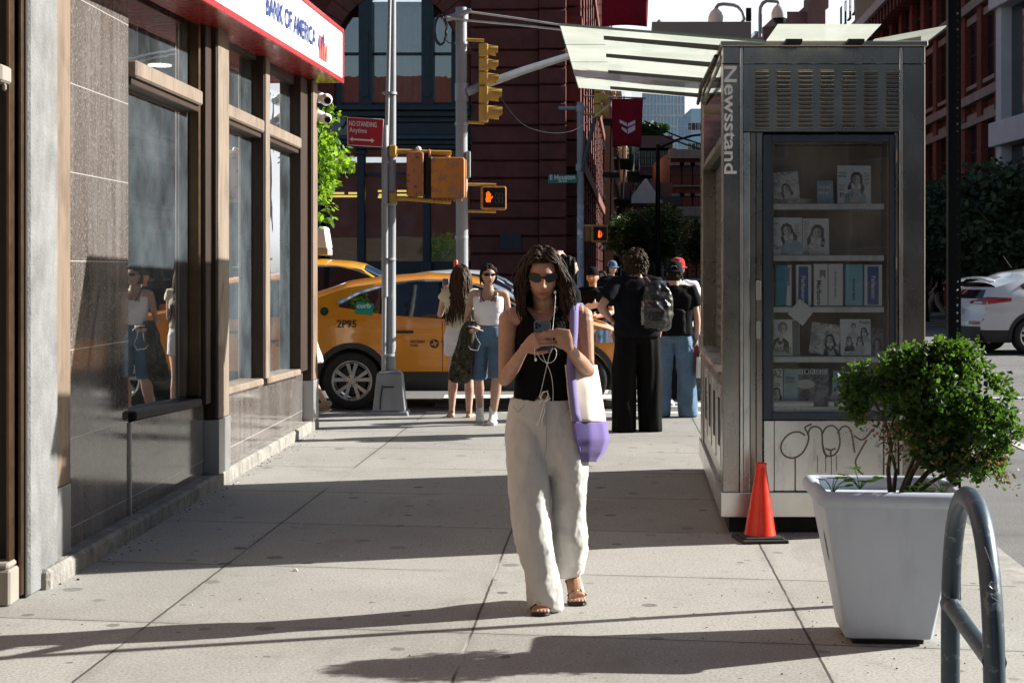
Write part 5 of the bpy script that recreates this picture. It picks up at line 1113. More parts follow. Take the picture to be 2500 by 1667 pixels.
# --- receding left row beyond: dark front, orange brick, cream
def row_house(name, label, y0, y1, zt_, m, n, floors, prot, wcol, fire):
    o = thing(name, label, 'building', (SDX(y0,-6), y0, .1)); s = .078
    def X(y, t): return SDX(110, 0)+s*(y-110)+t
    mb = MB(); mb.hexa([(X(y0,-9),y0,.05),(X(y0,prot),y0,.05),(X(y1,prot),y1,.05),(X(y1,-9),y1,.05),(X(y0,-9),y0,zt_),(X(y0,prot),y0,zt_),(X(y1,prot),y1,zt_),(X(y1,-9),y1,zt_)]); mb.build('wall', m, o)
    mb = MB(); mb.hexa([(X(y0,0),y0-.1,zt_-.6),(X(y0,prot+.5),y0-.1,zt_-.6),(X(y1,prot+.5),y1,zt_-.6),(X(y1,0),y1,zt_-.6),(X(y0,0),y0-.1,zt_+.1),(X(y0,prot+.7),y0-.1,zt_+.1),(X(y1,prot+.7),y1,zt_+.1),(X(y1,0),y1,zt_+.1)]); mb.build('cornice', M['cornice'], o)
    spots = []
    for f in range(floors):
        for i in range(n):
            yy = lerp(y0, y1, (i+.5)/n); spots.append(((X(yy,prot), yy, 1.0+f*(zt_-1.5)/floors), PI/2-math.atan(s)))
    winbank(o, spots, simple_window(1.1, (zt_-1.5)/floors*.58, M['dark_gap'], wcol))
    if fire:
        for f in range(1, floors):
            z = .8+f*(zt_-1.5)/floors; mb = MB(); ya, yb = y0+2, y0+2+(y1-y0)*.35
            mb.hexa([(X(ya,prot+.02),ya,z),(X(ya,prot+1.3),ya,z),(X(yb,prot+1.3),yb,z),(X(yb,prot+.02),yb,z),(X(ya,prot+.02),ya,z+.1),(X(ya,prot+1.3),ya,z+.1),(X(yb,prot+1.3),yb,z+.1),(X(yb,prot+.02),yb,z+.1)])
            for q in range(9): yy = lerp(ya, yb, q/8); mb.tube([(X(yy,prot+1.28),yy,z),(X(yy,prot+1.28),yy,z+1)], .03, 4)
            mb.tube([(X(ya,prot+1.28),ya,z+1),(X(yb,prot+1.28),yb,z+1)], .04, 4); mb.tube([(X(ya,prot+.7),ya,z),(X(yb,prot+.7),yb,z+(zt_-1.5)/floors)], .07, 4); mb.build('fire_escape', M['black'], o)
    return o
row_house('grey_building', 'shaded grey stone building receding behind the far pole', 110.5, 124, 20, M['grey_stone'], 5, 5, .2, M['grey_stone'], True)
row_house('orange_brick_building', 'orange brick building with black fire escapes beyond the maroon banner', 124.5, 160, 17, M['lit_brick'], 8, 5, .9, M['cream'], True)
row_house('cream_building', 'cream stone building at the far end of the left row', 160.5, 215, 15.5, M['cream'], 9, 4, 1.6, M['cream'], True)
# --- buildings at the far end
def block(name, label, x0, x1, ytop, Y, depth, m, cols, floors, ww, wh, frame, lint=None, z0=.0, rail=True, cornice_=None, startf=0):
    a, b = PD(x0, ytop, Y), PD(x1, ytop, Y); o = thing(name, label, 'building', ((a.x+b.x)/2, Y, 0)); zt_ = a.z
    mb = MB(); mb.box(a.x, b.x, Y, Y+depth, -.1, zt_); mb.build('wall', m, o)
    if cornice_: mb = MB(); mb.box(a.x-.2, b.x+.2, Y-.6, Y+.1, zt_-.7, zt_+.12); mb.build('cornice', cornice_, o)
    if cols:
        fh = (zt_-1.2)/floors
        winbank(o, [((lerp(a.x, b.x, (i+.5)/cols), Y, .9+f*fh), 0) for f in range(startf, floors) for i in range(cols)], simple_window(ww, wh, frame, lint, rail=rail))
    return o, a, b, zt_
tw, a, b, zt_ = block('glass_tower', 'pale blue glass tower far down the side street', 1476, 1571, 140, 420, 40, M['tower'], 0, 0, 0, 0, None)
mg = MB()
for i in range(13): x = lerp(a.x, b.x, i/12); mg.box(x-.16, x+.16, 419.6, 420, 0, zt_)
for i in range(20): z = 2+i*(zt_-2)/19; mg.box(a.x, b.x, 419.7, 420, z-.35, z+.35)
mg.build('mullion_grid', M['white_stone'], tw)
block('pale_blue_block', 'small pale blue block right of the glass tower', 1587, 1640, 250, 380, 30, M['tower'], 6, 8, 2.4, 1.8, M['white_stone'])
block('dark_slate_building', 'dark blue grey building behind the maroon banner', 1425, 1462, 330, 190, 20, M['grey_stone'], 3, 6, 1.0, 1.6, M['dark_gap'])
block('mauve_brick_building', 'broad mauve brick building below the glass tower', 1462, 1545, 312, 200, 25, M['mauve_brick'], 6, 5, 1.3, 1.9, M['dark_gap'], M['limestone'])
gm = MB(); rr_ = random.Random(4)
for i in range(160):
    c = PD(rr_.choice((1498, 1480, 1508, 1520)) + rr_.uniform(-9,9), rr_.uniform(288,312), 203); s_ = .5; d = Vector((rr_.gauss(0,1),rr_.gauss(0,1),rr_.gauss(0,1))).normalized(); e = d.orthogonal().normalized()*s_; d *= s_; gm.add([c-d-e, c+d-e, c+d+e, c-d+e], [(0,1,2,3)])
ob = gm.build('roof_garden', M['tree_leaf'], None); tag(centre(ob), 'green roof garden plants on top of the mauve brick building', 'plants')
block('dentil_brick_building', 'dark red brick building with bracketed cornice behind the street lamp', 1541, 1640, 347, 150, 20, M['red_brick'], 4, 4, 1.1, 1.8, M['dark_gap'], M['limestone'], cornice_=M['limestone'])
block('pale_shopfront_building', 'low pale stone house with tall narrow windows above the tree, right', 1558, 1640, 478, 140, 9, M['limestone'], 4, 2, .8, 1.9, M['dark_gap'], M['white_stone'], cornice_=M['limestone'])
lh, a, b, zt_ = block('row_house', 'low dark brick row house with a white dormer under the mauve building', 1428, 1560, 455, 145, 10, M['mauve_brick'], 7, 2, .9, 1.5, M['white_stone'], M['limestone'], cornice_=M['roofing'])
mb = MB(); p = PD(1480, 452, 145); mb.prism([(p.x-1.6, p.z-.6), (p.x+1.6, p.z-.6), (p.x+.1, p.z+1.6)], 144.2, 146, 'y'); mb.build('gable', M['white_stone'], lh)
for x in (1440, 1500, 1530): mb = MB(); p = PD(x, 450, 147); mb.box(p.x-.5, p.x+.5, 147, 148, p.z-1, p.z+1.2); mb.build('chimney', M['mauve_brick'], lh)
wt, a, b, zt_ = block('grey_roofline_building', 'building coloured pale for haze, low on the skyline behind the dome cameras', 1733, 1830, 72, 240, 30, M['tower'], 8, 8, 2, 2.4, M['grey_stone'])
wk = thing('water_tank', 'small wooden roof water tank on the skyline above the canopy', 'water tank', PD(1514, 72, 470)); p = PD(1514, 72, 470)
mb = MB(); mb.tube([p-Vector((0,0,1.2)), p+Vector((0,0,1.4))], 1.75, 14); mb.build('tank_barrel', M['bark'], wk, smooth=40); mb = MB(); mb.tube([p+Vector((0,0,1.4)), p+Vector((0,0,3.4))], [1.95,.05], 14); mb.build('tank_roof', M['roofing'], wk, smooth=40)
sp_ = thing('brown_building', 'plain brown building carrying the water tank far down the street', 'building', (p.x, 471, 0)); mb = MB(); mb.box(p.x-4, p.x+4, 464, 490, 0, p.z-3.2); mb.build('wall', M['mauve_brick'], sp_)
for q in (-1.2, 1.2): mb = MB(); mb.tube([p+Vector((q,0,-3.3)), p+Vector((q,0,-1.1))], .15, 6); mb.build('tank_leg', M['black'], wk)
# brown blocks above the newsstand, with air conditioners
bb_, a, b, zt_ = block('tall_brown_building', 'tall brown brick block with window air conditioners above the newsstand', 2110, 2260, -120, 118, 22, M['brown_brick'], 4, 9, 1.6, 1.9, M['dark_gap'], None, rail=False)
XL = PD(2110,0,118).x
sw2 = MB(); sw2.hexa([(XL,118.01,0),(XL+.1,118.01,0),(XL+3.6,165,0),(XL+3.5,165,0),(XL,118.01,zt_),(XL+.1,118.01,zt_),(XL+3.6,165,zt_),(XL+3.5,165,zt_)]); sw2.build('side_wall', M['brown_brick'], bb_)
sl_ = math.atan(3.5/47)
winbank(bb_, [((XL+3.5*(yy-118)/47-.01, yy, z), -PI/2-sl_) for z in (15.5,18.8,22.1,25.4) for yy in np.linspace(121, 162, 13)], lambda par: simple_window(1.3, 2.2, M['dark_gap'], None, True)(par))
rr_ = random.Random(9)
acs = [(2078,18),(2069,43),(2093,52),(2101,35),(2109,72),(2118,66)]
for i, (x, y) in enumerate(acs):
    yy = 118+47*(2110-x)/(2110-2015)*.55 if x < 2110 else 117.6; p = PD(x, y, yy); o = thing('air_conditioner', f'pale window air conditioner on the brown block, {["top middle","left","lower middle with grille in shade","upper small","lowest left","lowest right"][i]} one', 'air conditioner', p, group='air conditioners on the brown block')
    mb = MB(); mb.box(p.x-.75, p.x+.12, p.y-.5, p.y+.5, p.z-.35, p.z+.35); mb.build('case', M['white_stone'], o, bevel=.04); mb = MB(); mb.box(p.x-.6, p.x-.05, p.y-.52, p.y-.501, p.z-.25, p.z+.25); mb.build('grille', M['grey_stone'], o)
mv, a, b, zt_ = block('mauve_brick_block', 'mauve brick block with a roof bulkhead against the white sky', 1856, 1896, 8, 175, 30, M['mauve_brick'], 0, 0, 0, 0, None)
mb = MB(); q = PD(1862,8,175); mb.box(q.x-3.2, q.x, 176, 190, 0, PD(0,24,175).z); mb.box(q.x-4.6, q.x-3.1, 178, 190, 0, PD(0,52,175).z); mb.box(q.x+.5, q.x+2.5, 178, 182, zt_, zt_+1.4); mb.build('lower_wing', M['mauve_brick'], mv)
# --- long red brick house on the right, one bay rhythm, stone lintels, bracketed cornice
s_r = .072
def RX(y, t): return 12.6+s_r*y-t
rbk = thing('red_brick_building', 'long red brick building with stone bands and bracketed cornice behind the right trees', 'building', (RX(70,-4), 70, 0))
def rbx(y0, y1, t0, t1, z0, z1, name, m, bevel=0):
    mb = MB(); mb.hexa([(RX(y0,t0),y0,z0),(RX(y1,t0),y1,z0),(RX(y1,t1),y1,z0),(RX(y0,t1),y0,z0),(RX(y0,t0),y0,z1),(RX(y1,t0),y1,z1),(RX(y1,t1),y1,z1),(RX(y0,t1),y0,z1)][::1]); return mb.build(name, m, rbk, bevel=bevel)
rbx(52, 92, -14, 0, 0, 14.3, 'wall', M['red_brick'])
nb = 14; spots = []
for i in range(nb+1):
    y = 52.1+i*2.83; rbx(y, y+.75, -.02, .22, 0, 13.6, 'pilaster', M['red_brick'])
    if i < nb:
        for f in range(4): spots.append(((RX(y+1.79,0), y+1.79, [1.2,4.75,8.3,11.4][f]), -PI/2-math.atan(s_r)))
winbank(rbk, spots, simple_window(1.75, 2.25, M['dark_gap'], M['limestone'], True, 2, .1))
for z in (4.15, 7.6, 10.95): rbx(51.9, 92, -.02, .32, z, z+.32, 'stone_band', M['limestone'])
for z in (3.9, 7.3): rbx(51.9, 92, -.02, .26, z-.5, z-.3, 'stone_band', M['limestone'])
rbx(51.9, 92, -.3, .95, 13.9, 14.35, 'cornice', M['cornice']); rbx(51.9, 92, -.3, .5, 13.6, 13.898, 'cornice', M['red_brick'])
for i in range(42): y = 52.3+i*.95; rbx(y, y+.3, .0, .8, 13.25, 13.895, 'bracket', M['puck_stone'])
# --- white framed modern house at the far right
wf = thing('white_building', 'white framed modern building at the right edge beside the red brick one', 'building', (20, 47, 0))
x0w = PD(2318,0,50).x
def wbx(x0, x1, y0, y1, z0, z1, name, m): mb = MB(); mb.box(x0, x1, y0, y1, z0, z1); mb.build(name, m, wf, bevel=.02)
wbx(x0w+.35, x0w+14, 44.6, 51.5, 0, 24, 'glazing', M['win_dark'])
for z in (5.45, 9.75, 14.1, 18.5): wbx(x0w-.15, x0w+14, 44.0, 51.7, z, z+.75, 'floor_slab', M['white_stone'])
for (xa, ya) in ((0,50.9),(0,47.4),(0,44.2),(1.1,44.2),(3.2,44.2),(5.2,44.2)):
    wbx(x0w+xa, x0w+xa+.42, ya, ya+.5, 0, 24, 'column', M['white_stone'])
for z in (.3, 6.2, 10.5): 
    mb = MB()
    for i in range(12): mb.box(x0w+.5+i*.1, x0w+.53+i*.1, 44.3, 44.33, z, z+1.2)
    mb.build('railing', M['dark_gap'], wf)
# --- unseen brick block right of the camera, added to shut out skylight
bc = thing('unseen_sky_block', 'unseen tall brown brick block right of the camera, added to shut out skylight', 'building', (24, -10, 0)); mb = MB(); mb.box(17, 40, -40, 7, -.1, 19); mb.build('wall', M['brown_brick'], bc)
winbank(bc, [((17, -3-i*4, 1.5+f*3.8), -PI/2) for f in range(4) for i in range(6)], simple_window(1.3, 2.0, M['white_stone'], M['limestone']))
bh = thing('unseen_mirror_block', 'unseen low brown brick block behind the camera, added to darken the newsstand reflection', 'building', (12, -26, 0)); mb = MB(); mb.box(-1, 26, -38, -26, -.1, 7.8); mb.build('wall', M['brown_brick'], bh)  # out of view, added and sized to darken the steel's reflection
winbank(bh, [((1+i*3, -26, 1.2+f*3.4), PI) for f in range(2) for i in range(8)], simple_window(1.3, 2.0, M['white_stone'], M['limestone']))
# ------------------------------------------------------------------ trees
def tree(name, label, base, trunk_h, crown_c, crown_r, leafm, n, leaf, seed, group=None, clump=.35, droop=0, gap=.25, trunk_r=.12, limbs=7, extra=()):
    o = thing(name, label, 'tree', base, group=group); rg = random.Random(seed); base = Vector(base); cc = Vector(crown_c); w = MB()
    top = cc+Vector((0,0,crown_r[2]*.5)); mid_ = base.lerp(top, .45)+Vector((rg.uniform(-.1,.1), rg.uniform(-.1,.1), 0))
    w.tube([base, base.lerp(mid_, .5), mid_, mid_.lerp(top, .6), top], [trunk_r, trunk_r*.85, trunk_r*.7, trunk_r*.4, trunk_r*.12], 9)
    for i in range(limbs):
        a = 2*PI*i/limbs+rg.uniform(-.3,.3); s0 = mid_.lerp(top, rg.uniform(-.2,.5)); e = cc+Vector((crown_r[0]*.8*math.cos(a), crown_r[1]*.8*math.sin(a), crown_r[2]*rg.uniform(-.4,.6)))
        w.tube([s0, s0.lerp(e, .5)+Vector((0,0,.15)), e], [trunk_r*.42, trunk_r*.25, trunk_r*.06], 6)
    w.build('trunk', M['bark'], o, smooth=180)
    lf = MB()
    ncl = max(12, n//28); sd = Vector((seed*3.1, seed*1.7, 0))
    for c in range(ncl):
        d = Vector((rg.gauss(0,1), rg.gauss(0,1), rg.gauss(0,1))).normalized(); q = rg.random()**.4
        q *= .78+.34*noise.noise(d*1.8+sd)
        p = cc+Vector((d.x*crown_r[0]*q, d.y*crown_r[1]*q, d.z*crown_r[2]*q))
        if noise.noise(p*(1.6/clump*.35)+sd) > gap: continue
        cs = clump*rg.uniform(.6,1.3)
        for t in range(28):
            v = Vector((rg.gauss(0,1), rg.gauss(0,1), rg.gauss(0,1)*.7))*cs*.5; l = p+v
            dd = Vector((rg.gauss(0,1), rg.gauss(0,1), rg.gauss(0,.7)-droop)).normalized(); s = leaf*rg.uniform(.6,1.3); e = dd.cross(Vector((rg.gauss(0,1), rg.gauss(0,1), rg.gauss(0,1)))).normalized()
            lf.add([l, l+dd*s*.5+e*s*.28, l+dd*s, l+dd*s*.5-e*s*.28], [(0,1,2,3)])
    for p, cs, nn in extra:
        for t in range(nn):
            l = Vector(p)+Vector((rg.gauss(0,1), rg.gauss(0,1)*.8, rg.gauss(0,1)))*cs; dd = Vector((rg.gauss(.5,1), rg.gauss(0,1), rg.gauss(0,.6)-droop)).normalized(); s = leaf*rg.uniform(.6,1.3); e = dd.cross(Vector((rg.gauss(0,1), rg.gauss(0,1), rg.gauss(0,1)))).normalized()
            lf.add([l, l+dd*s*.5+e*s*.28, l+dd*s, l+dd*s*.5-e*s*.28], [(0,1,2,3)])
    lf.build('crown', leafm, o); return o
tree('locust_tree', 'bright lime green street tree peeping out behind the bank corner', (-4.6,18.0,0), 2, (-4.2,18.3,2.95), (1.9,.8,1.15), M['lime_leaf'], 9000, .075, 3, None, .26, .9, .2, .09, extra=[(PD(x,y,18.6)+Vector((0,.2*((i*7)%5-2),0)),c,int(n)) for i,(x,y,c,n) in enumerate(((738,300,.06,60),(748,318,.06,80),(742,338,.06,80),(762,332,.05,60),(776,342,.045,40),(750,360,.06,80),(770,362,.05,55),(788,366,.045,45),(802,380,.035,26),(740,385,.06,70),(760,388,.05,55),(778,384,.04,30),(745,412,.055,55),(762,410,.04,30),(740,432,.05,50),(754,440,.04,30),(738,458,.035,24),(746,468,.03,16),(742,498,.035,26),(755,503,.03,14),(738,262,.035,26),(752,252,.04,26),(762,258,.03,12),(740,280,.04,30)))])
g_ = 'dark trees beyond the road on the right'
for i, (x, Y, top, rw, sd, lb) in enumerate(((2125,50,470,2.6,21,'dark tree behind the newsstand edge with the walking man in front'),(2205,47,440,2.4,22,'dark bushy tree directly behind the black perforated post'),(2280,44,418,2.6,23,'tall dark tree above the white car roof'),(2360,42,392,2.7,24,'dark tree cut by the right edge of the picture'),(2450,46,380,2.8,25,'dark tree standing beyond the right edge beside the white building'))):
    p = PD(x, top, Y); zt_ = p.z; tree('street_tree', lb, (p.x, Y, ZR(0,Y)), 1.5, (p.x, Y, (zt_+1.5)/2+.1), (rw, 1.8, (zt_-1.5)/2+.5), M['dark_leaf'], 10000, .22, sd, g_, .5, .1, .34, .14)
p = PD(1502, 640, 88); tree('street_tree', 'broad dark green tree at the end of the crossing under the street lamp', (p.x, 88, .1), 1.5, (p.x, 88, 3.4), (2.5,2.2,1.75), M['tree_leaf'], 12000, .24, 31, None, .5, .1, .35, .16)
p = PD(1440, 640, 92); tree('street_tree', 'smaller sunlit tree left of the broad tree beyond the far pole', (p.x, 92, .1), 1.5, (p.x, 92, 3.5), (1.4,1.4,1.5), M['tree_leaf'], 6000, .2, 32, None, .4, .1, .3, .13)
p = PD(1650, 640, 84); tree('street_tree', 'dark tree half hidden behind the newsstand beyond the red capped man', (p.x, 84, .1), 1.5, (p.x, 84, 3.0), (2.0,2.0,1.5), M['tree_leaf'], 8000, .24, 33, None, .5, .1, .35, .14)
# ------------------------------------------------------------------ vehicles: x forward, y to the car's left, z up, origin under the rear axle centre
M['tyre'] = mat('tyre_rubber', (.016,.016,.017), .8, var=.3, vs=12, bump=.2, bs=90)
M['rim'] = mat('alloy_rim', (.42,.42,.43), .28, .85, var=.1)
M['clad'] = mat('black_cladding', (.020,.020,.022), .55, var=.2, vs=8)
M['chrome'] = mat('chrome_trim', (.75,.78,.82), .10, 1.0, var=.05)
M['cab_yellow'] = mat('taxi_yellow_paint', (.72,.27,.012), .22, 0, var=.06, vs=1.5, coat=.9, rvar=.04, grime=.06)
M['cab_yellow2'] = mat('bright_taxi_yellow_paint', (.80,.36,.02), .22, 0, var=.06, vs=1.5, coat=.9, rvar=.04)
M['car_white'] = mat('white_car_paint', (.60,.62,.65), .2, 0, var=.04, vs=1.5, coat=.9, rvar=.04)
M['car_dark'] = mat('dark_car_paint', (.02,.022,.027), .22, .2, var=.1, coat=.9)
M['car_glass'] = mat('tinted_car_glass', (.010,.013,.018), .03, 0, spec=.9, var=.3, rvar=.015)
M['sky_tint_glass'] = mat('sky_reflection_tint_glass', (.02,.05,.10), .04, 0, spec=1, var=.3, rvar=.015)  # blue of the reflected sky put into the base colour
M['tail'] = mat('red_tail_lens', (.30,.006,.010), .15, 0, var=.3, vs=20, coat=.8)
M['tail_clear'] = mat('clear_lens', (.6,.55,.55), .1, 0, var=.2, coat=.8)
ZW = ([.15,.3,.5,.75,.93,1.02,1.12,1.3,1.5,1.64,1.8], [.80,.875,.895,.92,.915,.925,.885,.79,.675,.57,.45])
class Car:
    """one body surface u,v -> point; parts are laid on it a few millimetres proud"""
    def __init__(s, wb=2.71, ro=.93, fo=.86, zk=1.0, wk=1.0, roof=None, belt=None, rear=None, front=None):
        s.wb, s.x0, s.x1 = wb, -ro, wb+fo; s.zk = zk; s.wk = wk
        s.top = roof or ([-.93,-.55,-.3,.1,.7,1.3,1.55,1.85,2.12,2.9,3.2,3.57], [1.34,1.45,1.54,1.60,1.64,1.61,1.575,1.44,1.25,1.12,1.03,.82])
        s.edge = None
        s.rear = rear or ([.2,.4,.6,.75,.95,1.1,1.3,1.45,1.6], [.06,.0,.0,.02,.07,.12,.24,.30,.5])
        s.front = front or ([.2,.4,.6,.8,.95,1.1], [.10,.0,.02,.06,.14,.25])
        s.belt = belt or ([-.93,-.2,.4,1.1,2.1], [1.22,1.17,1.10,1.06,1.03])
    def T(s, x): return float(np.interp(x, *s.top))*s.zk
    def tip(s, x):            # height of the crease where side turns into roof or bonnet
        h = s.T(x); return h-.055*s.zk*(1 if x < 2.0 else .6)-.03
    def W(s, x, z):
        w = float(np.interp(z/s.zk, *ZW))*s.wk
        m = (s.x0+s.x1)/2; h = (s.x1-s.x0)/2; t = abs((x-m)/h)
        k = 1-.20*t**7-.035*t**2
        if x > 1.9 and z > .95*s.zk: w = max(w, .80*s.wk)       # bonnet keeps its breadth
        return w*k
    def xs(s, u, z):
        a = s.x0+float(np.interp(z/s.zk, *s.rear)); b = s.x1-float(np.interp(z/s.zk, *s.front)); return lerp(a, b, u)
    def side(s, x, z, sg, off=0): return (x, sg*(s.W(x, z)+off), z)
    def low(s, x, base, ra=.395):
        z = base
        for c in (0, s.wb):
            if abs(x-c) < ra: z = max(z, .345+math.sqrt(ra*ra-(x-c)**2))
        return z
def wheel(par, x, y, sg, r=.345, rimr=.235, spokes=5, twin=True):
    w = thing('wheel', '', '', (0,0,0)); del w['label']; del w['category']; w.parent = par; w.location = (x, y, r)
    mb = MB(); prof = [(-.10,rimr),(-.112,rimr+.03),(-.112,r-.035),(-.095,r-.008),(-.06,r),(.06,r),(.095,r-.008),(.112,r-.035),(.112,rimr+.03),(.10,rimr)]; n = 40
    mb.loft([[(rr*math.cos(2*PI*i/n), yy, rr*math.sin(2*PI*i/n)) for i in range(n)] for yy, rr in prof], False); mb.build('tyre', M['tyre'], w, smooth=40, local=True)
    mb = MB(); yo = sg*.085; q = lambda yy, rr: [(rr*math.cos(2*PI*i/n), yy, rr*math.sin(2*PI*i/n)) for i in range(n)]
    mb.loft([q(sg*.104,rimr+.008), q(sg*.108,rimr-.004), q(sg*.10,rimr-.018), q(sg*.02,rimr-.03), q(sg*.02,rimr-.035)], False)
    for k in range(spokes):
        for dd in ((-.13,.13) if twin else (0,)):
            a = 2*PI*k/spokes+PI/2; a1 = a+dd*.5; a2 = a+dd*1.9; wd = .016 if twin else .03
            p0 = Vector((.045*math.cos(a1), yo-sg*.005, .045*math.sin(a1))); p1 = Vector(((rimr-.012)*math.cos(a2), yo+sg*.012, (rimr-.012)*math.sin(a2))); t = (p1-p0).normalized(); sd = Vector((-t.z,0,t.x))*wd; dp = Vector((0,-sg*.03,0))
            mb.hexa([p0-sd, p1-sd*1.5, p1-sd*1.5+dp, p0-sd+dp, p0+sd, p1+sd*1.5, p1+sd*1.5+dp, p0+sd+dp])
    mb.tube([(0,yo-sg*.04,0),(0,yo+sg*.006,0),(0,yo+sg*.01,0)], [.07,.07,.04], 20, ref=(1,0,0)); mb.build('rim', M['rim'], w, smooth=40, local=True)
    mb = MB(); mb.tube([(0,sg*-.02,0),(0,sg*.03,0)], [.17,.17], 24, ref=(1,0,0)); mb.build('brake_disc', M['clad'], w, local=True)
    for k in range(5):
        a = 2*PI*(k+.5)/5+PI/2; mb = MB(); c = Vector((.055*math.cos(a), yo+sg*.006, .055*math.sin(a))); mb.tube([c, c+Vector((0,sg*.012,0))], .011, 6, ref=(1,0,0)); mb.build('wheel_nut', M['clad'], w, local=True)
    return w
def make_car(label, loc, rz, car, paint, cat='car', name='parked_car', glassm=None, chrome=True, rear_detail=False, front_detail=True, group=None, spokes=5):
    o = thing(name, label, cat, loc, rz, group); c = car; gm = glassm or M['car_glass']; zk = c.zk
    def P2(nm, mb, m, par=o, sm=50, **k): return mb.build(nm, m, par, smooth=sm, local=True, **k)
    base = .44*zk; nx = 110; nz = 16
    bd = MB()
    for sg in (-1, 1):
        def fn(u, v, sg=sg):
            xm = lerp(c.x0, c.x1, u); zl = min(c.low(xm, base), c.tip(xm)-.05); z = lerp(zl, c.tip(xm), v); return c.side(c.xs(u, z), z, sg)
        bd.grid(fn, nx, nz)
    def topf(u, v):
        x = lerp(c.x0, c.x1, u); z = c.tip(x); xx = c.xs(u, z); w = c.W(xx, z); y = lerp(-1, 1, v); e = c.T(x)-z
        return (xx, y*w, z+e*(1-abs(y)**3.2))
    bd.grid(topf, nx, 16)
    def cap(u0):
        def f(u, v):
            xm = c.x0 if u0 == 0 else c.x1; z = lerp(base, c.tip(xm), v); x = c.xs(u0, z); w = c.W(x, z); y = lerp(-1, 1, u); bl = .13*(1-abs(y)**3); return (x+(-bl if u0 == 0 else bl), y*w, z)
        return f
    bd.grid(cap(0), 14, 12); bd.grid(cap(1), 14, 12)
    bm = bmesh.new(); bm.from_mesh(bd.mesh('t')); bmesh.ops.remove_doubles(bm, verts=bm.verts, dist=.002); me = bpy.data.meshes.new('body'); bm.to_mesh(me); bm.free()
    link('body', me, paint, o, smooth=40)
    # lower cladding, arches, floor
    cl = MB()
    for sg in (-1, 1):
        def fn(u, v, sg=sg):
            x = lerp(c.x0+.02, c.x1-.02, u); lo = c.low(x, .22*zk); hi = max(c.low(x, base+.015), lo); z = lerp(lo, hi, v); return c.side(c.xs(u, z), z, sg, .006)
        cl.grid(fn, 120, 3)
        for cx in (0, c.wb):
            vs = []; n = 22
            for i in range(n+1):
                t = PI*(-.05+1.1*i/n)
                for rr, of in ((.385,-.03),(.39,.018),(.455,.014),(.458,.0)): x = cx+rr*math.cos(t); z = .345+rr*math.sin(t); vs.append(c.side(x, max(z,.2), sg, of))
            cl.add(vs, [(4*i+j, 4*i+4+j, 4*i+5+j, 4*i+1+j) for i in range(n) for j in range(3)])
    for u0 in (0, 1):
        f = cap(u0)
        cl.grid(lambda u, v: (lambda p: (p[0]+(-.008 if u0 == 0 else .008), p[1], lerp(.24*zk, base+.08*zk, v)))(f(u, .0)), 14, 2)
    P2('cladding', cl, M['clad'])
    fl = MB(); fl.box(c.x0+.15, c.x1-.2, -.7*c.wk, .7*c.wk, .22, base+.25); P2('underbody', fl, M['clad'], sm=None)
    for x in (0, c.wb):
        for sg in (-1, 1): wheel(o, x, sg*(.80*c.wk-.015), sg, spokes=spokes)
    # side glass, upper limit arched, lower limit the belt
    up = ([-.16,.05,.25,.5,.8,1.2,1.5,1.68,1.98], [1.255,1.37,1.435,1.49,1.525,1.525,1.47,1.40,1.22]) if not hasattr(c, 'up') else c.up
    lo = ([-.16,.4,1.1,1.98], [1.225,1.135,1.085,1.05]) if not hasattr(c, 'lo') else c.lo
    for sg in (-1, 1):
        for nm, xa, xb in (('quarter_window', up[0][0], .33), ('rear_window', .37, 1.03), ('front_window', 1.11, 1.97)):
            g = MB(); g.grid(lambda u, v, sg=sg: (lambda x: c.side(x, lerp(float(np.interp(x,*lo)), float(np.interp(x,*up)), v)*zk, sg, .004))(lerp(xa, xb, u)), 14, 8); P2(nm, g, gm)
        for xa, xb in ((.33,.37),(1.03,1.11)): g = MB(); g.grid(lambda u, v, sg=sg: (lambda x: c.side(x, lerp(float(np.interp(x,*lo)), float(np.interp(x,*up)), v)*zk, sg, .006))(lerp(xa, xb, u)), 2, 8); P2('pillar_trim', g, M['black'])
        tr = MB(); xsr = np.linspace(up[0][0]-.01, 1.98, 40); tr.tube([c.side(x, float(np.interp(x,*up))*zk+.012, sg, .006) for x in xsr], [.028-.014*i/39*1.6 if i < 24 else .012 for i in range(40)], 6); P2('window_trim', tr, M['chrome'] if chrome else M['black'])
        for xd, zt_ in ((.36,1.10),(1.08,1.06)):
            sm_ = MB(); zs_ = np.linspace(c.low(xd-.0, base)+.02, zt_, 14); sm_.tube([c.side(xd-.10*max(0,(.75-z))*(1 if xd < .5 else 0), z*zk, sg, -.0015) for z in zs_], .005, 4); P2('door_seam', sm_, M['dark_gap'])
        for xd in (.62, 1.32):
            hd_ = MB(); hd_.tube([c.side(xd+t, (.93 if xd < 1 else .92)*zk, sg, .022*math.sin(PI*(t+.11)/.22)+.003) for t in np.linspace(-.11,.11,7)], .016, 8); P2('door_handle', hd_, M['clad'])
        mi = MB(); mc = Vector(c.side(1.86, 1.10*zk, sg, .13)); mi.sphere(mc, (.085,.11,.075), 12, 8); mi.tube([Vector(c.side(1.84, 1.06*zk, sg, 0)), mc], [.03,.03], 6); P2('wing_mirror', mi, paint, sm=180)
        hl = MB(); hl.grid(lambda u, v, sg=sg: (lambda x: c.side(x, lerp(.80-.0*u, .92+.05*(1-u), v)*zk, sg, .008))(lerp(c.x1-.75, c.x1-.28, u)), 8, 4); P2('headlight', hl, M['chrome'])
    def tp(x, y, off=.006):
        z = c.tip(x); w = c.W(x, z); return (x, y*w, z+(c.T(x)-z)*(1-abs(y)**3.2)+off)
    g = MB(); g.grid(lambda u, v: tp(lerp(1.60, 2.10, u), lerp(-.9, .9, v)), 10, 12); P2('windscreen', g, M['sky_tint_glass'])
    f0 = cap(0)
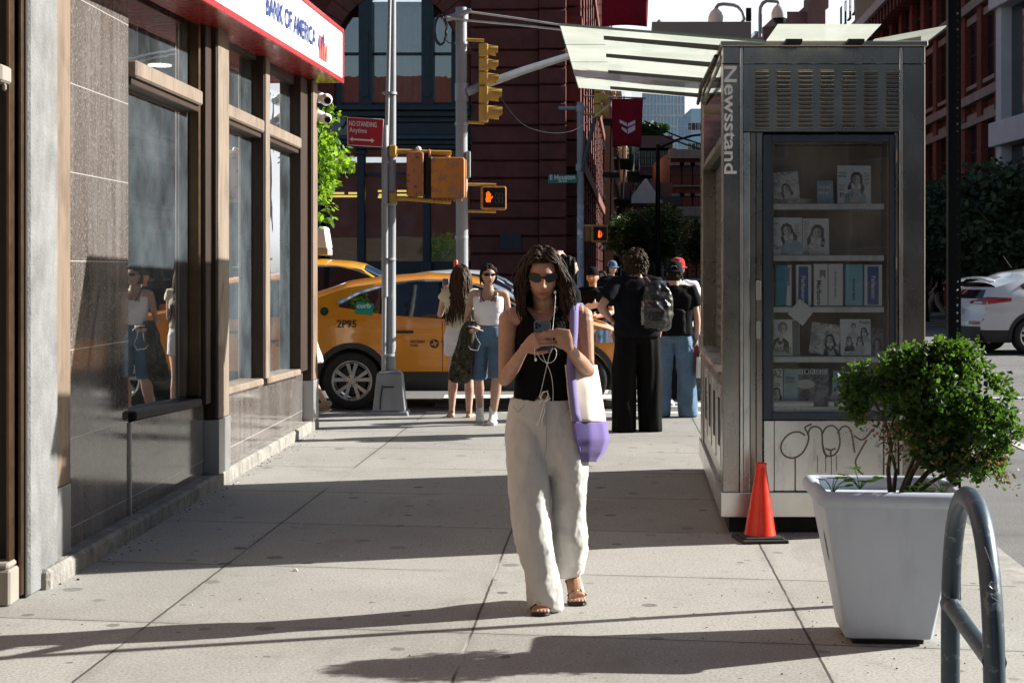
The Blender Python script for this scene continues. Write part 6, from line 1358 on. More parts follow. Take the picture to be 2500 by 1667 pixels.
    def rcp(y, z, off): 
        x = c.xs(0, z); w = c.W(x, z); return (x-.13*(1-abs(y)**3)-off, y*w, z)
    zr = c.tip(c.x0)
    g = MB(); g.grid(lambda u, v: rcp(lerp(-.86+.08*v, .86-.08*v, u), lerp(1.04*zk, zr-.05, v), .006), 14, 8); P2('rear_screen', g, gm)
    for sg in (-1, 1):
        tl = MB(); tl.grid(lambda u, v, sg=sg: rcp(sg*lerp(.45, 1.0, u), lerp(.93-.02*u, .97+.09*u, v)*zk+.02, .01), 10, 4); tl.grid(lambda u, v, sg=sg: c.side(c.xs(0, 1.0*zk)+u*.42, lerp(.935+.06*u, 1.075-.02*u, v)*zk, sg, .01), 8, 4); P2('tail_light', tl, M['tail'])
        tl = MB(); tl.grid(lambda u, v, sg=sg: rcp(sg*lerp(.62, .9, u), lerp(.95, .985, v)*zk, .014), 6, 2); P2('reversing_lens', tl, M['tail_clear'])
        rf = MB(); rf.grid(lambda u, v, sg=sg: rcp(sg*lerp(.6, .98, u), lerp(.56, .62, v)*zk, .012), 8, 2); P2('reflector', rf, M['tail'])
    sp = MB(); sp.grid(lambda u, v: (lambda q: (q[0]-.16*v*(1-.3*abs(2*u-1)**3), q[1], q[2]-.02*v))(tp(c.x0+.30, lerp(-.96, .96, u), .012)), 14, 4); P2('spoiler', sp, paint, solid=.025)
    pl_ = MB(); pl_.box(c.x0-.155, c.x0-.12, -.16, .16, .75*zk, .86*zk); P2('number_plate', pl_, M['emblem'], sm=None)
    gr_ = MB(); gr_.grid(lambda u, v: (c.x1+.02+.105*(1-abs(lerp(-.75,.75,u))**3)-.06*v, lerp(-.55,.55,u)*c.wk, lerp(.55,.86,v)*zk), 10, 4); P2('grille', gr_, M['clad'])
    return o, c, P2
Yt = 20.45; xt = -1.93
taxi, tc_, TP = make_car('orange yellow taxi crossover stopped across the crossing behind the grey pole', (xt, Yt, ZR(0,Yt)+.0), R(1.2), Car(), M['cab_yellow'], 'taxi', 'taxi')
def ctext(o, c, s, x, z, h, w, m, name='lettering', sg=-1):
    cu = bpy.data.curves.new('t', 'FONT'); cu.body = s; cu.size = 1; cu.offset = .02; ob = bpy.data.objects.new('t', cu); COL.objects.link(ob); me = baked(ob); bpy.data.objects.remove(ob)
    a = coords(me); W_ = a[:,0].max()-a[:,0].min(); b = np.array([c.side(x+(p[0]-a[:,0].min())*w/W_, z+p[1]*h/.69, sg, .011) for p in a]); setco(me, b); return link(name, me, m, o)
INKB = mat('black_vinyl', (.03,.025,.02), .4)
ctext(taxi, tc_, '2P95', -.18, .985, .085, .235, INKB)
qd = MB(); qd.grid(lambda u, v: tc_.side(.03+.21*u+.02*v, 1.155+.14*v-.04*u*0-.03*u, -1, .010), 6, 4); TP('window_sticker', qd, mat('teal_sticker', (.01,.30,.24), .4)); ctext(taxi, tc_, 'curb', .055, 1.215, .055, .165, M['white_plain'])
def disc(x, z, r, m, nm): 
    mb = MB(); n = 20; mb.add([tc_.side(x+r*math.cos(2*PI*i/n), z+r*math.sin(2*PI*i/n), -1, .009) for i in range(n)], [list(range(n))]); return TP(nm, mb, m)
disc(-.335, 1.175, .05, mat('green_badge', (.008,.03,.012), .4), 'round_badge'); ctext(taxi, tc_, 'T', -.352, 1.155, .04, .034, M['sign_green'])
disc(.985, .79, .055, INKB, 'airport_badge')
mb = MB(); mb.add([tc_.side(.985+x*.05, .79+z*.05, -1, .013) for x, z in ((-.8,-.1),(-.1,.1),(-.3,.8),(-.1,.8),(.25,.2),(.7,.35),(.8,.2),(.35,-.05),(.3,-.75),(.15,-.75),(-.05,-.15),(-.6,-.4))], [list(range(12))]); TP('plane_mark', mb, M['cab_yellow'])
ctext(taxi, tc_, 'METERED', .70, .80, .03, .17, INKB); ctext(taxi, tc_, 'FARE', .70, .755, .03, .09, INKB); ctext(taxi, tc_, 'FLAT FARE', 1.07, .80, .03, .19, INKB); ctext(taxi, tc_, 'JFK', 1.07, .755, .03, .07, INKB)
Yb_ = 24.2
minicar = Car(zk=1.10)
make_car('brighter yellow taxi passing behind the first, mostly hidden by the bank corner', (PD(760,0,Yb_).x-1.05, Yb_, ZR(0,Yb_)), R(0), minicar, M['cab_yellow2'], 'taxi', 'taxi')
mb = MB(); a = PD(738,0,Yb_-.3); mb.hexa(trap(a.x-.0, Yb_, .10,.05,.30,.28,1.90,2.22)); rs_ = thing('roof_sign', 'white lit-up style advert box on the roof of the rear taxi', 'taxi sign', (a.x, Yb_, 1.82)); mb.build('sign_case', M['white_plain'], rs_, bevel=.02); mb = MB(); mb.box(a.x-.16,a.x+.10,Yb_-.3,Yb_+.3,1.80,1.90); mb.build('rack_foot', M['galv'], rs_, bevel=.01)
make_car('white car passing far behind the woman in the white tank top', (PD(1110,0,33).x-1.4, 33.6, ZR(0,33)), R(0), Car(zk=.97), M['car_white'], 'car', 'passing_car', M['sky_tint_glass'])
# white crossover seen from its rear right quarter
th = R(11); ca = Vector((8.78, 30.4)); axle = ca+Vector((math.cos(th), math.sin(th)))*.93+Vector((-math.sin(th), math.cos(th)))*.86
wsuv, wc, WP = make_car('white crossover seen from behind at the right edge of the picture', (axle.x, axle.y, ZR(0,31)), th, Car(zk=1.0, rear=([.2,.4,.6,.75,.95,1.1,1.3,1.45,1.6],[.12,.0,.0,.06,.08,.14,.32,.36,.6])), M['car_white'], 'car', 'parked_car', chrome=False)
mb = MB(); mb.tube([(.05,.0,1.62),(-.12,.0,1.84)], .008, 5); WP('aerial', mb, M['black'])
make_car('dark car facing the camera behind the walking man, right of the newsstand', (PD(2112,0,57).x, 60.2, ZR(0,57)), R(-90), Car(zk=1.08), M['car_dark'], 'car', 'parked_car', M['sky_tint_glass'])
# ------------------------------------------------------------------ people: one skinned body each, clothes and hair as its children
V = Vector
def se(t, a, b, e=2.5):
    c, s = math.cos(t), math.sin(t); return (a*math.copysign(abs(c)**(2/e), c), b*math.copysign(abs(s)**(2/e), s))
def ring(c, hw, hd, n=28, yaw=0, e=2.5):
    out = []
    for i in range(n):
        x, y = se(2*PI*i/n, hw, hd, e); x, y = rot2(x, y, yaw); out.append((c[0]+x, c[1]+y, c[2]))
    return out
TT = [-.15,0,.2,.45,.65,.82,.93,1.0]
TW = {'f': ([.14,.165,.128,.138,.150,.158,.128,.06],[.10,.113,.092,.098,.116,.100,.072,.052]), 'm': ([.14,.16,.15,.165,.178,.184,.150,.066],[.10,.112,.105,.115,.122,.112,.080,.060])}
def JD(**kw):
    j = dict(pel=V((0,0,.93)), neck=V((0,.01,1.42)), head=V((0,-.02,1.575)), yaw=0.0, pitch=0.0, tyaw=0.0,
      shA=V((-.172,.01,1.375)), elA=V((-.215,.03,1.10)), wrA=V((-.215,-.04,.87)), shB=V((.172,.01,1.375)), elB=V((.215,.03,1.10)), wrB=V((.215,-.04,.87)),
      hiA=V((-.088,0,.90)), knA=V((-.095,-.015,.49)), anA=V((-.095,.02,.085)), toA=V((-.11,-.14,.02)), hiB=V((.088,0,.90)), knB=V((.095,-.015,.49)), anB=V((.095,.02,.085)), toB=V((.11,-.14,.02)), hs=1.0)
    for k, v in kw.items(): j[k] = V(v) if isinstance(v, tuple) else v
    return j
def spine(j, t): p = j['pel'].lerp(j['neck'], t); return p
def torso(mb, j, sex, inf=0, t0=-.15, t1=1.0, n=28, k=1.0):
    W_, D_ = TW[sex]; ts = [t for t in np.linspace(t0, t1, 12)]
    mb.loft([ring(spine(j, t), float(np.interp(t, TT, W_))*k+inf*(1 if t < .9 else .6), float(np.interp(t, TT, D_))*k+inf, n, j['tyaw']*max(0, min(1, t))) for t in ts])
def headM(j): return Matrix.Translation(j['head']) @ Matrix.Rotation(j['yaw'], 4, 'Z') @ Matrix.Rotation(j['pitch'], 4, 'X') @ Matrix.Scale(j['hs'], 4)
def head_pts(x, y, z):
    t = max(0, -z/.112); q = max(0, z/.115)
    if t > 0:
        x *= 1-.34*t**1.7; y = y*(1-.10*t**2) if y < 0 else y*(1-.55*t**1.3)
    if y < 0:
        g = lambda cx, cz, sx, sz: math.exp(-((x-cx)/sx)**2-((z-cz)/sz)**2)
        f = min(1, -y/.05)
        y -= f*(.021*g(0,-.030,.0105,.013)+.011*g(0,-.008,.009,.022)+.006*(g(.011,-.034,.007,.007)+g(-.011,-.034,.007,.007))
              +.0045*(g(.028,.030,.024,.009)+g(-.028,.030,.024,.009)) -.009*(g(.031,.008,.015,.011)+g(-.031,.008,.015,.011))
              +.0065*g(0,-.060,.020,.0055)+.0075*g(0,-.072,.016,.006)-.004*g(0,-.066,.022,.0028)+.007*g(0,-.100,.018,.014)+.004*(g(.045,-.022,.018,.02)+g(-.045,-.022,.018,.02)))
    return x, y, z
def add_head(mb, j):
    Mh = headM(j); nu, nv = 64, 44; vs = []; fs = []
    for i in range(nv+1):
        t = PI*i/nv
        for k in range(nu):
            p = 2*PI*k/nu; x, y, z = .0735*math.sin(t)*math.cos(p), .094*math.sin(t)*math.sin(p), .114*math.cos(t); vs.append(Mh @ V(head_pts(x, y, z)))
    for i in range(nv):
        for k in range(nu): a = i*nu+k; b = i*nu+(k+1) % nu; fs.append((a, a+nu, b+nu, b))
    mb.add(vs, fs)
    for s in (-1, 1):
        e = MB(); e.sphere((s*.073,.012,-.012), (.010,.021,.033), 12, 8); mb.add([Mh @ V(p) for p in e.v], e.f)
    mb.tube([j['neck']+V((0,.004,-.05)), j['neck']+V((0,0,.02)), Mh @ V((0,.028,-.075)), Mh @ V((0,.02,-.03))], [.062,.053,.05,.05], 16)
def add_hand(mb, wr, d, n, curl=.5, thumb=1, fdir=None, s=1.0, fr=.0078, spread=.0, tcurl=.35):
    """wrist, direction to the knuckles, palm normal, thumb side sign"""
    wr = V(wr); d = V(d).normalized(); n = V(n); n = (n-d*n.dot(d)).normalized(); sd = d.cross(n)*thumb
    k = .083*s; rings = []
    for f, w, th in ((-.12,.024,.019),(.1,.026,.018),(.45,.037,.0155),(.8,.040,.0135),(1.02,.038,.011)):
        c = wr+d*(k*f); rings.append([c+sd*(w*s*math.cos(2*PI*i/14))+n*(th*s*math.sin(2*PI*i/14)) for i in range(14)])
    mb.loft(rings)
    fd0 = V(fdir).normalized() if fdir is not None else d
    for i, (o, L) in enumerate(((.029,.072),(.010,.080),(-.010,.074),(-.028,.058))):
        p = wr+d*(k*.96)+sd*(o*s); cc = curl if not isinstance(curl, (list, tuple)) else curl[i]; q = (fd0+sd*(o*spread*12)).normalized(); ax = sd if n.dot(sd.cross(q)) > 0 else -sd; pts = [p-q*.012*s, p]; 
        for a, fl in ((cc*.55,.45),(cc*.95,.30),(cc*.6,.25)):
            q = (Matrix.Rotation(a, 3, ax) @ q); p = p+q*(L*s*fl); pts.append(p)
        mb.tube(pts, [fr*1.1*s, fr*1.12*s, fr*1.05*s, fr*.95*s, fr*.78*s], 8)
    p = wr+d*(k*.22)+sd*(.024*s); q = (d*.72+sd*.72+n*tcurl).normalized(); p1 = p+q*(.042*s); q2 = (d*.85+sd*.25+n*(tcurl+.25)).normalized(); p2 = p1+q2*(.030*s); mb.tube([p-q*.015, p, p1, p2, p2+q2*.018*s], [.011*s,.013*s,.0105*s,.0095*s,.007*s], 8)
def add_arm(mb, sh, el, wr, k=1.0):
    mb.tube([sh+V((math.copysign(.025, -sh.x)*0,0,.012)), sh.lerp(el,.12), sh.lerp(el,.45), sh.lerp(el,.85), el, el.lerp(wr,.18), el.lerp(wr,.4), el.lerp(wr,.8), wr], [.040*k,.050*k,.044*k,.037*k,.036*k,.039*k,.037*k,.027*k,.023*k], 14)
    mb.sphere(sh+V((0,0,-.008)), .050*k, 14, 10)
def add_leg(mb, hi, kn, an, k=1.0):
    mb.tube([hi+V((0,0,.03)), hi, hi.lerp(kn,.35), hi.lerp(kn,.8), kn, kn.lerp(an,.15), kn.lerp(an,.35)+V((0,.012,0)), kn.lerp(an,.7), kn.lerp(an,.92), an-V((0,0,.03))], [.075*k,.086*k,.078*k,.058*k,.054*k,.053*k,.056*k,.042*k,.034*k,.036*k], 16)
def foot_pts(an, to, up=.0):
    f = (to-an); f.z = 0; f = f.normalized(); a = V((an.x, an.y, max(an.z-.052, .03))); return a-f*.045, a, a.lerp(to, .5)+V((0,0,.012)), a.lerp(to,.82)+V((0,0,.004)), to, f
def add_foot(mb, an, to):
    h, a, m_, b, t, f = foot_pts(an, to); mb.tube([h-V((0,0,.005)), h+f*.015, a+V((0,0,.004)), m_, b, t-f*.02, t], [(.020,.022),(.031,.032),(.034,.036),(.038,.026),(.043,.018),(.038,.014),(.02,.010)], 14, ref=(0,0,1), flat=True)
    sd = V((-f.y, f.x, 0))
    for o, l in ((-.032,.0),(-.015,.012),(.002,.016),(.018,.012),(.032,.002)): c = t-f*.012+sd*o; mb.tube([c-f*.02, c+f*(.012+l*.5), c+f*(.02+l*.5)], [.011,.0095,.005], 8)
def make_body(par, j, sex, skin, vox=.008, hands=(None, None), legs=True, feet=False, k=1.0, arms=True, face=None, name='body', legk=1.0, tk=.97):
    mb = MB(); torso(mb, j, sex, 0, k=k*tk); add_head(mb, j)
    for s, hd in (('A', hands[0]), ('B', hands[1])):
        sh, el, wr = j['sh'+s], j['el'+s], j['wr'+s]; add_arm(mb, sh, el, wr, k*(.9 if sex == 'f' else 1.06)); mb.tube([spine(j,.86), sh.lerp(spine(j,.9),.3), sh], [.06,.055,.045], 12)
        h = dict(d=(wr-el), n=V((-math.copysign(1, sh.x),0,0)), curl=.45, thumb=1 if s == 'B' else -1); h.update(hd or {}); add_hand(mb, wr, **h)
        if legs: add_leg(mb, j['hi'+s], j['kn'+s], j['an'+s], legk*(.95 if sex == 'f' else 1.05))
        if feet: add_foot(mb, j['an'+s], j['to'+s])
    me = remesh(mb, vox, 3 if vox > .004 else 2)
    # lips, brows and lashes by place on the face
    c = coords(me).astype(np.float64); inv = np.array(headM(j).inverted()); hc = np.c_[c, np.ones(len(c))] @ inv.T; x, y, z = hc[:,0], hc[:,1], hc[:,2]; col = np.ones((len(c), 3)); fr = y < -.045
    def g(cx, cz, sx, sz): return np.exp(-((x-cx)/sx)**2-((z-cz)/sz)**2)*fr
    lip = np.clip(g(0,-.060,.024,.007)+g(0,-.072,.020,.0075), 0, 1)*(1.0 if sex == 'f' else .4); brow = np.clip(g(.031,.027,.022,.0055)+g(-.031,.027,.022,.0055), 0, 1); eye = np.clip(1.3*(g(.031,.007,.013,.006)+g(-.031,.007,.013,.006)), 0, 1); crease = g(0,-.0660,.022,.002)
    fz_ = face or {}
    col *= 1-lip[:,None]*np.array([.18,.5,.45]); col *= 1-.80*brow[:,None]; col *= 1-.85*eye[:,None]; col *= 1-.5*crease[:,None]
    if fz_.get('beard'): bd = np.clip(np.exp(-((z+.085)/.035)**2)*fr*1.2-lip, 0, 1); col *= 1-fz_['beard']*bd[:,None]
    tint(me, col); return link(name, me, skin, par, smooth=180)
def garment(par, name, mb, m, vox=.010, sm=4, wr=(.003, 14, (1,1,.5)), seed=1, keep=None, solid=0, mask=None):
    me = remesh(mb, vox, sm)
    if wr and wr[0]: wrinkle(me, wr[0], wr[1], wr[2], seed, mask)
    if keep: delfaces(me, keep)
    return link(name, me, m, par, smooth=180, solid=solid)
def tee(j, sex, inf=.018, hem=-.05, sl=.55, sw=.07, k=1.0, loose=.0):
    mb = MB(); torso(mb, j, sex, inf, hem, .97, k=k)
    if loose: mb.loft([ring(spine(j, t), float(np.interp(t, TT, TW[sex][0]))*k+inf+loose*(1-t), float(np.interp(t, TT, TW[sex][1]))*k+inf+loose*(1-t)) for t in np.linspace(hem, .8, 7)])
    for s in 'AB':
        sh, el = j['sh'+s], j['el'+s]
        if sl: mb.tube([spine(j,.88), sh.lerp(spine(j,.9),.35), sh+V((0,0,.004)), sh.lerp(el,sl*.5), sh.lerp(el,sl)], [.075*k,.068*k,.064*k,sw*k,sw*1.05*k], 16)
    mb.tube([spine(j,.9), j['neck']+V((0,.005,.018))], [.085*k,.068*k], 16); return mb
def pants(j, sex, w0=.10, w1=.085, w2=.085, top=.10, end=1.0, inf=.018, k=1.0, stack=0):
    mb = MB(); mb.loft([ring(spine(j, t), float(np.interp(t, TT, TW[sex][0]))*k+inf, float(np.interp(t, TT, TW[sex][1]))*k+inf) for t in (-.2,-.08,0,top)])
    for s in 'AB':
        hi, kn, an = j['hi'+s], j['kn'+s], j['an'+s]; an2 = an+V((0,0,-.02)); L = []; Rr = []
        for f in np.linspace(0, end, 9):
            p = hi.lerp(kn, f*2) if f < .5 else kn.lerp(an2, (f-.5)*2); L.append(p+V((0,0,.02*(1-f)))); Rr.append(float(np.interp(f, [0,.5,1], [w0,w1,w2]))*k)
        mb.tube(L, Rr, 20)
    return mb
def hair_sim(j, n, L, seed, face_az=58, vol=1.10, wind=(0,0,0), body=True, r0=.010, fall=.42, wave=.012, hw=.165, hd=.105, lo=-.06, fr_el=.055, tw=5, jit=.25):
    rg = random.Random(seed); Mh = headM(j); mb = MB(); wind = V(wind); inv = Mh.inverted()
    for i in range(n):
        while True:
            d = V((rg.gauss(0,1), rg.gauss(0,1), rg.gauss(0,1))).normalized(); az = math.degrees(math.atan2(abs(d.x), -d.y))
            if d.z*.118 < lo: continue
            if az < face_az and d.z*.118 < fr_el: continue
            break
        p = V((d.x*.078, d.y*.098+.004, d.z*.119)); w = Mh @ p; up = (Mh.to_3x3() @ V((d.x/.078, d.y/.098, d.z/.119))).normalized()
        sgx = math.copysign(1, d.x+rg.gauss(0,.12)); dirv = (up*.45+Mh.to_3x3() @ V((sgx*(.95 if d.z > .2 else .1), (.75 if d.y < .2 else .2) if d.z > .2 else .1, -.35))).normalized(); ln = L*rg.uniform(.75, 1.1)-(0 if not body else max(0, .05-(d.z*.05))); st = max(6, int(abs(L)/.028)); stp = ln/st; pts = [w-up*.006]; nz_ = noise.noise_vector(d*2.6+V((seed,0,0))); off = V((nz_.x+rg.gauss(0,.3), nz_.y+rg.gauss(0,.3), 0))*wave*1.6; ph = 5*nz_.z+rg.gauss(0,.35)
        q = w; vv = vol+rg.uniform(-.03,.05)
        for s in range(st):
            dirv = (dirv.lerp(V((0,0,-1))+wind*(s/st)+V((rg.gauss(0,jit), rg.gauss(0,jit), 0))*.25, fall)).normalized(); q = q+dirv*stp+off*math.sin(ph+s*.9)*.35
            h = inv @ q; e = math.sqrt((h.x/.078)**2+((h.y-.004)/.098)**2+(h.z/.119)**2)
            if e < vv and h.z > -.13: h = V((h.x*vv/e, (h.y-.004)*vv/e+.004, h.z*vv/e)); q = Mh @ h
            elif h.z <= -.02:
                rr = math.hypot(h.x/.08, h.y/.085)
                if rr < 1 and q.z > j['neck'].z-.02: k = 1/max(rr,.15); q = Mh @ V((h.x*k, h.y*k, h.z))
            h = inv @ q
            if h.y < .0 and -.16 < h.z < .078:
                lim = .066+.012*min(1, max(0, (.078-h.z)/.05))-.03*max(0, -h.y-.07)/.03*0
                if abs(h.x) < lim: h = V((sgx*lim*(1+.08*rg.random()), max(h.y, -.05), h.z)); q = Mh @ h
                elif h.y < -.06: h = V((h.x, -.06+.3*(h.y+.06), h.z)); q = Mh @ h
            if body and q.z < j['neck'].z+.0:
                c = spine(j, .85); tt = min(1, (j['neck'].z-q.z)/.08); ex = math.hypot((q.x-c.x)/(lerp(.07,hw,tt)), (q.y-c.y)/(lerp(.07,hd,tt)))
                if ex < 1.06: k = 1.06/max(ex,.2); q = V((c.x+(q.x-c.x)*(1+(k-1)*.3), c.y+(q.y-c.y)*k, q.z))
            pts.append(q.copy())
        mb.tube(pts, [(r0*rg.uniform(.7,1.2)*(1-.75*t**2), r0*.55*(1-.75*t**2)) for t in np.linspace(0, 1, len(pts))], tw)
    return mb
def scalp(j, k=1.0, cut=-.012, top=.082, low=-.10):
    Mh = headM(j); mb = MB(); nu, nv = 36, 26; pts = []; fs = []
    for i in range(nv+1):
        t = PI*i/nv
        for a in range(nu): p = 2*PI*a/nu; pts.append(V((.0795*k*math.sin(t)*math.cos(p), .100*k*math.sin(t)*math.sin(p)+.010, .1215*k*math.cos(t)+.003)))
    for i in range(nv):
        for a in range(nu):
            q = (i*nu+a, (i+1)*nu+a, (i+1)*nu+(a+1) % nu, i*nu+(a+1) % nu); c = sum((pts[x] for x in q), V((0,0,0)))/4
            if c.y < cut and c.z < top+ .25*max(0,c.y+.07)*0: continue
            if c.z < low: continue
            fs.append(q)
    mb.add([Mh @ p for p in pts], fs); return mb
def hair(par, j, m, n, L, seed, sc_=1.0, **kw):
    mb = hair_sim(j, n, L, seed, **kw); s = scalp(j, sc_); mb.add(s.v, s.f); return mb.build('hair', m, par, smooth=180, local=True)
def shades(par, j, m, w=.030, h=.017, tilt=.12, z=.008, y=-.098):
    Mh = headM(j); mb = MB()
    for s in (-1, 1):
        n = 16; out = []
        for yy, k in ((y, 1), (y+.006, 1.02)):
            out.append([Mh @ V((s*.034+w*k*math.cos(2*PI*i/n), yy+.02*((s*.034+w*k*math.cos(2*PI*i/n))/.06)**2, z+h*k*math.sin(2*PI*i/n)*(1.0-.25*s*math.cos(2*PI*i/n)*-1)+tilt*s*w*math.cos(2*PI*i/n))) for i in range(n)])
        mb.loft(out)
        mb.tube([Mh @ V((s*.062, y+.02, z+.007)), Mh @ V((s*.077, -.05, z+.008)), Mh @ V((s*.079, .01, z+.004))], .0028, 6)
    mb.tube([Mh @ V((-.008, y, z+.003)), Mh @ V((0, y-.003, z+.005)), Mh @ V((.008, y, z+.003))], .003, 6)
    return mb.build('sunglasses', m, par, smooth=50, local=True)
def cap(par, j, m, back=False, k=1.0, brim=True, mb_=None, low=.022):
    Mh = headM(j); mb = MB(); nu, nv = 28, 10; rings = []
    for i in range(nv+1):
        t = PI/2*(1-i/nv)+.0; z = low+(.125*k-low)*math.cos(PI/2*(1-i/nv)) if False else None
    rings = [[Mh @ V(((.083*k)*c_*math.cos(2*PI*a/nu), (.104*k)*c_*math.sin(2*PI*a/nu)+.004, zz)) for a in range(nu)] for zz, c_ in ((low-.004,.985),(low+.01,1.0),(.06,.985),(.085,.92),(.105,.80),(.120,.60),(.129,.34),(.132,.06))]
    mb.loft(rings); ob = mb.build('cap', m, par, smooth=60, local=True)
    if brim:
        s = 1 if back else -1; b = MB(); n = 14; vs = []
        for i in range(n+1):
            t = -1.15+2.3*i/n; r0 = .101*k; r1 = (.101+.062*math.cos(t*.95))*k; dz = -.012*math.cos(t)
            for rr, zz in ((r0, low+.004), (r1, low+dz)): vs.append(Mh @ V((.83*rr*math.sin(t), s*rr*math.cos(t)+.004, zz)))
        b.add(vs, [(2*i, 2*i+1, 2*i+3, 2*i+2) for i in range(n)]); b.build('visor', m, ob, smooth=180, local=True, solid=.004)
    return ob
def shoe(par, an, to, m, sole, hi=.0, name='shoe'):
    h, a, m_, b, t, f = foot_pts(an, to); mb = MB()
    mb.tube([h-f*.012+V((0,0,.015)), h+V((0,0,.025)), a+V((0,0,.035+hi)), m_+V((0,0,.012)), b+V((0,0,.006)), t+V((0,0,.004)), t+f*.022], [(.030,.034),(.040,.052),(.041,.056),(.043,.042),(.047,.031),(.044,.026),(.024,.018)], 18, ref=(0,0,1), flat=True)
    o = mb.build(name, m, par, smooth=60, local=True); s = MB(); sd = V((-f.y, f.x, 0)); L = [(h-f*.022,.030),(h,.042),(a,.043),(m_,.042),(b,.049),(t,.046),(t+f*.022,.028)]; zb_ = min(h.z, t.z)
    lo = [V((p.x,p.y,p.z if 0 else max(0, lerp(h.z, t.z, i/6)-.035))) for i, (p, w) in enumerate(L)]
    s.loft([[q-sd*w, q+sd*w, q+sd*w+V((0,0,.026)), q-sd*w+V((0,0,.026))] for q, (p, w) in zip(lo, L)]); s.build('sole', sole, o, local=True, bevel=.006); return o
def person(label, loc, rz, sc_=1.0, group=None):
    o = thing('person', label, 'person', loc, rz, group); o.scale = (sc_, sc_, sc_); return o
SK_TAN = skin_mat('tan_skin', (.42,.235,.155)); SK_FAIR = skin_mat('fair_skin', (.56,.36,.27)); SK_MID = skin_mat('warm_skin', (.44,.28,.205)); SK_DK = skin_mat('brown_skin', (.20,.105,.065))
HR_DK = hair_mat('dark_brown_hair', (.008,.005,.004), (.05,.025,.014)); HR_BR = hair_mat('brown_hair', (.018,.010,.006), (.075,.038,.018)); HR_BK = hair_mat('black_hair', (.006,.005,.005), (.022,.016,.013)); HR_CU = hair_mat('curly_brown_hair', (.012,.008,.005), (.06,.036,.019))
CL = {}
CL['vest'] = cloth_mat('black_knit', (.0045,.0045,.005), 300, .2, .85, .0, .1); CL['linen'] = cloth_mat('ecru_linen', (.58,.565,.54), 420, .07, .9, .2); CL['white'] = cloth_mat('white_cotton', (.74,.73,.75), 400, .05); CL['cream'] = cloth_mat('cream_cotton', (.66,.60,.44), 260, .08)
CL['denim'] = cloth_mat('blue_denim', (.075,.13,.20), 300, .1, pattern='denim'); CL['jeans'] = cloth_mat('mid_blue_jeans', (.10,.17,.26), 300, .1, pattern='denim'); CL['camo'] = cloth_mat('camouflage_cloth', (.05,.05,.03), 300, pattern='camo'); CL['navy'] = cloth_mat('black_navy_cotton', (.007,.008,.012), 300, .2, .9, .0, .1); CL['black'] = cloth_mat('black_cotton', (.007,.007,.008), 300, .2, .9, .0, .1)
CL['satin'] = cloth_mat('black_shiny_cloth', (.0045,.0045,.005), 200, .2, .7, .0, .08); CL['khaki'] = cloth_mat('khaki_cloth', (.28,.23,.17), 300); CL['grey'] = cloth_mat('grey_cotton', (.35,.35,.36), 300); CL['red'] = cloth_mat('red_cap_cloth', (.50,.014,.018), 300); CL['lace'] = cloth_mat('cream_lace', (.66,.62,.52), 120, .15)
SHOE_W = mat('white_trainer', (.66,.66,.65), .5, var=.12, vs=20); SOLE_W = mat('pale_sole', (.60,.59,.57), .6); LENS = mat('black_lens', (.004,.004,.0045), .08, 0, spec=.35); SANDAL = mat('black_leather', (.012,.011,.011), .35); TAN_L = mat('tan_sandal', (.30,.23,.15), .6); GOLD = mat('gold', (.75,.48,.15), .25, 1)
# ---------- the woman walking towards us, looking at her phone
B0 = V((.152, 7.62, 0)); w1 = person('woman in black vest and cream trousers walking towards the camera looking at her phone', B0, 0)
def at(u, v, Y): return P(u, v, Y)-B0
j1 = JD(pel=(0,.01,.95), neck=(0,.015,1.405), head=(-.012,-.045,1.553), pitch=.20, yaw=.03, hs=1.0,
  shA=at(1241,775,7.60), elA=at(1233,927,7.57), wrA=at(1281,850,7.325), shB=at(1424,768,7.62), elB=at(1435,905,7.58), wrB=at(1388,848,7.325),
  hiA=(-.085,0,.92), knA=(-.055,-.02,.48), anA=(-.012,.035,.085), toA=(-.022,-.115,.020), hiB=(.085,0,.92), knB=(.10,.06,.48), anB=(.142,.235,.165), toB=(.158,.115,.022))
hA = dict(d=(.62,-.42,.45), n=(0.1,.92,-.3), curl=[.20,.24,.28,.32], thumb=-1, fdir=(.98,-.16,.10), s=.97, fr=.0066, tcurl=.25)
hB = dict(d=(-.42,-.46,.85), n=(-.1,.9,.1), curl=[.24,.24,.28,.34], thumb=1, fdir=(-.96,-.16,.16), s=.97, fr=.0066, tcurl=.25)
make_body(w1, j1, 'f', SK_TAN, .0034, (hA, hB), feet=True, tk=.84)
def WX(x, Y=7.62): return (x*D-CX)*Y/F-B0.x
def WZ(y, Y=7.62): return H-(y*D-HV)*Y/F
mb = MB()
mb.loft([ring(((WX(a)+WX(b))/2, .012, WZ(y)), (WX(b)-WX(a))/2, hd, 32) for y, a, b, hd in ((919,1180,1311,.108),(890,1183,1308,.105),(850,1186,1303,.103),(810,1182,1306,.114),(780,1180,1310,.122),(752,1182,1311,.112),(728,1188,1307,.095),(714,1196,1300,.080),(704,1206,1290,.070))])
cxv = (WX(1180)+WX(1311))/2; zv, zn = WZ(760), WZ(704)
zb_ = WZ(919)
def keepv(c):
    x = c[:,0]-cxv; front = c[:,1] < .02; k = ~(front & (abs(x) < (c[:,2]-zv)*.70) & (c[:,2] > zv)); k &= ~((c[:,2] > WZ(712)) & (abs(x) < .062)); k &= ~(c[:,2] < zb_+.004); k &= ~(front & (c[:,2] < zb_+.045-abs(x)*1.1)); return k
garment(w1, 'vest', mb, CL['vest'], .007, 4, (.0022, 13, (1,1,.6)), 3, keepv, .006)
tr = MB()
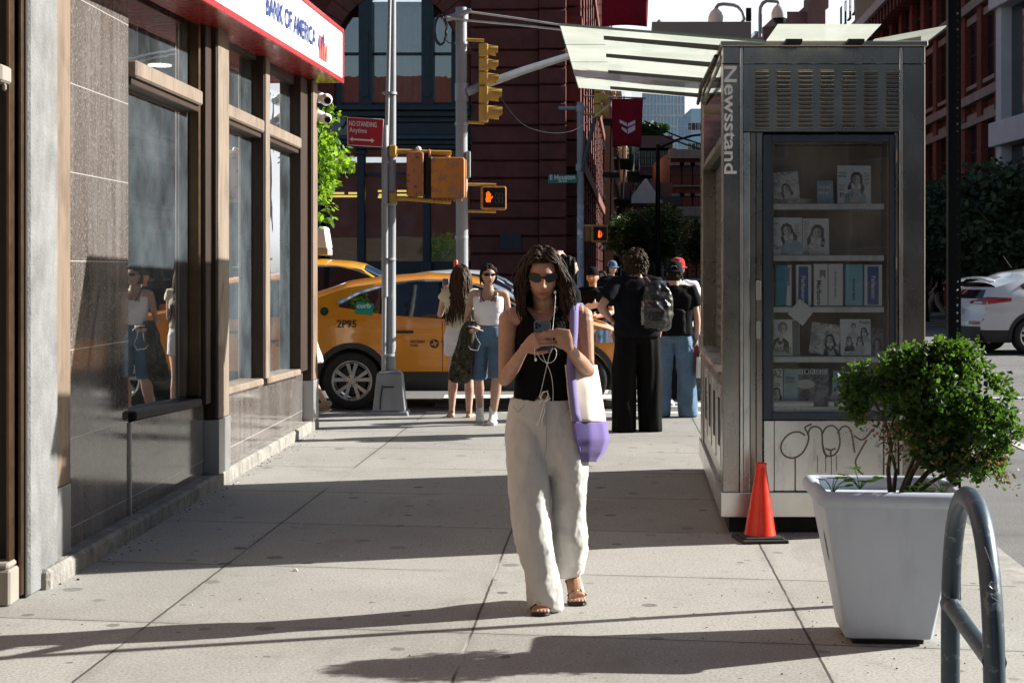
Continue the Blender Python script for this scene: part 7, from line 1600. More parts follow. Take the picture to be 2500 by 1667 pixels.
tr.loft([ring(((WX(a)+WX(b))/2, .012, WZ(y)), (WX(b)-WX(a))/2, hd, 32) for y, a, b, hd in ((914,1173,1311,.105),(930,1170,1316,.112),(960,1166,1330,.124),(1000,1166,1342,.122),(1030,1170,1339,.108),(1060,1185,1325,.085),(1085,1215,1297,.05))])
def legr(rows):
    tr.loft([ring(((WX(a)+WX(b))/2, y_, WZ(y, 7.62+y_)), (WX(b)-WX(a))/2, hd, 28, 0, 2.3) for y, a, b, y_, hd in rows])
legr([(960,1168,1250,.005,.105),(1000,1166,1252,-.01,.113),(1060,1168,1252,-.025,.114),(1100,1171,1253,-.035,.105),(1150,1176,1256,-.04,.098),(1200,1181,1259,-.045,.092),(1245,1190,1263,-.045,.09),(1290,1202,1271,-.03,.088),(1340,1212,1282,-.01,.088),(1393,1218,1291,.005,.090)])
legr([(960,1258,1330,.01,.105),(1000,1260,1344,.01,.115),(1060,1263,1344,.015,.114),(1100,1266,1342,.035,.10),(1150,1268,1342,.055,.095),(1200,1269,1341,.085,.095),(1235,1265,1348,.10,.105),(1262,1268,1350,.14,.105),(1290,1272,1345,.18,.10),(1315,1274,1341,.21,.095)])
mel = remesh(tr, .0062, 9)
wrinkle(mel, .011, 6.0, (1.4,1.2,.30), 5, lambda c: np.clip((WZ(930)-c[:,2])*6, .15, 1)); wrinkle(mel, .0055, 14, (1,1,.6), 9, lambda c: np.clip((WZ(925)-c[:,2])*8, .2, 1)); wrinkle(mel, .0022, 30, (1,1,.8), 21)
link('trousers', mel, CL['linen'], w1, smooth=180)
mb = MB(); zz = WZ(921); mb.loft([ring((cxv, .012, z), .1335+e, .107+e, 40) for z, e in ((zz-.016,.0),(zz-.012,.004),(zz+.006,.004),(zz+.010,.0))], False); mb.build('waistband', CL['linen'], w1, smooth=60, local=True)
# drawstring bow and ends
yw = -.118
def wp(x, y, d=0): return V((WX(x), yw+d, WZ(y)))
mb = MB()
for l in ([(1250,918),(1240,908),(1246,896),(1256,893),(1258,904),(1251,917)], [(1250,918),(1262,910),(1258,905)], [(1249,918),(1246,935),(1240,955),(1232,972)], [(1251,918),(1250,940),(1244,958),(1246,970)], [(1249,919),(1243,914),(1238,920)]): mb.tube([wp(x, y, -.004*i) for i, (x, y) in enumerate(l)], .0042, 6)
mb.build('drawstring', CL['white'], w1, smooth=180, local=True)
mb = MB()
for sx, x0, x1 in ((-1,1178,1204),(1,1304,1288)): mb.tube([(WX(x0), -.085, WZ(928)), (WX((x0*.6+x1*.4)), -.112, WZ(942)), (WX(x1), -.125, WZ(926))], .0022, 5)
for y0, y1 in ((926,1010),): mb.tube([(WX(1252), -.128, WZ(y0)), (WX(1254), -.136, WZ(970)), (WX(1254), -.132, WZ(1015)), (WX(1249), -.12, WZ(1045))], .002, 5)
mb.build('seam', CL['grey'], w1, local=True)
hair(w1, j1, HR_DK, 1100, .24, 4, 1.06, face_az=50, vol=1.20, wind=(.34,.0,0), r0=.0054, wave=.016, fr_el=.088, lo=-.05, jit=.9)
shades(w1, j1, LENS, .033, .020, .16, .010)
mb = MB(); Mh = headM(j1)
for s in (-1,): mb.tube([Mh @ V((s*.083, .0+.008*math.cos(t), -.052+.012*math.sin(t))) for t in np.linspace(0, 2*PI, 13)], .002, 6)
mb.build('earring', GOLD, w1, smooth=180, local=True)
mb = MB(); c = j1['neck']; mb.tube([c+V((.068*math.sin(t), -.058*math.cos(t)-.012, .012-.03*math.cos(t))) for t in np.linspace(-1.8, 1.8, 17)], .0009, 5); mb.build('necklace', GOLD, w1, local=True)
def sandal(an, to, par):
    h, a, m_, b, t, f = foot_pts(an, to); sd = V((-f.y, f.x, 0)); mb = MB(); L = [(h-f*.02,.028),(h,.034),(a,.034),(m_,.036),(b,.047),(t,.043),(t+f*.026,.026)]; zs_ = [max(.0, h.z-.034), max(.0, h.z-.036), max(0, a.z-.038), max(0, m_.z-.045), .0, .0, .004]
    mb.loft([[V((p.x,p.y,z))-sd*w, V((p.x,p.y,z))+sd*w, V((p.x,p.y,z))+sd*w+V((0,0,.011)), V((p.x,p.y,z))-sd*w+V((0,0,.011))] for (p, w), z in zip(L, zs_)]); o = mb.build('sandal', SANDAL, par, local=True, bevel=.004)
    st = MB(); up = V((0,0,1)); B_ = b+up*.016; M2 = m_+up*.024
    st.tube([b-sd*.046, B_-sd*.02+f*.0+up*.004, M2+sd*.006, a+sd*.034+up*.03], .0045, 6); st.tube([b+sd*.046, B_+sd*.02+up*.004, M2-sd*.006, a-sd*.034+up*.03], .0045, 6); st.tube([a-sd*.034+up*.03, h-f*.012+up*.055, a+sd*.034+up*.03], .004, 6); st.tube([t-f*.02-sd*.008-up*.008, b+up*.02-sd*.004], .004, 6)
    st.build('strap', SANDAL, o, smooth=180, local=True); g = MB(); g.sphere(b-sd*.004+up*.026+f*.008, (.010,.010,.006), 10, 6); g.build('buckle', GOLD, o, smooth=180, local=True)
sandal(j1['anA'], j1['toA'], w1); sandal(j1['anB'], j1['toB'], w1)
# phone, earphone cord, tote
pcn = P(1325, 822, 7.322); ph = thing('phone', 'grey green phone held up in both hands of the woman in the black vest', 'phone', pcn); Mp = Matrix.Translation(pcn) @ Matrix.Rotation(-R(14), 4, 'X') @ Matrix.Rotation(R(-2), 4, 'Y')
PHM = mat('grey_green_phone', (.12,.15,.14), .3, .2); mb = MB(); q = []; rr = .011
for cx_2, cz_2, t0 in ((.0375-rr,.074-rr,0),(-.0375+rr,.074-rr,PI/2),(-.0375+rr,-.074+rr,PI),(.0375-rr,-.074+rr,3*PI/2)):
    for i in range(5): t = t0+PI/2*i/4; q.append((cx_2+rr*math.cos(t), cz_2+rr*math.sin(t)))
mb.prism(q, 0, .0085, 'y'); mb.v = [tuple(Mp @ V(p)) for p in mb.v]; mb.build('case', PHM, ph, bevel=.002)
for i, (x, z) in enumerate(((-.026,.058),(-.026,.043),(-.012,.0505))): mb = MB(); mb.tube([(x,-.001,z),(x,-.0035,z)], .0062, 12); mb.v = [tuple(Mp @ V(p)) for p in mb.v]; mb.build('camera_lens', LENS, ph)
ec = thing('earphones', 'white earphone cord hanging from the phone and ear of the woman in the black vest', 'earphones', P(1330, 900, 7.40)); mb = MB()
def c7(x, y, Y): return P(1190+x/3.733, 580+y/3.733, Y)
for l in ([(618,500,7.52),(619,560,7.49),(614,640,7.475),(604,740,7.46),(596,830,7.43),(590,900,7.33),(592,1000,7.29),(570,1060,7.28),(548,1140,7.36),(520,1260,7.44),(495,1370,7.475),(470,1460,7.48)],
          [(500,1045,7.29),(508,1080,7.285),(530,1130,7.33),(560,1190,7.40),(585,1270,7.445),(598,1380,7.475),(597,1490,7.49)],
          [(455,1045,7.285),(475,1090,7.28),(510,1125,7.28),(560,1142,7.28),(605,1120,7.28),(628,1070,7.28),(624,1020,7.28),(600,1010,7.28),(580,1040,7.28)],
          [(430,1000,7.27),(430,1060,7.265),(436,1100,7.265)]):
    mb.tube([c7(*p) for p in l], .0013, 5, sm=True)
mb.build('cord', M['white_plain'], ec, smooth=180); mb = MB(); mb.sphere(c7(440,1112,7.265), (.006,.006,.008), 10, 8); mb.sphere(c7(617,498,7.52), (.006,.007,.009), 10, 8); mb.build('earbud', M['white_plain'], ec, smooth=180)
PUR = cloth_mat('purple_canvas', (.25,.21,.42), 260, .06); PUR2 = cloth_mat('deep_purple_canvas', (.165,.125,.33), 260, .08); CANV = cloth_mat('natural_canvas', (.70,.62,.54), 240, .05)
tb = thing('tote_bag', 'cream tote with purple strap and purple base on the black vest woman shoulder', 'bag', P(1435, 1000, 7.66))
def Tq(x, y, Y): return PD(x, y, Y)
rows = [(838,[(1297,7.53),(1300,7.51),(1340,7.56),(1366,7.62),(1372,7.70),(1310,7.66)]),(900,[(1303,7.51),(1308,7.49),(1350,7.53),(1378,7.60),(1383,7.70),(1318,7.67)]),(960,[(1312,7.50),(1317,7.48),(1354,7.51),(1384,7.59),(1391,7.70),(1326,7.67)]),(1010,[(1321,7.50),(1326,7.48),(1356,7.51),(1392,7.58),(1401,7.69),(1334,7.67)]),(1040,[(1328,7.52),(1333,7.50),(1354,7.53),(1384,7.58),(1391,7.68),(1338,7.67)]),(1060,[(1336,7.56),(1339,7.55),(1352,7.56),(1370,7.60),(1372,7.66),(1344,7.65)])]
def rowring(y, r, sub=6):
    pts = [Tq(x, y, Y) for x, Y in r]; out = []
    for i in range(len(pts)):
        for s in range(sub): out.append(pts[i].lerp(pts[(i+1) % len(pts)], s/sub))
    return out
def lerprow(y):
    for (ya, ra), (yb, rb) in zip(rows, rows[1:]):
        if ya <= y <= yb: t = (y-ya)/(yb-ya); return [(lerp(a[0],b[0],t), lerp(a[1],b[1],t)) for a, b in zip(ra, rb)]
up_ = MB(); up_.loft([rowring(y, lerprow(y)) for y in np.linspace(838, 968, 22)], False)
o_ = link('bag_body', up_.mesh('b', tb.location), CANV, tb, smooth=60, solid=.004); wrinkle(o_.data, .004, 9, (1,1,.7), 3)
dn = MB(); dn.loft([rowring(y, lerprow(y)) for y in np.linspace(967, 1060, 16)], False); f0 = len(dn.v)-36; dn.f.append(list(range(f0, f0+36))); dn.m.append(0)
o_ = link('bag_base', dn.mesh('b', tb.location), PUR2, tb, smooth=45, solid=.005); wrinkle(o_.data, .005, 8, (1,1,.7), 8)
def band(l, w, m, nm):
    mb = MB(); L = []
    for i, (x, y, Y) in enumerate(l):
        p = Tq(x, y, Y); ww = w[i] if isinstance(w, list) else w; a, b = p+V((-ww,.0,0)), p+V((ww,.012,0)); L.append((a, b))
    n = len(L); mb.add([q for l_ in L for q in l_], [(2*i, 2*i+1, 2*i+3, 2*i+2) for i in range(n-1)]); return mb.build(nm, m, tb, smooth=180, solid=.004)
band([(1322,699,7.60),(1320,703,7.555),(1319,720,7.535),(1318,760,7.52),(1314,810,7.51),(1311,845,7.50),(1316,900,7.488),(1322,950,7.478),(1326,968,7.472)], [.019,.019,.02,.02,.02,.02,.02,.021,.021], PUR, 'strap')
band([(1322,699,7.60),(1330,697,7.64),(1336,705,7.68),(1340,740,7.71),(1344,800,7.72),(1348,840,7.715)], .017, PUR, 'strap')
# ---------- woman from behind with long brown hair, holding up a phone
def V_(x, y, z): return V((x, y, z))
w2 = person('woman seen from behind with long brown hair, cream top and white shorts by the taxi', (PD(1058,0,17.65).x, 17.65, -.02), PI-.15, .975)
# local x is mirrored for her: A is on the image right
j2 = JD(elB=(.25,-.08,1.14), wrB=(.215,-.26,1.36), elA=(-.19,-.04,1.12), wrA=(-.07,-.20,1.08), knA=(-.10,.0,.49), anA=(-.10,.03,.085), toA=(-.13,-.12,.02), knB=(.085,-.02,.49), anB=(.10,.0,.085), toB=(.14,-.13,.02), pitch=.1)
make_body(w2, j2, 'f', SK_FAIR, .009, (dict(curl=.8), dict(d=(-.05,-.1,1), n=(0,-1,0), curl=.7)), feet=True, legk=1.02)
mb = tee(j2, 'f', .018, .16, .25, .065, loose=.012); garment(w2, 'blouse', mb, CL['cream'], .011, 4, (.006, 16, (1,1,.6)), 5)
mb = pants(j2, 'f', .10, .092, .092, .22, .26, .016); garment(w2, 'shorts', mb, CL['white'], .011, 4, (.003, 14, (1,1,1)), 6)
hair(w2, j2, HR_BR, 420, .54, 8, 1.04, face_az=50, vol=1.10, wind=(-.10,.12,0), r0=.012, wave=.012, hd=.125)
for s in 'AB': sandal(j2['an'+s], j2['to'+s], w2)
Mw = Matrix.Translation(w2.location) @ Matrix.Rotation(PI-.15, 4, 'Z') @ Matrix.Scale(.975, 4)
def held_phone(Mw, c, label, rx=0, rz=0, m=None, s=1.0):
    q = Mw @ V(c); o = thing('phone', label, 'phone', q); X = Matrix.Translation(q) @ Matrix.Rotation(rz, 4, 'Z') @ Matrix.Rotation(rx, 4, 'X'); mb = MB(); mb.box(-.037*s,.037*s,-.004,.004,-.075*s,.075*s); mb.v = [tuple(X @ V(p)) for p in mb.v]; mb.build('case', m or PHM, o, bevel=.004)
    mb = MB(); mb.box(-.033*s,.033*s,-.0055,-.0045,-.07*s,.07*s); mb.v = [tuple(X @ V(p)) for p in mb.v]; mb.build('screen', M['win_dark'], o); return o
held_phone(Mw, (.222,-.30,1.475), 'white edged phone raised in the hand of the long haired woman in white shorts', R(12), R(-12), M['white_plain'])
# ---------- woman in white tank top and sunglasses
w3 = person('woman in white tank top, denim shorts and narrow black sunglasses stepping towards us', (PD(1122,0,16.85).x, 16.85, 0), -.05, .97)
j3 = JD(head=(.0,-.02,1.575), yaw=.25, elA=(-.235,.02,1.10), wrA=(-.165,-.20,.985), shB=(.172,.01,1.375), elB=(.225,.06,1.11), wrB=(.235,.02,.88), hiA=(-.098,0,.90), hiB=(.098,0,.90), knA=(-.112,.04,.49), anA=(-.11,.26,.15), toA=(-.10,.13,.022), knB=(.095,-.07,.50), anB=(.05,-.02,.085), toB=(.04,-.17,.022))
make_body(w3, j3, 'f', SK_MID, .0085, (dict(d=(.5,-.7,.1), n=(0,0,1), curl=.9), None), feet=False, legk=1.08)
mb = MB(); torso(mb, j3, 'f', .012, .24, .86); garment(w3, 'tank_top', mb, CL['white'], .009, 4, (.003, 18, (.6,.6,2.2)), 4, lambda c: ~((c[:,1] < .0) & (c[:,2] > 1.315-.9*(c[:,0]**2)*4+.0) & (abs(c[:,0]) < .085)) & (c[:,2] < 1.36))
mb = MB()
for s in (-1, 1): mb.tube([(s*.088,-.098,1.30),(s*.100,-.085,1.36),(s*.095,-.02,1.402),(s*.085,.06,1.36)], .007, 6)
mb.build('tank_strap', CL['white'], w3, smooth=180, local=True); mb = MB()
for s in (-1, 1): mb.tube([(s*.035,-.112,1.30),(s*.06,-.108,1.335),(s*.072,-.078,1.375),(s*.07,-.01,1.415)], .005, 6)
mb.build('bra_strap', CL['black'], w3, smooth=180, local=True)
mb = pants(j3, 'f', .100, .096, .104, .22, .52, .016); garment(w3, 'denim_shorts', mb, CL['denim'], .010, 4, (.004, 12, (1,1,.7)), 7)
hair(w3, j3, HR_BK, 240, .05, 9, 1.02, face_az=75, vol=1.03, r0=.009, body=False, wave=.002); mb = MB(); Mh = headM(j3); mb.sphere(Mh @ V((0,.115,.0)), (.03,.035,.04), 12, 8); mb.build('hair_bun', HR_BK, w3, smooth=180, local=True)
shades(w3, j3, LENS, .030, .012, .06, .008)
mb = MB(); c = j3['neck']; mb.tube([c+V((.06*math.sin(t), -.075*math.cos(t)-.03, -.01-.05*math.cos(t))) for t in np.linspace(-1.6, 1.6, 17)], .0022, 5); mb.tube([c+V((0,-.108,-.06)), c+V((.004,-.116,-.10))], .004, 5); mb.build('necklace', GOLD, w3, local=True)
for s in 'AB':
    an = j3['an'+s]; mb = MB(); mb.tube([an+V((0,0,.0)), an+V((0,-.004,.10))], [.043,.041], 14); mb.build('sock', CL['white'], w3, smooth=60, local=True); shoe(w3, an, j3['to'+s], SHOE_W, SOLE_W)
Mw3 = Matrix.Translation(w3.location) @ Matrix.Rotation(-.05, 4, 'Z') @ Matrix.Scale(.97, 4)
held_phone(Mw3, (-.115,-.275,1.02), 'pale phone held flat at the waist of the woman in the white tank top', R(70), R(-50), M['white_plain'])
jk = MB(); q0 = Mw3 @ V((-.20,-.10,1.03)); 
def jr(z, cx, cy, a, b): return [(cx+a*math.cos(2*PI*i/18)*(1+.18*math.sin(i*2.1)), cy+b*math.sin(2*PI*i/18)*(1+.2*math.sin(i*1.3)), z) for i in range(18)]
jx = q0.x; jk.loft([jr(1.05,jx+.02,q0.y,.05,.07), jr(.98,jx,q0.y,.07,.085), jr(.85,jx-.02,q0.y,.085,.09), jr(.70,jx-.05,q0.y+.01,.10,.09), jr(.55,jx-.08,q0.y+.01,.115,.085), jr(.47,jx-.09,q0.y+.01,.11,.08), jr(.44,jx-.08,q0.y,.07,.05)])
me = remesh(jk, .012, 3); wrinkle(me, .014, 8, (1.4,1.4,.35), 3); o_ = link('camouflage_jacket', me, CL['camo'], None, smooth=180); tag(centre(o_), 'camouflage jacket draped over the forearm of the woman in the white tank top', 'jacket')
mb = MB(); 
mb.tube([Mw3 @ V(p) for p in ((-.12,-.29,.99),(-.11,-.27,.93),(-.07,-.24,.86),(-.10,-.23,.79),(-.17,-.21,.80),(-.22,-.18,.86),(-.235,-.15,.95))], .003, 5); tag(centre(mb.build('charging_cable', M['white_plain'], None)), 'white charging cable looping from the pale phone at the tank top woman', 'cable')
# ---------- tall man in black with a shiny backpack, seen from behind
m4 = person('tall curly haired man in black with wide trousers seen from behind, hand on hip', (PD(1462,0,16.1).x, 16.1, 0), PI+.25, 1.055)
j4 = JD(shA=(-.19,.01,1.385), shB=(.19,.01,1.385), elB=(.375,.08,1.16), wrB=(.215,-.09,1.03), elA=(-.235,.02,1.10), wrA=(-.23,-.05,.87), yaw=-.35, hiA=(-.10,0,.90), hiB=(.10,0,.90), knA=(-.122,0,.49), anA=(-.128,.02,.085), toA=(-.15,-.14,.02), knB=(.122,0,.49), anB=(.128,.02,.085), toB=(.15,-.14,.02))
make_body(m4, j4, 'm', SK_FAIR, .010, (None, dict(d=(-.8,-.1,-.4), n=(-.3,0,-1), curl=.6)))
mb = tee(j4, 'm', .024, -.10, .72, .085, loose=.03); garment(m4, 't_shirt', mb, CL['navy'], .013, 4, (.010, 8, (1,1,.6)), 2)
mb = pants(j4, 'm', .114, .108, .104, .12, 1.08, .026); garment(m4, 'wide_trousers', mb, CL['satin'], .013, 4, (.014, 6, (1.6,1.6,.3)), 4)
hair(m4, j4, HR_CU, 420, .065, 12, 1.02, face_az=60, vol=1.10, r0=.013, body=False, wave=.03, fall=.25, lo=-.07, jit=1.2)
for s in 'AB': shoe(m4, j4['an'+s], j4['to'+s], SANDAL, SANDAL)
def backpack(par_p, Mw, c, m, label, w=.15, d=.10, h=.23, sd=1, seed=1):
    q = Mw @ V(c); o = thing('backpack', label, 'backpack', q); A3 = Mw.to_3x3().normalized()
    mb = MB(); mb.loft([ring((0,0,z), w*k, d*k2, 24, 0, 3) for z, k, k2 in ((-h,.55,.5),(-h*.9,.85,.85),(-h*.3,1,1),(h*.3,.95,.92),(h*.75,.78,.72),(h,.4,.35))]); mb.loft([ring((.01,d*.8,z), w*.72*k, d*.5*k, 20, 0, 3) for z, k in ((-h*.75,.6),(-h*.6,1),(0,1),(h*.2,.6))])
    me = remesh(mb, .010, 2); wrinkle(me, .012, 11, (1,1,1), seed); a = coords(me); setco(me, a @ np.array(A3).T); link('pack', me, m, o, smooth=180)
    mb = MB()
    for x in (-w*.5, w*.5): mb.tube([A3 @ V(p) for p in ((x,-d*.6,h*.8),(x,-d-.05,h*1.05),(x*1.1,-d-.22,h*.9),(x*1.3,-d-.26,h*.3))], [(.022,.006)]*4, 8)
    mb.build('shoulder_strap', m, o, smooth=60, local=True)
    return o, A3
PACK = mat('glossy_black_nylon', (.008,.008,.009), .28, 0, var=.4, vs=10, coat=.25); STRAPR = cloth_mat('brown_strap', (.13,.05,.04), 300)
Mw4 = Matrix.Translation(m4.location) @ Matrix.Rotation(PI+.25, 4, 'Z') @ Matrix.Scale(1.055, 4)
bp, A3 = backpack(m4, Mw4, (-.12,.215,1.17), PACK, 'shiny black backpack with water bottle on the back of the tall man in black', .155, .11, .235, seed=5)
mb = MB(); mb.tube([A3 @ V(p) for p in ((.13,.02,-.18),(.135,.03,-.02),(.135,.03,.03),(.13,.02,.07))], [.034,.036,.03,.014], 14); tag(centre(mb.build('water_bottle', glass('bottle_plastic', (.8,.88,.95), 1.4, .05, .1, .15), None, smooth=60)), 'clear water bottle in the side pocket of the shiny backpack', 'bottle'); ob = bpy.data.objects['water_bottle']; ob.location = Vector(ob.location)+bp.location
mb = MB(); mb.tube([A3 @ V(p) for p in ((.05,-.10,.22),(.06,-.16,.26),(.05,-.22,.27))], [(.03,.008)]*3, 8); mb.build('brown_strap', STRAPR, bp, smooth=60, local=True)
# ---------- man in backwards cap, black tee and jeans, seen from behind
m5 = person('man in dark cap, black tee and blue jeans seen from behind carrying shopping bags', (PD(1549,0,17.7).x, 17.7, -.02), PI-.12, 1.0)
j5 = JD(knA=(-.125,0,.49), anA=(-.145,.0,.085), toA=(-.18,-.12,.02), knB=(.125,0,.49), anB=(.15,.02,.085), toB=(.2,-.11,.02), elA=(-.24,.0,1.10), wrA=(-.245,-.03,.86), shA=(-.185,.01,1.38), shB=(.185,.01,1.38))
make_body(m5, j5, 'm', SK_FAIR, .010); garment(m5, 't_shirt', tee(j5, 'm', .022, -.06, .6, .078, loose=.02), CL['black'], .013, 4, (.008, 9, (1,1,.6)), 3)
garment(m5, 'jeans', pants(j5, 'm', .104, .096, .108, .10, 1.04, .018), CL['jeans'], .012, 4, (.008, 9, (1,1,.6)), 5); hair(m5, j5, HR_BK, 120, .04, 3, 1.01, face_az=62, vol=1.02, r0=.008, body=False)
cp = cap(m5, j5, CL['navy'], back=True, k=1.02); mb = MB(); Mh = headM(j5)
for z, w_ in ((.062,.03),(.05,.034),(.072,.026)): mb.tube([Mh @ V((x, .1035-.35*x*x*8, z)) for x in np.linspace(-w_, w_, 5)], .0026, 4)
mb.build('cap_embroidery', M['emblem'], cp, local=True)
for s in 'AB': shoe(m5, j5['an'+s], j5['to'+s], SHOE_W, SOLE_W)
Mw5 = Matrix.Translation(m5.location) @ Matrix.Rotation(PI-.12, 4, 'Z')
mb = MB(); mb.loft([ring((0,0,z), .10*k, .05*k, 20, 0, 3) for z, k in ((-.14,.8),(-.12,1),(.10,1),(.13,.8))]); me = remesh(mb, .01, 2); wrinkle(me, .006, 10); q = Mw5 @ V((-.02,.17,1.05)); o_ = link('shoulder_bag', me, CL['satin'], None, smooth=180); o_.location = q; tag(o_, 'small black shoulder bag worn across the back of the man in blue jeans', 'bag')
for nm, lb, c, sz, m_, rr in (('shopping_bag','brown red paper bag in the right hand of the man in blue jeans',(-.25,-.02,.64),(.09,.045,.15),mat('red_brown_paper', (.26,.06,.05), .6),.1), ('shopping_bag','kraft paper bag held outermost by the man in blue jeans',(-.335,.02,.62),(.07,.05,.18),mat('kraft_paper', (.42,.27,.17), .7),-.2), ('shopping_bag','small white plastic bag below the paper bags of the man in blue jeans',(-.30,.10,.56),(.065,.04,.11),M['white_plain'],.3)):
    q = Mw5 @ V(c); o = thing(nm, lb, 'bag', q, PI+rr, 'bags carried by the man in jeans'); mb = MB(); a, b, h = sz; mb.loft([ring((0,0,z), a*k, b*k2, 16, 0, 5) for z, k, k2 in ((-h,.95,1),(-h*.9,1,1.05),(0,.98,.85),(h*.8,1.0,.35),(h,1.0,.28))]); mb.build('bag_body', m_, o, smooth=50, local=True); mb = MB(); mb.tube([(-a*.5,0,h),(-a*.3,0,h+.06),(0,0,h+.09),(a*.3,0,h+.06),(a*.5,0,h)], .004, 5); mb.build('handle', m_, o, local=True)
# ---------- man in red cap facing us
m6 = person('man in bright red cap and white tee with crossbody strap, facing the camera', (PD(1556,0,20.3).x, 20.3, ZR(0,20.3)), .1, 1.07); j6 = JD(shA=(-.185,.01,1.38), shB=(.185,.01,1.38), elA=(-.24,.04,1.10), elB=(.25,.02,1.10), wrB=(.25,-.05,.87))
make_body(m6, j6, 'm', SK_DK, .011); garment(m6, 't_shirt', tee(j6, 'm', .022, -.06, .6, .08, loose=.02), CL['white'], .013, 4, (.008, 9, (1,1,.6)), 8); garment(m6, 'trousers', pants(j6, 'm', .105, .09, .09, .1, 1.0), CL['black'], .014, 4, (.006, 9, (1,1,.6)), 5)
cp = cap(m6, j6, CL['red'], False, 1.02); mb = MB(); Mh = headM(j6); mb.tube([Mh @ V((.018*math.cos(t), -.103, .07+.014*math.sin(t))) for t in np.linspace(.6, 5.6, 12)], .003, 5); mb.build('cap_letter', M['emblem'], cp, local=True)
mb = MB(); mb.tube([V((-.14,-.06,1.41)), V((-.05,-.145,1.30)), V((.08,-.15,1.12)), V((.17,-.12,.98))], [(.018,.006)]*4, 8); mb.build('crossbody_strap', CL['black'], m6, local=True)
for s in 'AB': shoe(m6, j6['an'+s], j6['to'+s], SHOE_W, SOLE_W)
# ---------- man in dark headwear with white graphic tee, holding a phone
m7 = person('man in backwards black cap, dark tee with white print and white trousers facing us', (PD(1361,0,21.3).x, 21.3, ZR(0,21.3)), -.15, 1.0); j7 = JD(shA=(-.185,.01,1.38), shB=(.185,.01,1.38), elA=(-.25,.0,1.11), wrA=(-.06,-.22,1.08), elB=(.25,.0,1.11), wrB=(.06,-.24,1.06), yaw=-.1)
make_body(m7, j7, 'm', SK_MID, .010, (dict(d=(1,-.2,0), n=(0,.3,1), curl=.8), dict(d=(-1,-.2,.1), n=(0,.3,1), curl=.8)), face=dict(beard=.45)); garment(m7, 't_shirt', tee(j7, 'm', .022, -.06, .6, .08, loose=.02), CL['navy'], .012, 4, (.007, 9, (1,1,.6)), 8); garment(m7, 'trousers', pants(j7, 'm', .11, .1, .1, .1, 1.0), CL['white'], .014, 4, (.006, 9, (1,1,.6)), 5)
cap(m7, j7, CL['black'], True, 1.0); mb = MB()
for l in ([(-.09,-.15,1.19),(-.04,-.158,1.215),(.02,-.16,1.21),(.09,-.15,1.235)], [(-.07,-.152,1.165),(0,-.16,1.18),(.08,-.152,1.195)], [(.03,-.158,1.22),(.05,-.157,1.27),(.06,-.155,1.22)]): mb.tube(l, [(.020,.004)]*len(l), 8, ref=(0,1,0))
mb.build('shirt_print', M['emblem'], m7, local=True)
for s in 'AB': shoe(m7, j7['an'+s], j7['to'+s], SHOE_W, SOLE_W)
held_phone(Matrix.Translation(m7.location), (.0,-.30,1.10), 'dark blue phone held by the man in the white print tee', R(60), R(80), mat('navy_phone', (.02,.04,.09), .3), 1.1)
# ---------- long haired man in profile with one arm raised to his head
m8 = person('long haired man in dark tee, arm raised, in profile behind the black vest woman', (PD(1302,0,18.6).x, 18.6, -.04), PI/2+.15, 1.05); j8 = JD(shA=(-.185,.01,1.385), shB=(.185,.01,1.385), elA=(-.33,.22,1.56), wrA=(-.16,.12,1.72), elB=(.23,-.02,1.1), wrB=(.18,-.2,1.0))
make_body(m8, j8, 'm', SK_FAIR, .010, (dict(d=(.8,-.3,.3), n=(.2,0,-1), curl=.5), None)); garment(m8, 't_shirt', tee(j8, 'm', .022, -.06, .6, .08, loose=.02), CL['black'], .013, 4, (.007, 9, (1,1,.6)), 8); garment(m8, 'trousers', pants(j8, 'm', .105, .09, .09, .1, 1.0), CL['navy'], .014, 4, (.006, 9, (1,1,.6)), 5)
hair(m8, j8, HR_BK, 280, .24, 17, 1.04, face_az=60, vol=1.12, r0=.012, wave=.02)
for s in 'AB': shoe(m8, j8['an'+s], j8['to'+s], SANDAL, SOLE_W)
# ---------- people farther off
def simple(label, loc, rz, sc_, sex, skin, top, bot, capm=None, hr=HR_BK, j=None, L=.04, n=120, back=False):
    p = person(label, loc, rz, sc_); j = j or JD(); make_body(p, j, sex, skin, .014); garment(p, 't_shirt', tee(j, sex, .022, -.06, .6, .08, loose=.02), top, .016, 4, None); garment(p, 'trousers', pants(j, sex, .105, .092, .09, .1, 1.0), bot, .016, 4, None)
    hair(p, j, hr, n, L, 5, 1.02, face_az=62, vol=1.04, r0=.010, body=L > .1)
    if capm: cap(p, j, capm, back)
    for s in 'AB': shoe(p, j['an'+s], j['to'+s], SANDAL, SOLE_W)
    return p
simple('distant man in blue cap between the print tee man and the tall man in black', (PD(1405,0,29.5).x, 29.5, ZR(0,29.5)), .4, 1.03, 'm', SK_MID, CL['black'], CL['navy'], CL['denim'])
jw = JD(knA=(-.09,-.20,.52), anA=(-.09,-.28,.10), toA=(-.09,-.43,.04), knB=(.09,.06,.49), anB=(.09,.30,.16), toB=(.09,.17,.03), wrA=(-.21,.1,.87), wrB=(.23,-.14,.90))
simple('walking man in black polo and khaki trousers between newsstand and black post', (PD(2151,0,53).x, 53, ZR(0,53)), -PI/2-.3, .98, 'm', SK_MID, CL['navy'], CL['khaki'], CL['black'], j=jw)
simple('distant woman with long dark hair beyond the print tee man', (PD(1383,0,31).x, 31, ZR(0,31)), -.3, .92, 'f', SK_MID, CL['black'], CL['black'], None, HR_BK, None, .3, 160)
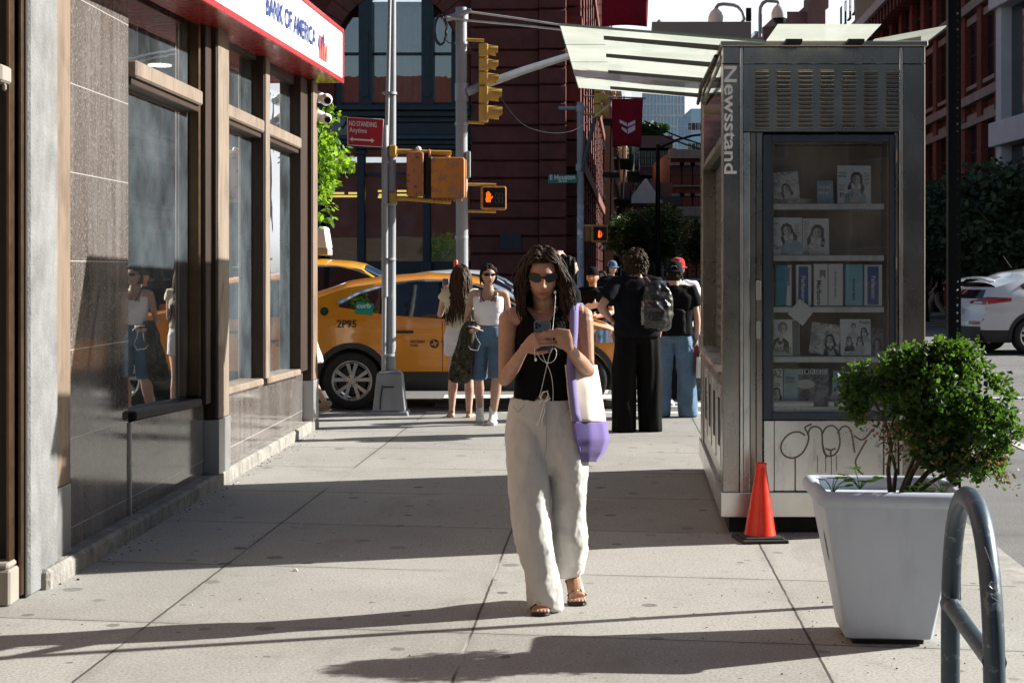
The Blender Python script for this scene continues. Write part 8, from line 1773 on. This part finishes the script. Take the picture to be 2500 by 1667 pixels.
# ---------- woman in a lace skirt leaving the frame behind the bank corner
w9 = person('woman in cream lace skirt and flat tan shoes disappearing behind the bank corner', (-2.37, 18.0, 0), -PI/2, .97)
j9 = JD(knA=(-.085,-.16,.52), anA=(-.085,-.22,.09), toA=(-.085,-.38,.02), knB=(.085,.10,.50), anB=(.085,.34,.135), toB=(.085,.20,.025), elB=(.22,-.12,1.12), wrB=(.20,-.30,.98))
make_body(w9, j9, 'f', SK_FAIR, .010, feet=True); mb = MB(); mb.loft([ring((0,.02,z), a, b, 40) for z, a, b in ((1.0,.14,.11),(.90,.19,.17),(.75,.23,.23),(.60,.26,.27))]); me = remesh(mb, .010, 3); wrinkle(me, .02, 7, (1.5,1.5,.15), 4); link('lace_skirt', me, CL['lace'], w9, smooth=180)
garment(w9, 'blouse', tee(j9, 'f', .018, .0, .5, .07), CL['cream'], .013, 4, (.005, 10, (1,1,1)), 2); hair(w9, j9, HR_BR, 160, .28, 6, 1.03, face_az=55, vol=1.1, r0=.012)
for s in 'AB': shoe(w9, j9['an'+s], j9['to'+s], TAN_L, SOLE_W)

# ------------------------------------------------------------------ crumbs, cigarette ends and paper scraps along the joints and the wall foot
rg = random.Random(77); cr = MB()
def crumb(x, y, s, m):
    a = rg.uniform(0, 6.3); pts = [(x+s*rg.uniform(.5,1)*math.cos(a+t), y+s*rg.uniform(.4,1)*math.sin(a+t), .0015) for t in (0,1.3,2.4,3.6,4.9)]; top = [(p[0]*.4+x*.6, p[1]*.4+y*.6, .002+s*.5) for p in pts]
    cr.loft([pts, top], True, m)
for i in range(150):
    y = rg.uniform(8.2, 16.3); x = BX(y, .105, 0)[0]+abs(rg.gauss(0,.07)); crumb(x, y, rg.uniform(.003,.011), 1 if rg.random() < .3 else 0)
for i in range(110): crumb(rg.gauss(1.6,.4), rg.uniform(6.4,8.2), rg.uniform(.002,.007), 0)
for i in range(120): crumb(rg.uniform(-2,2.4), rg.uniform(6.3,16), rg.uniform(.002,.007), 1 if rg.random() < .25 else 0)
crumb(-1.14, 8.62, .022, 1)
o_ = cr.build('debris', [M['soil'], M['white_plain']], None); o_['kind'] = 'stuff'; o_['label'] = 'dark crumbs and pale paper scraps along the wall foot and planter'; o_['category'] = 'litter'
# ------------------------------------------------------------------ light, air and camera
w = bpy.data.worlds.new('World'); sc.world = w; w.use_nodes = True; nt = w.node_tree
sky = nt.nodes.new('ShaderNodeTexSky'); sky.sky_type = 'NISHITA'; sky.sun_disc = False
SUN_EL, SUN_AZ = R(27), math.atan2(.962, .272)
sky.sun_elevation = SUN_EL; sky.sun_rotation = SUN_AZ; sky.air_density = 1.0; sky.dust_density = 1.2; sky.ozone_density = 1.2
bg = nt.nodes['Background']; bg.inputs[1].default_value = .05
kw = N(nt); dv_ = kw.sep(kw.co('Generated'))          # white glow added low in the far sky so it shows overexposed
def ramp2(x, a, b): q = kw.n('MapRange', interpolation_type='SMOOTHSTEP'); kw.set(q.inputs[0], x); q.inputs[1].default_value = a; q.inputs[2].default_value = b; return q.outputs[0]
mask = kw.math('MULTIPLY', kw.math('MULTIPLY', ramp2(dv_[1], .72, .93), ramp2(dv_[2], -.02, .03)), kw.math('SUBTRACT', 1, ramp2(dv_[2], .26, .5)))
cl_ = kw.noise(kw.map(kw.co('Generated'), (1,1,2.5)), 3.5, 5, .6)
sky_glow = kw.mix(kw.ramp(cl_, [(.3,0),(.7,1)]), (7.5,8.0,8.6), (11,11,11.2))
nt.links.new(kw.mix(mask, sky.outputs[0], sky_glow), bg.inputs[0])
L = bpy.data.lights.new('sun', 'SUN'); L.energy = 5; L.angle = R(.5); L.color = (1, .968, .895)
so = bpy.data.objects.new('sun', L); COL.objects.link(so); so['kind'] = 'structure'
dv = -Vector((math.sin(SUN_AZ)*math.cos(SUN_EL), math.cos(SUN_AZ)*math.cos(SUN_EL), math.sin(SUN_EL))); so.rotation_euler = dv.to_track_quat('-Z', 'Y').to_euler(); so.location = (60, 20, 40)
cd = bpy.data.cameras.new('camera'); co_ = bpy.data.objects.new('camera', cd); COL.objects.link(co_); co_.location = (0,0,H); co_.rotation_euler = (PI/2,0,0)
cd.sensor_width = 36; cd.lens = F/2500*36; cd.shift_y = (HV-1667/2)/2500; cd.clip_end = 3000; cd.clip_start = .1
sc.camera = co_
sc.view_settings.view_transform = 'Standard'; sc.view_settings.look = 'None'; sc.view_settings.exposure = 1.19; sc.view_settings.gamma = 1
sc.cycles.use_denoising = True; sc.cycles.denoising_prefilter = 'ACCURATE'; sc.cycles.max_bounces = 10; sc.cycles.transparent_max_bounces = 16; sc.cycles.caustics_reflective = False; sc.cycles.caustics_refractive = False; sc.cycles.sample_clamp_indirect = 6
sc.render.resolution_x = 1024; sc.render.resolution_y = 682
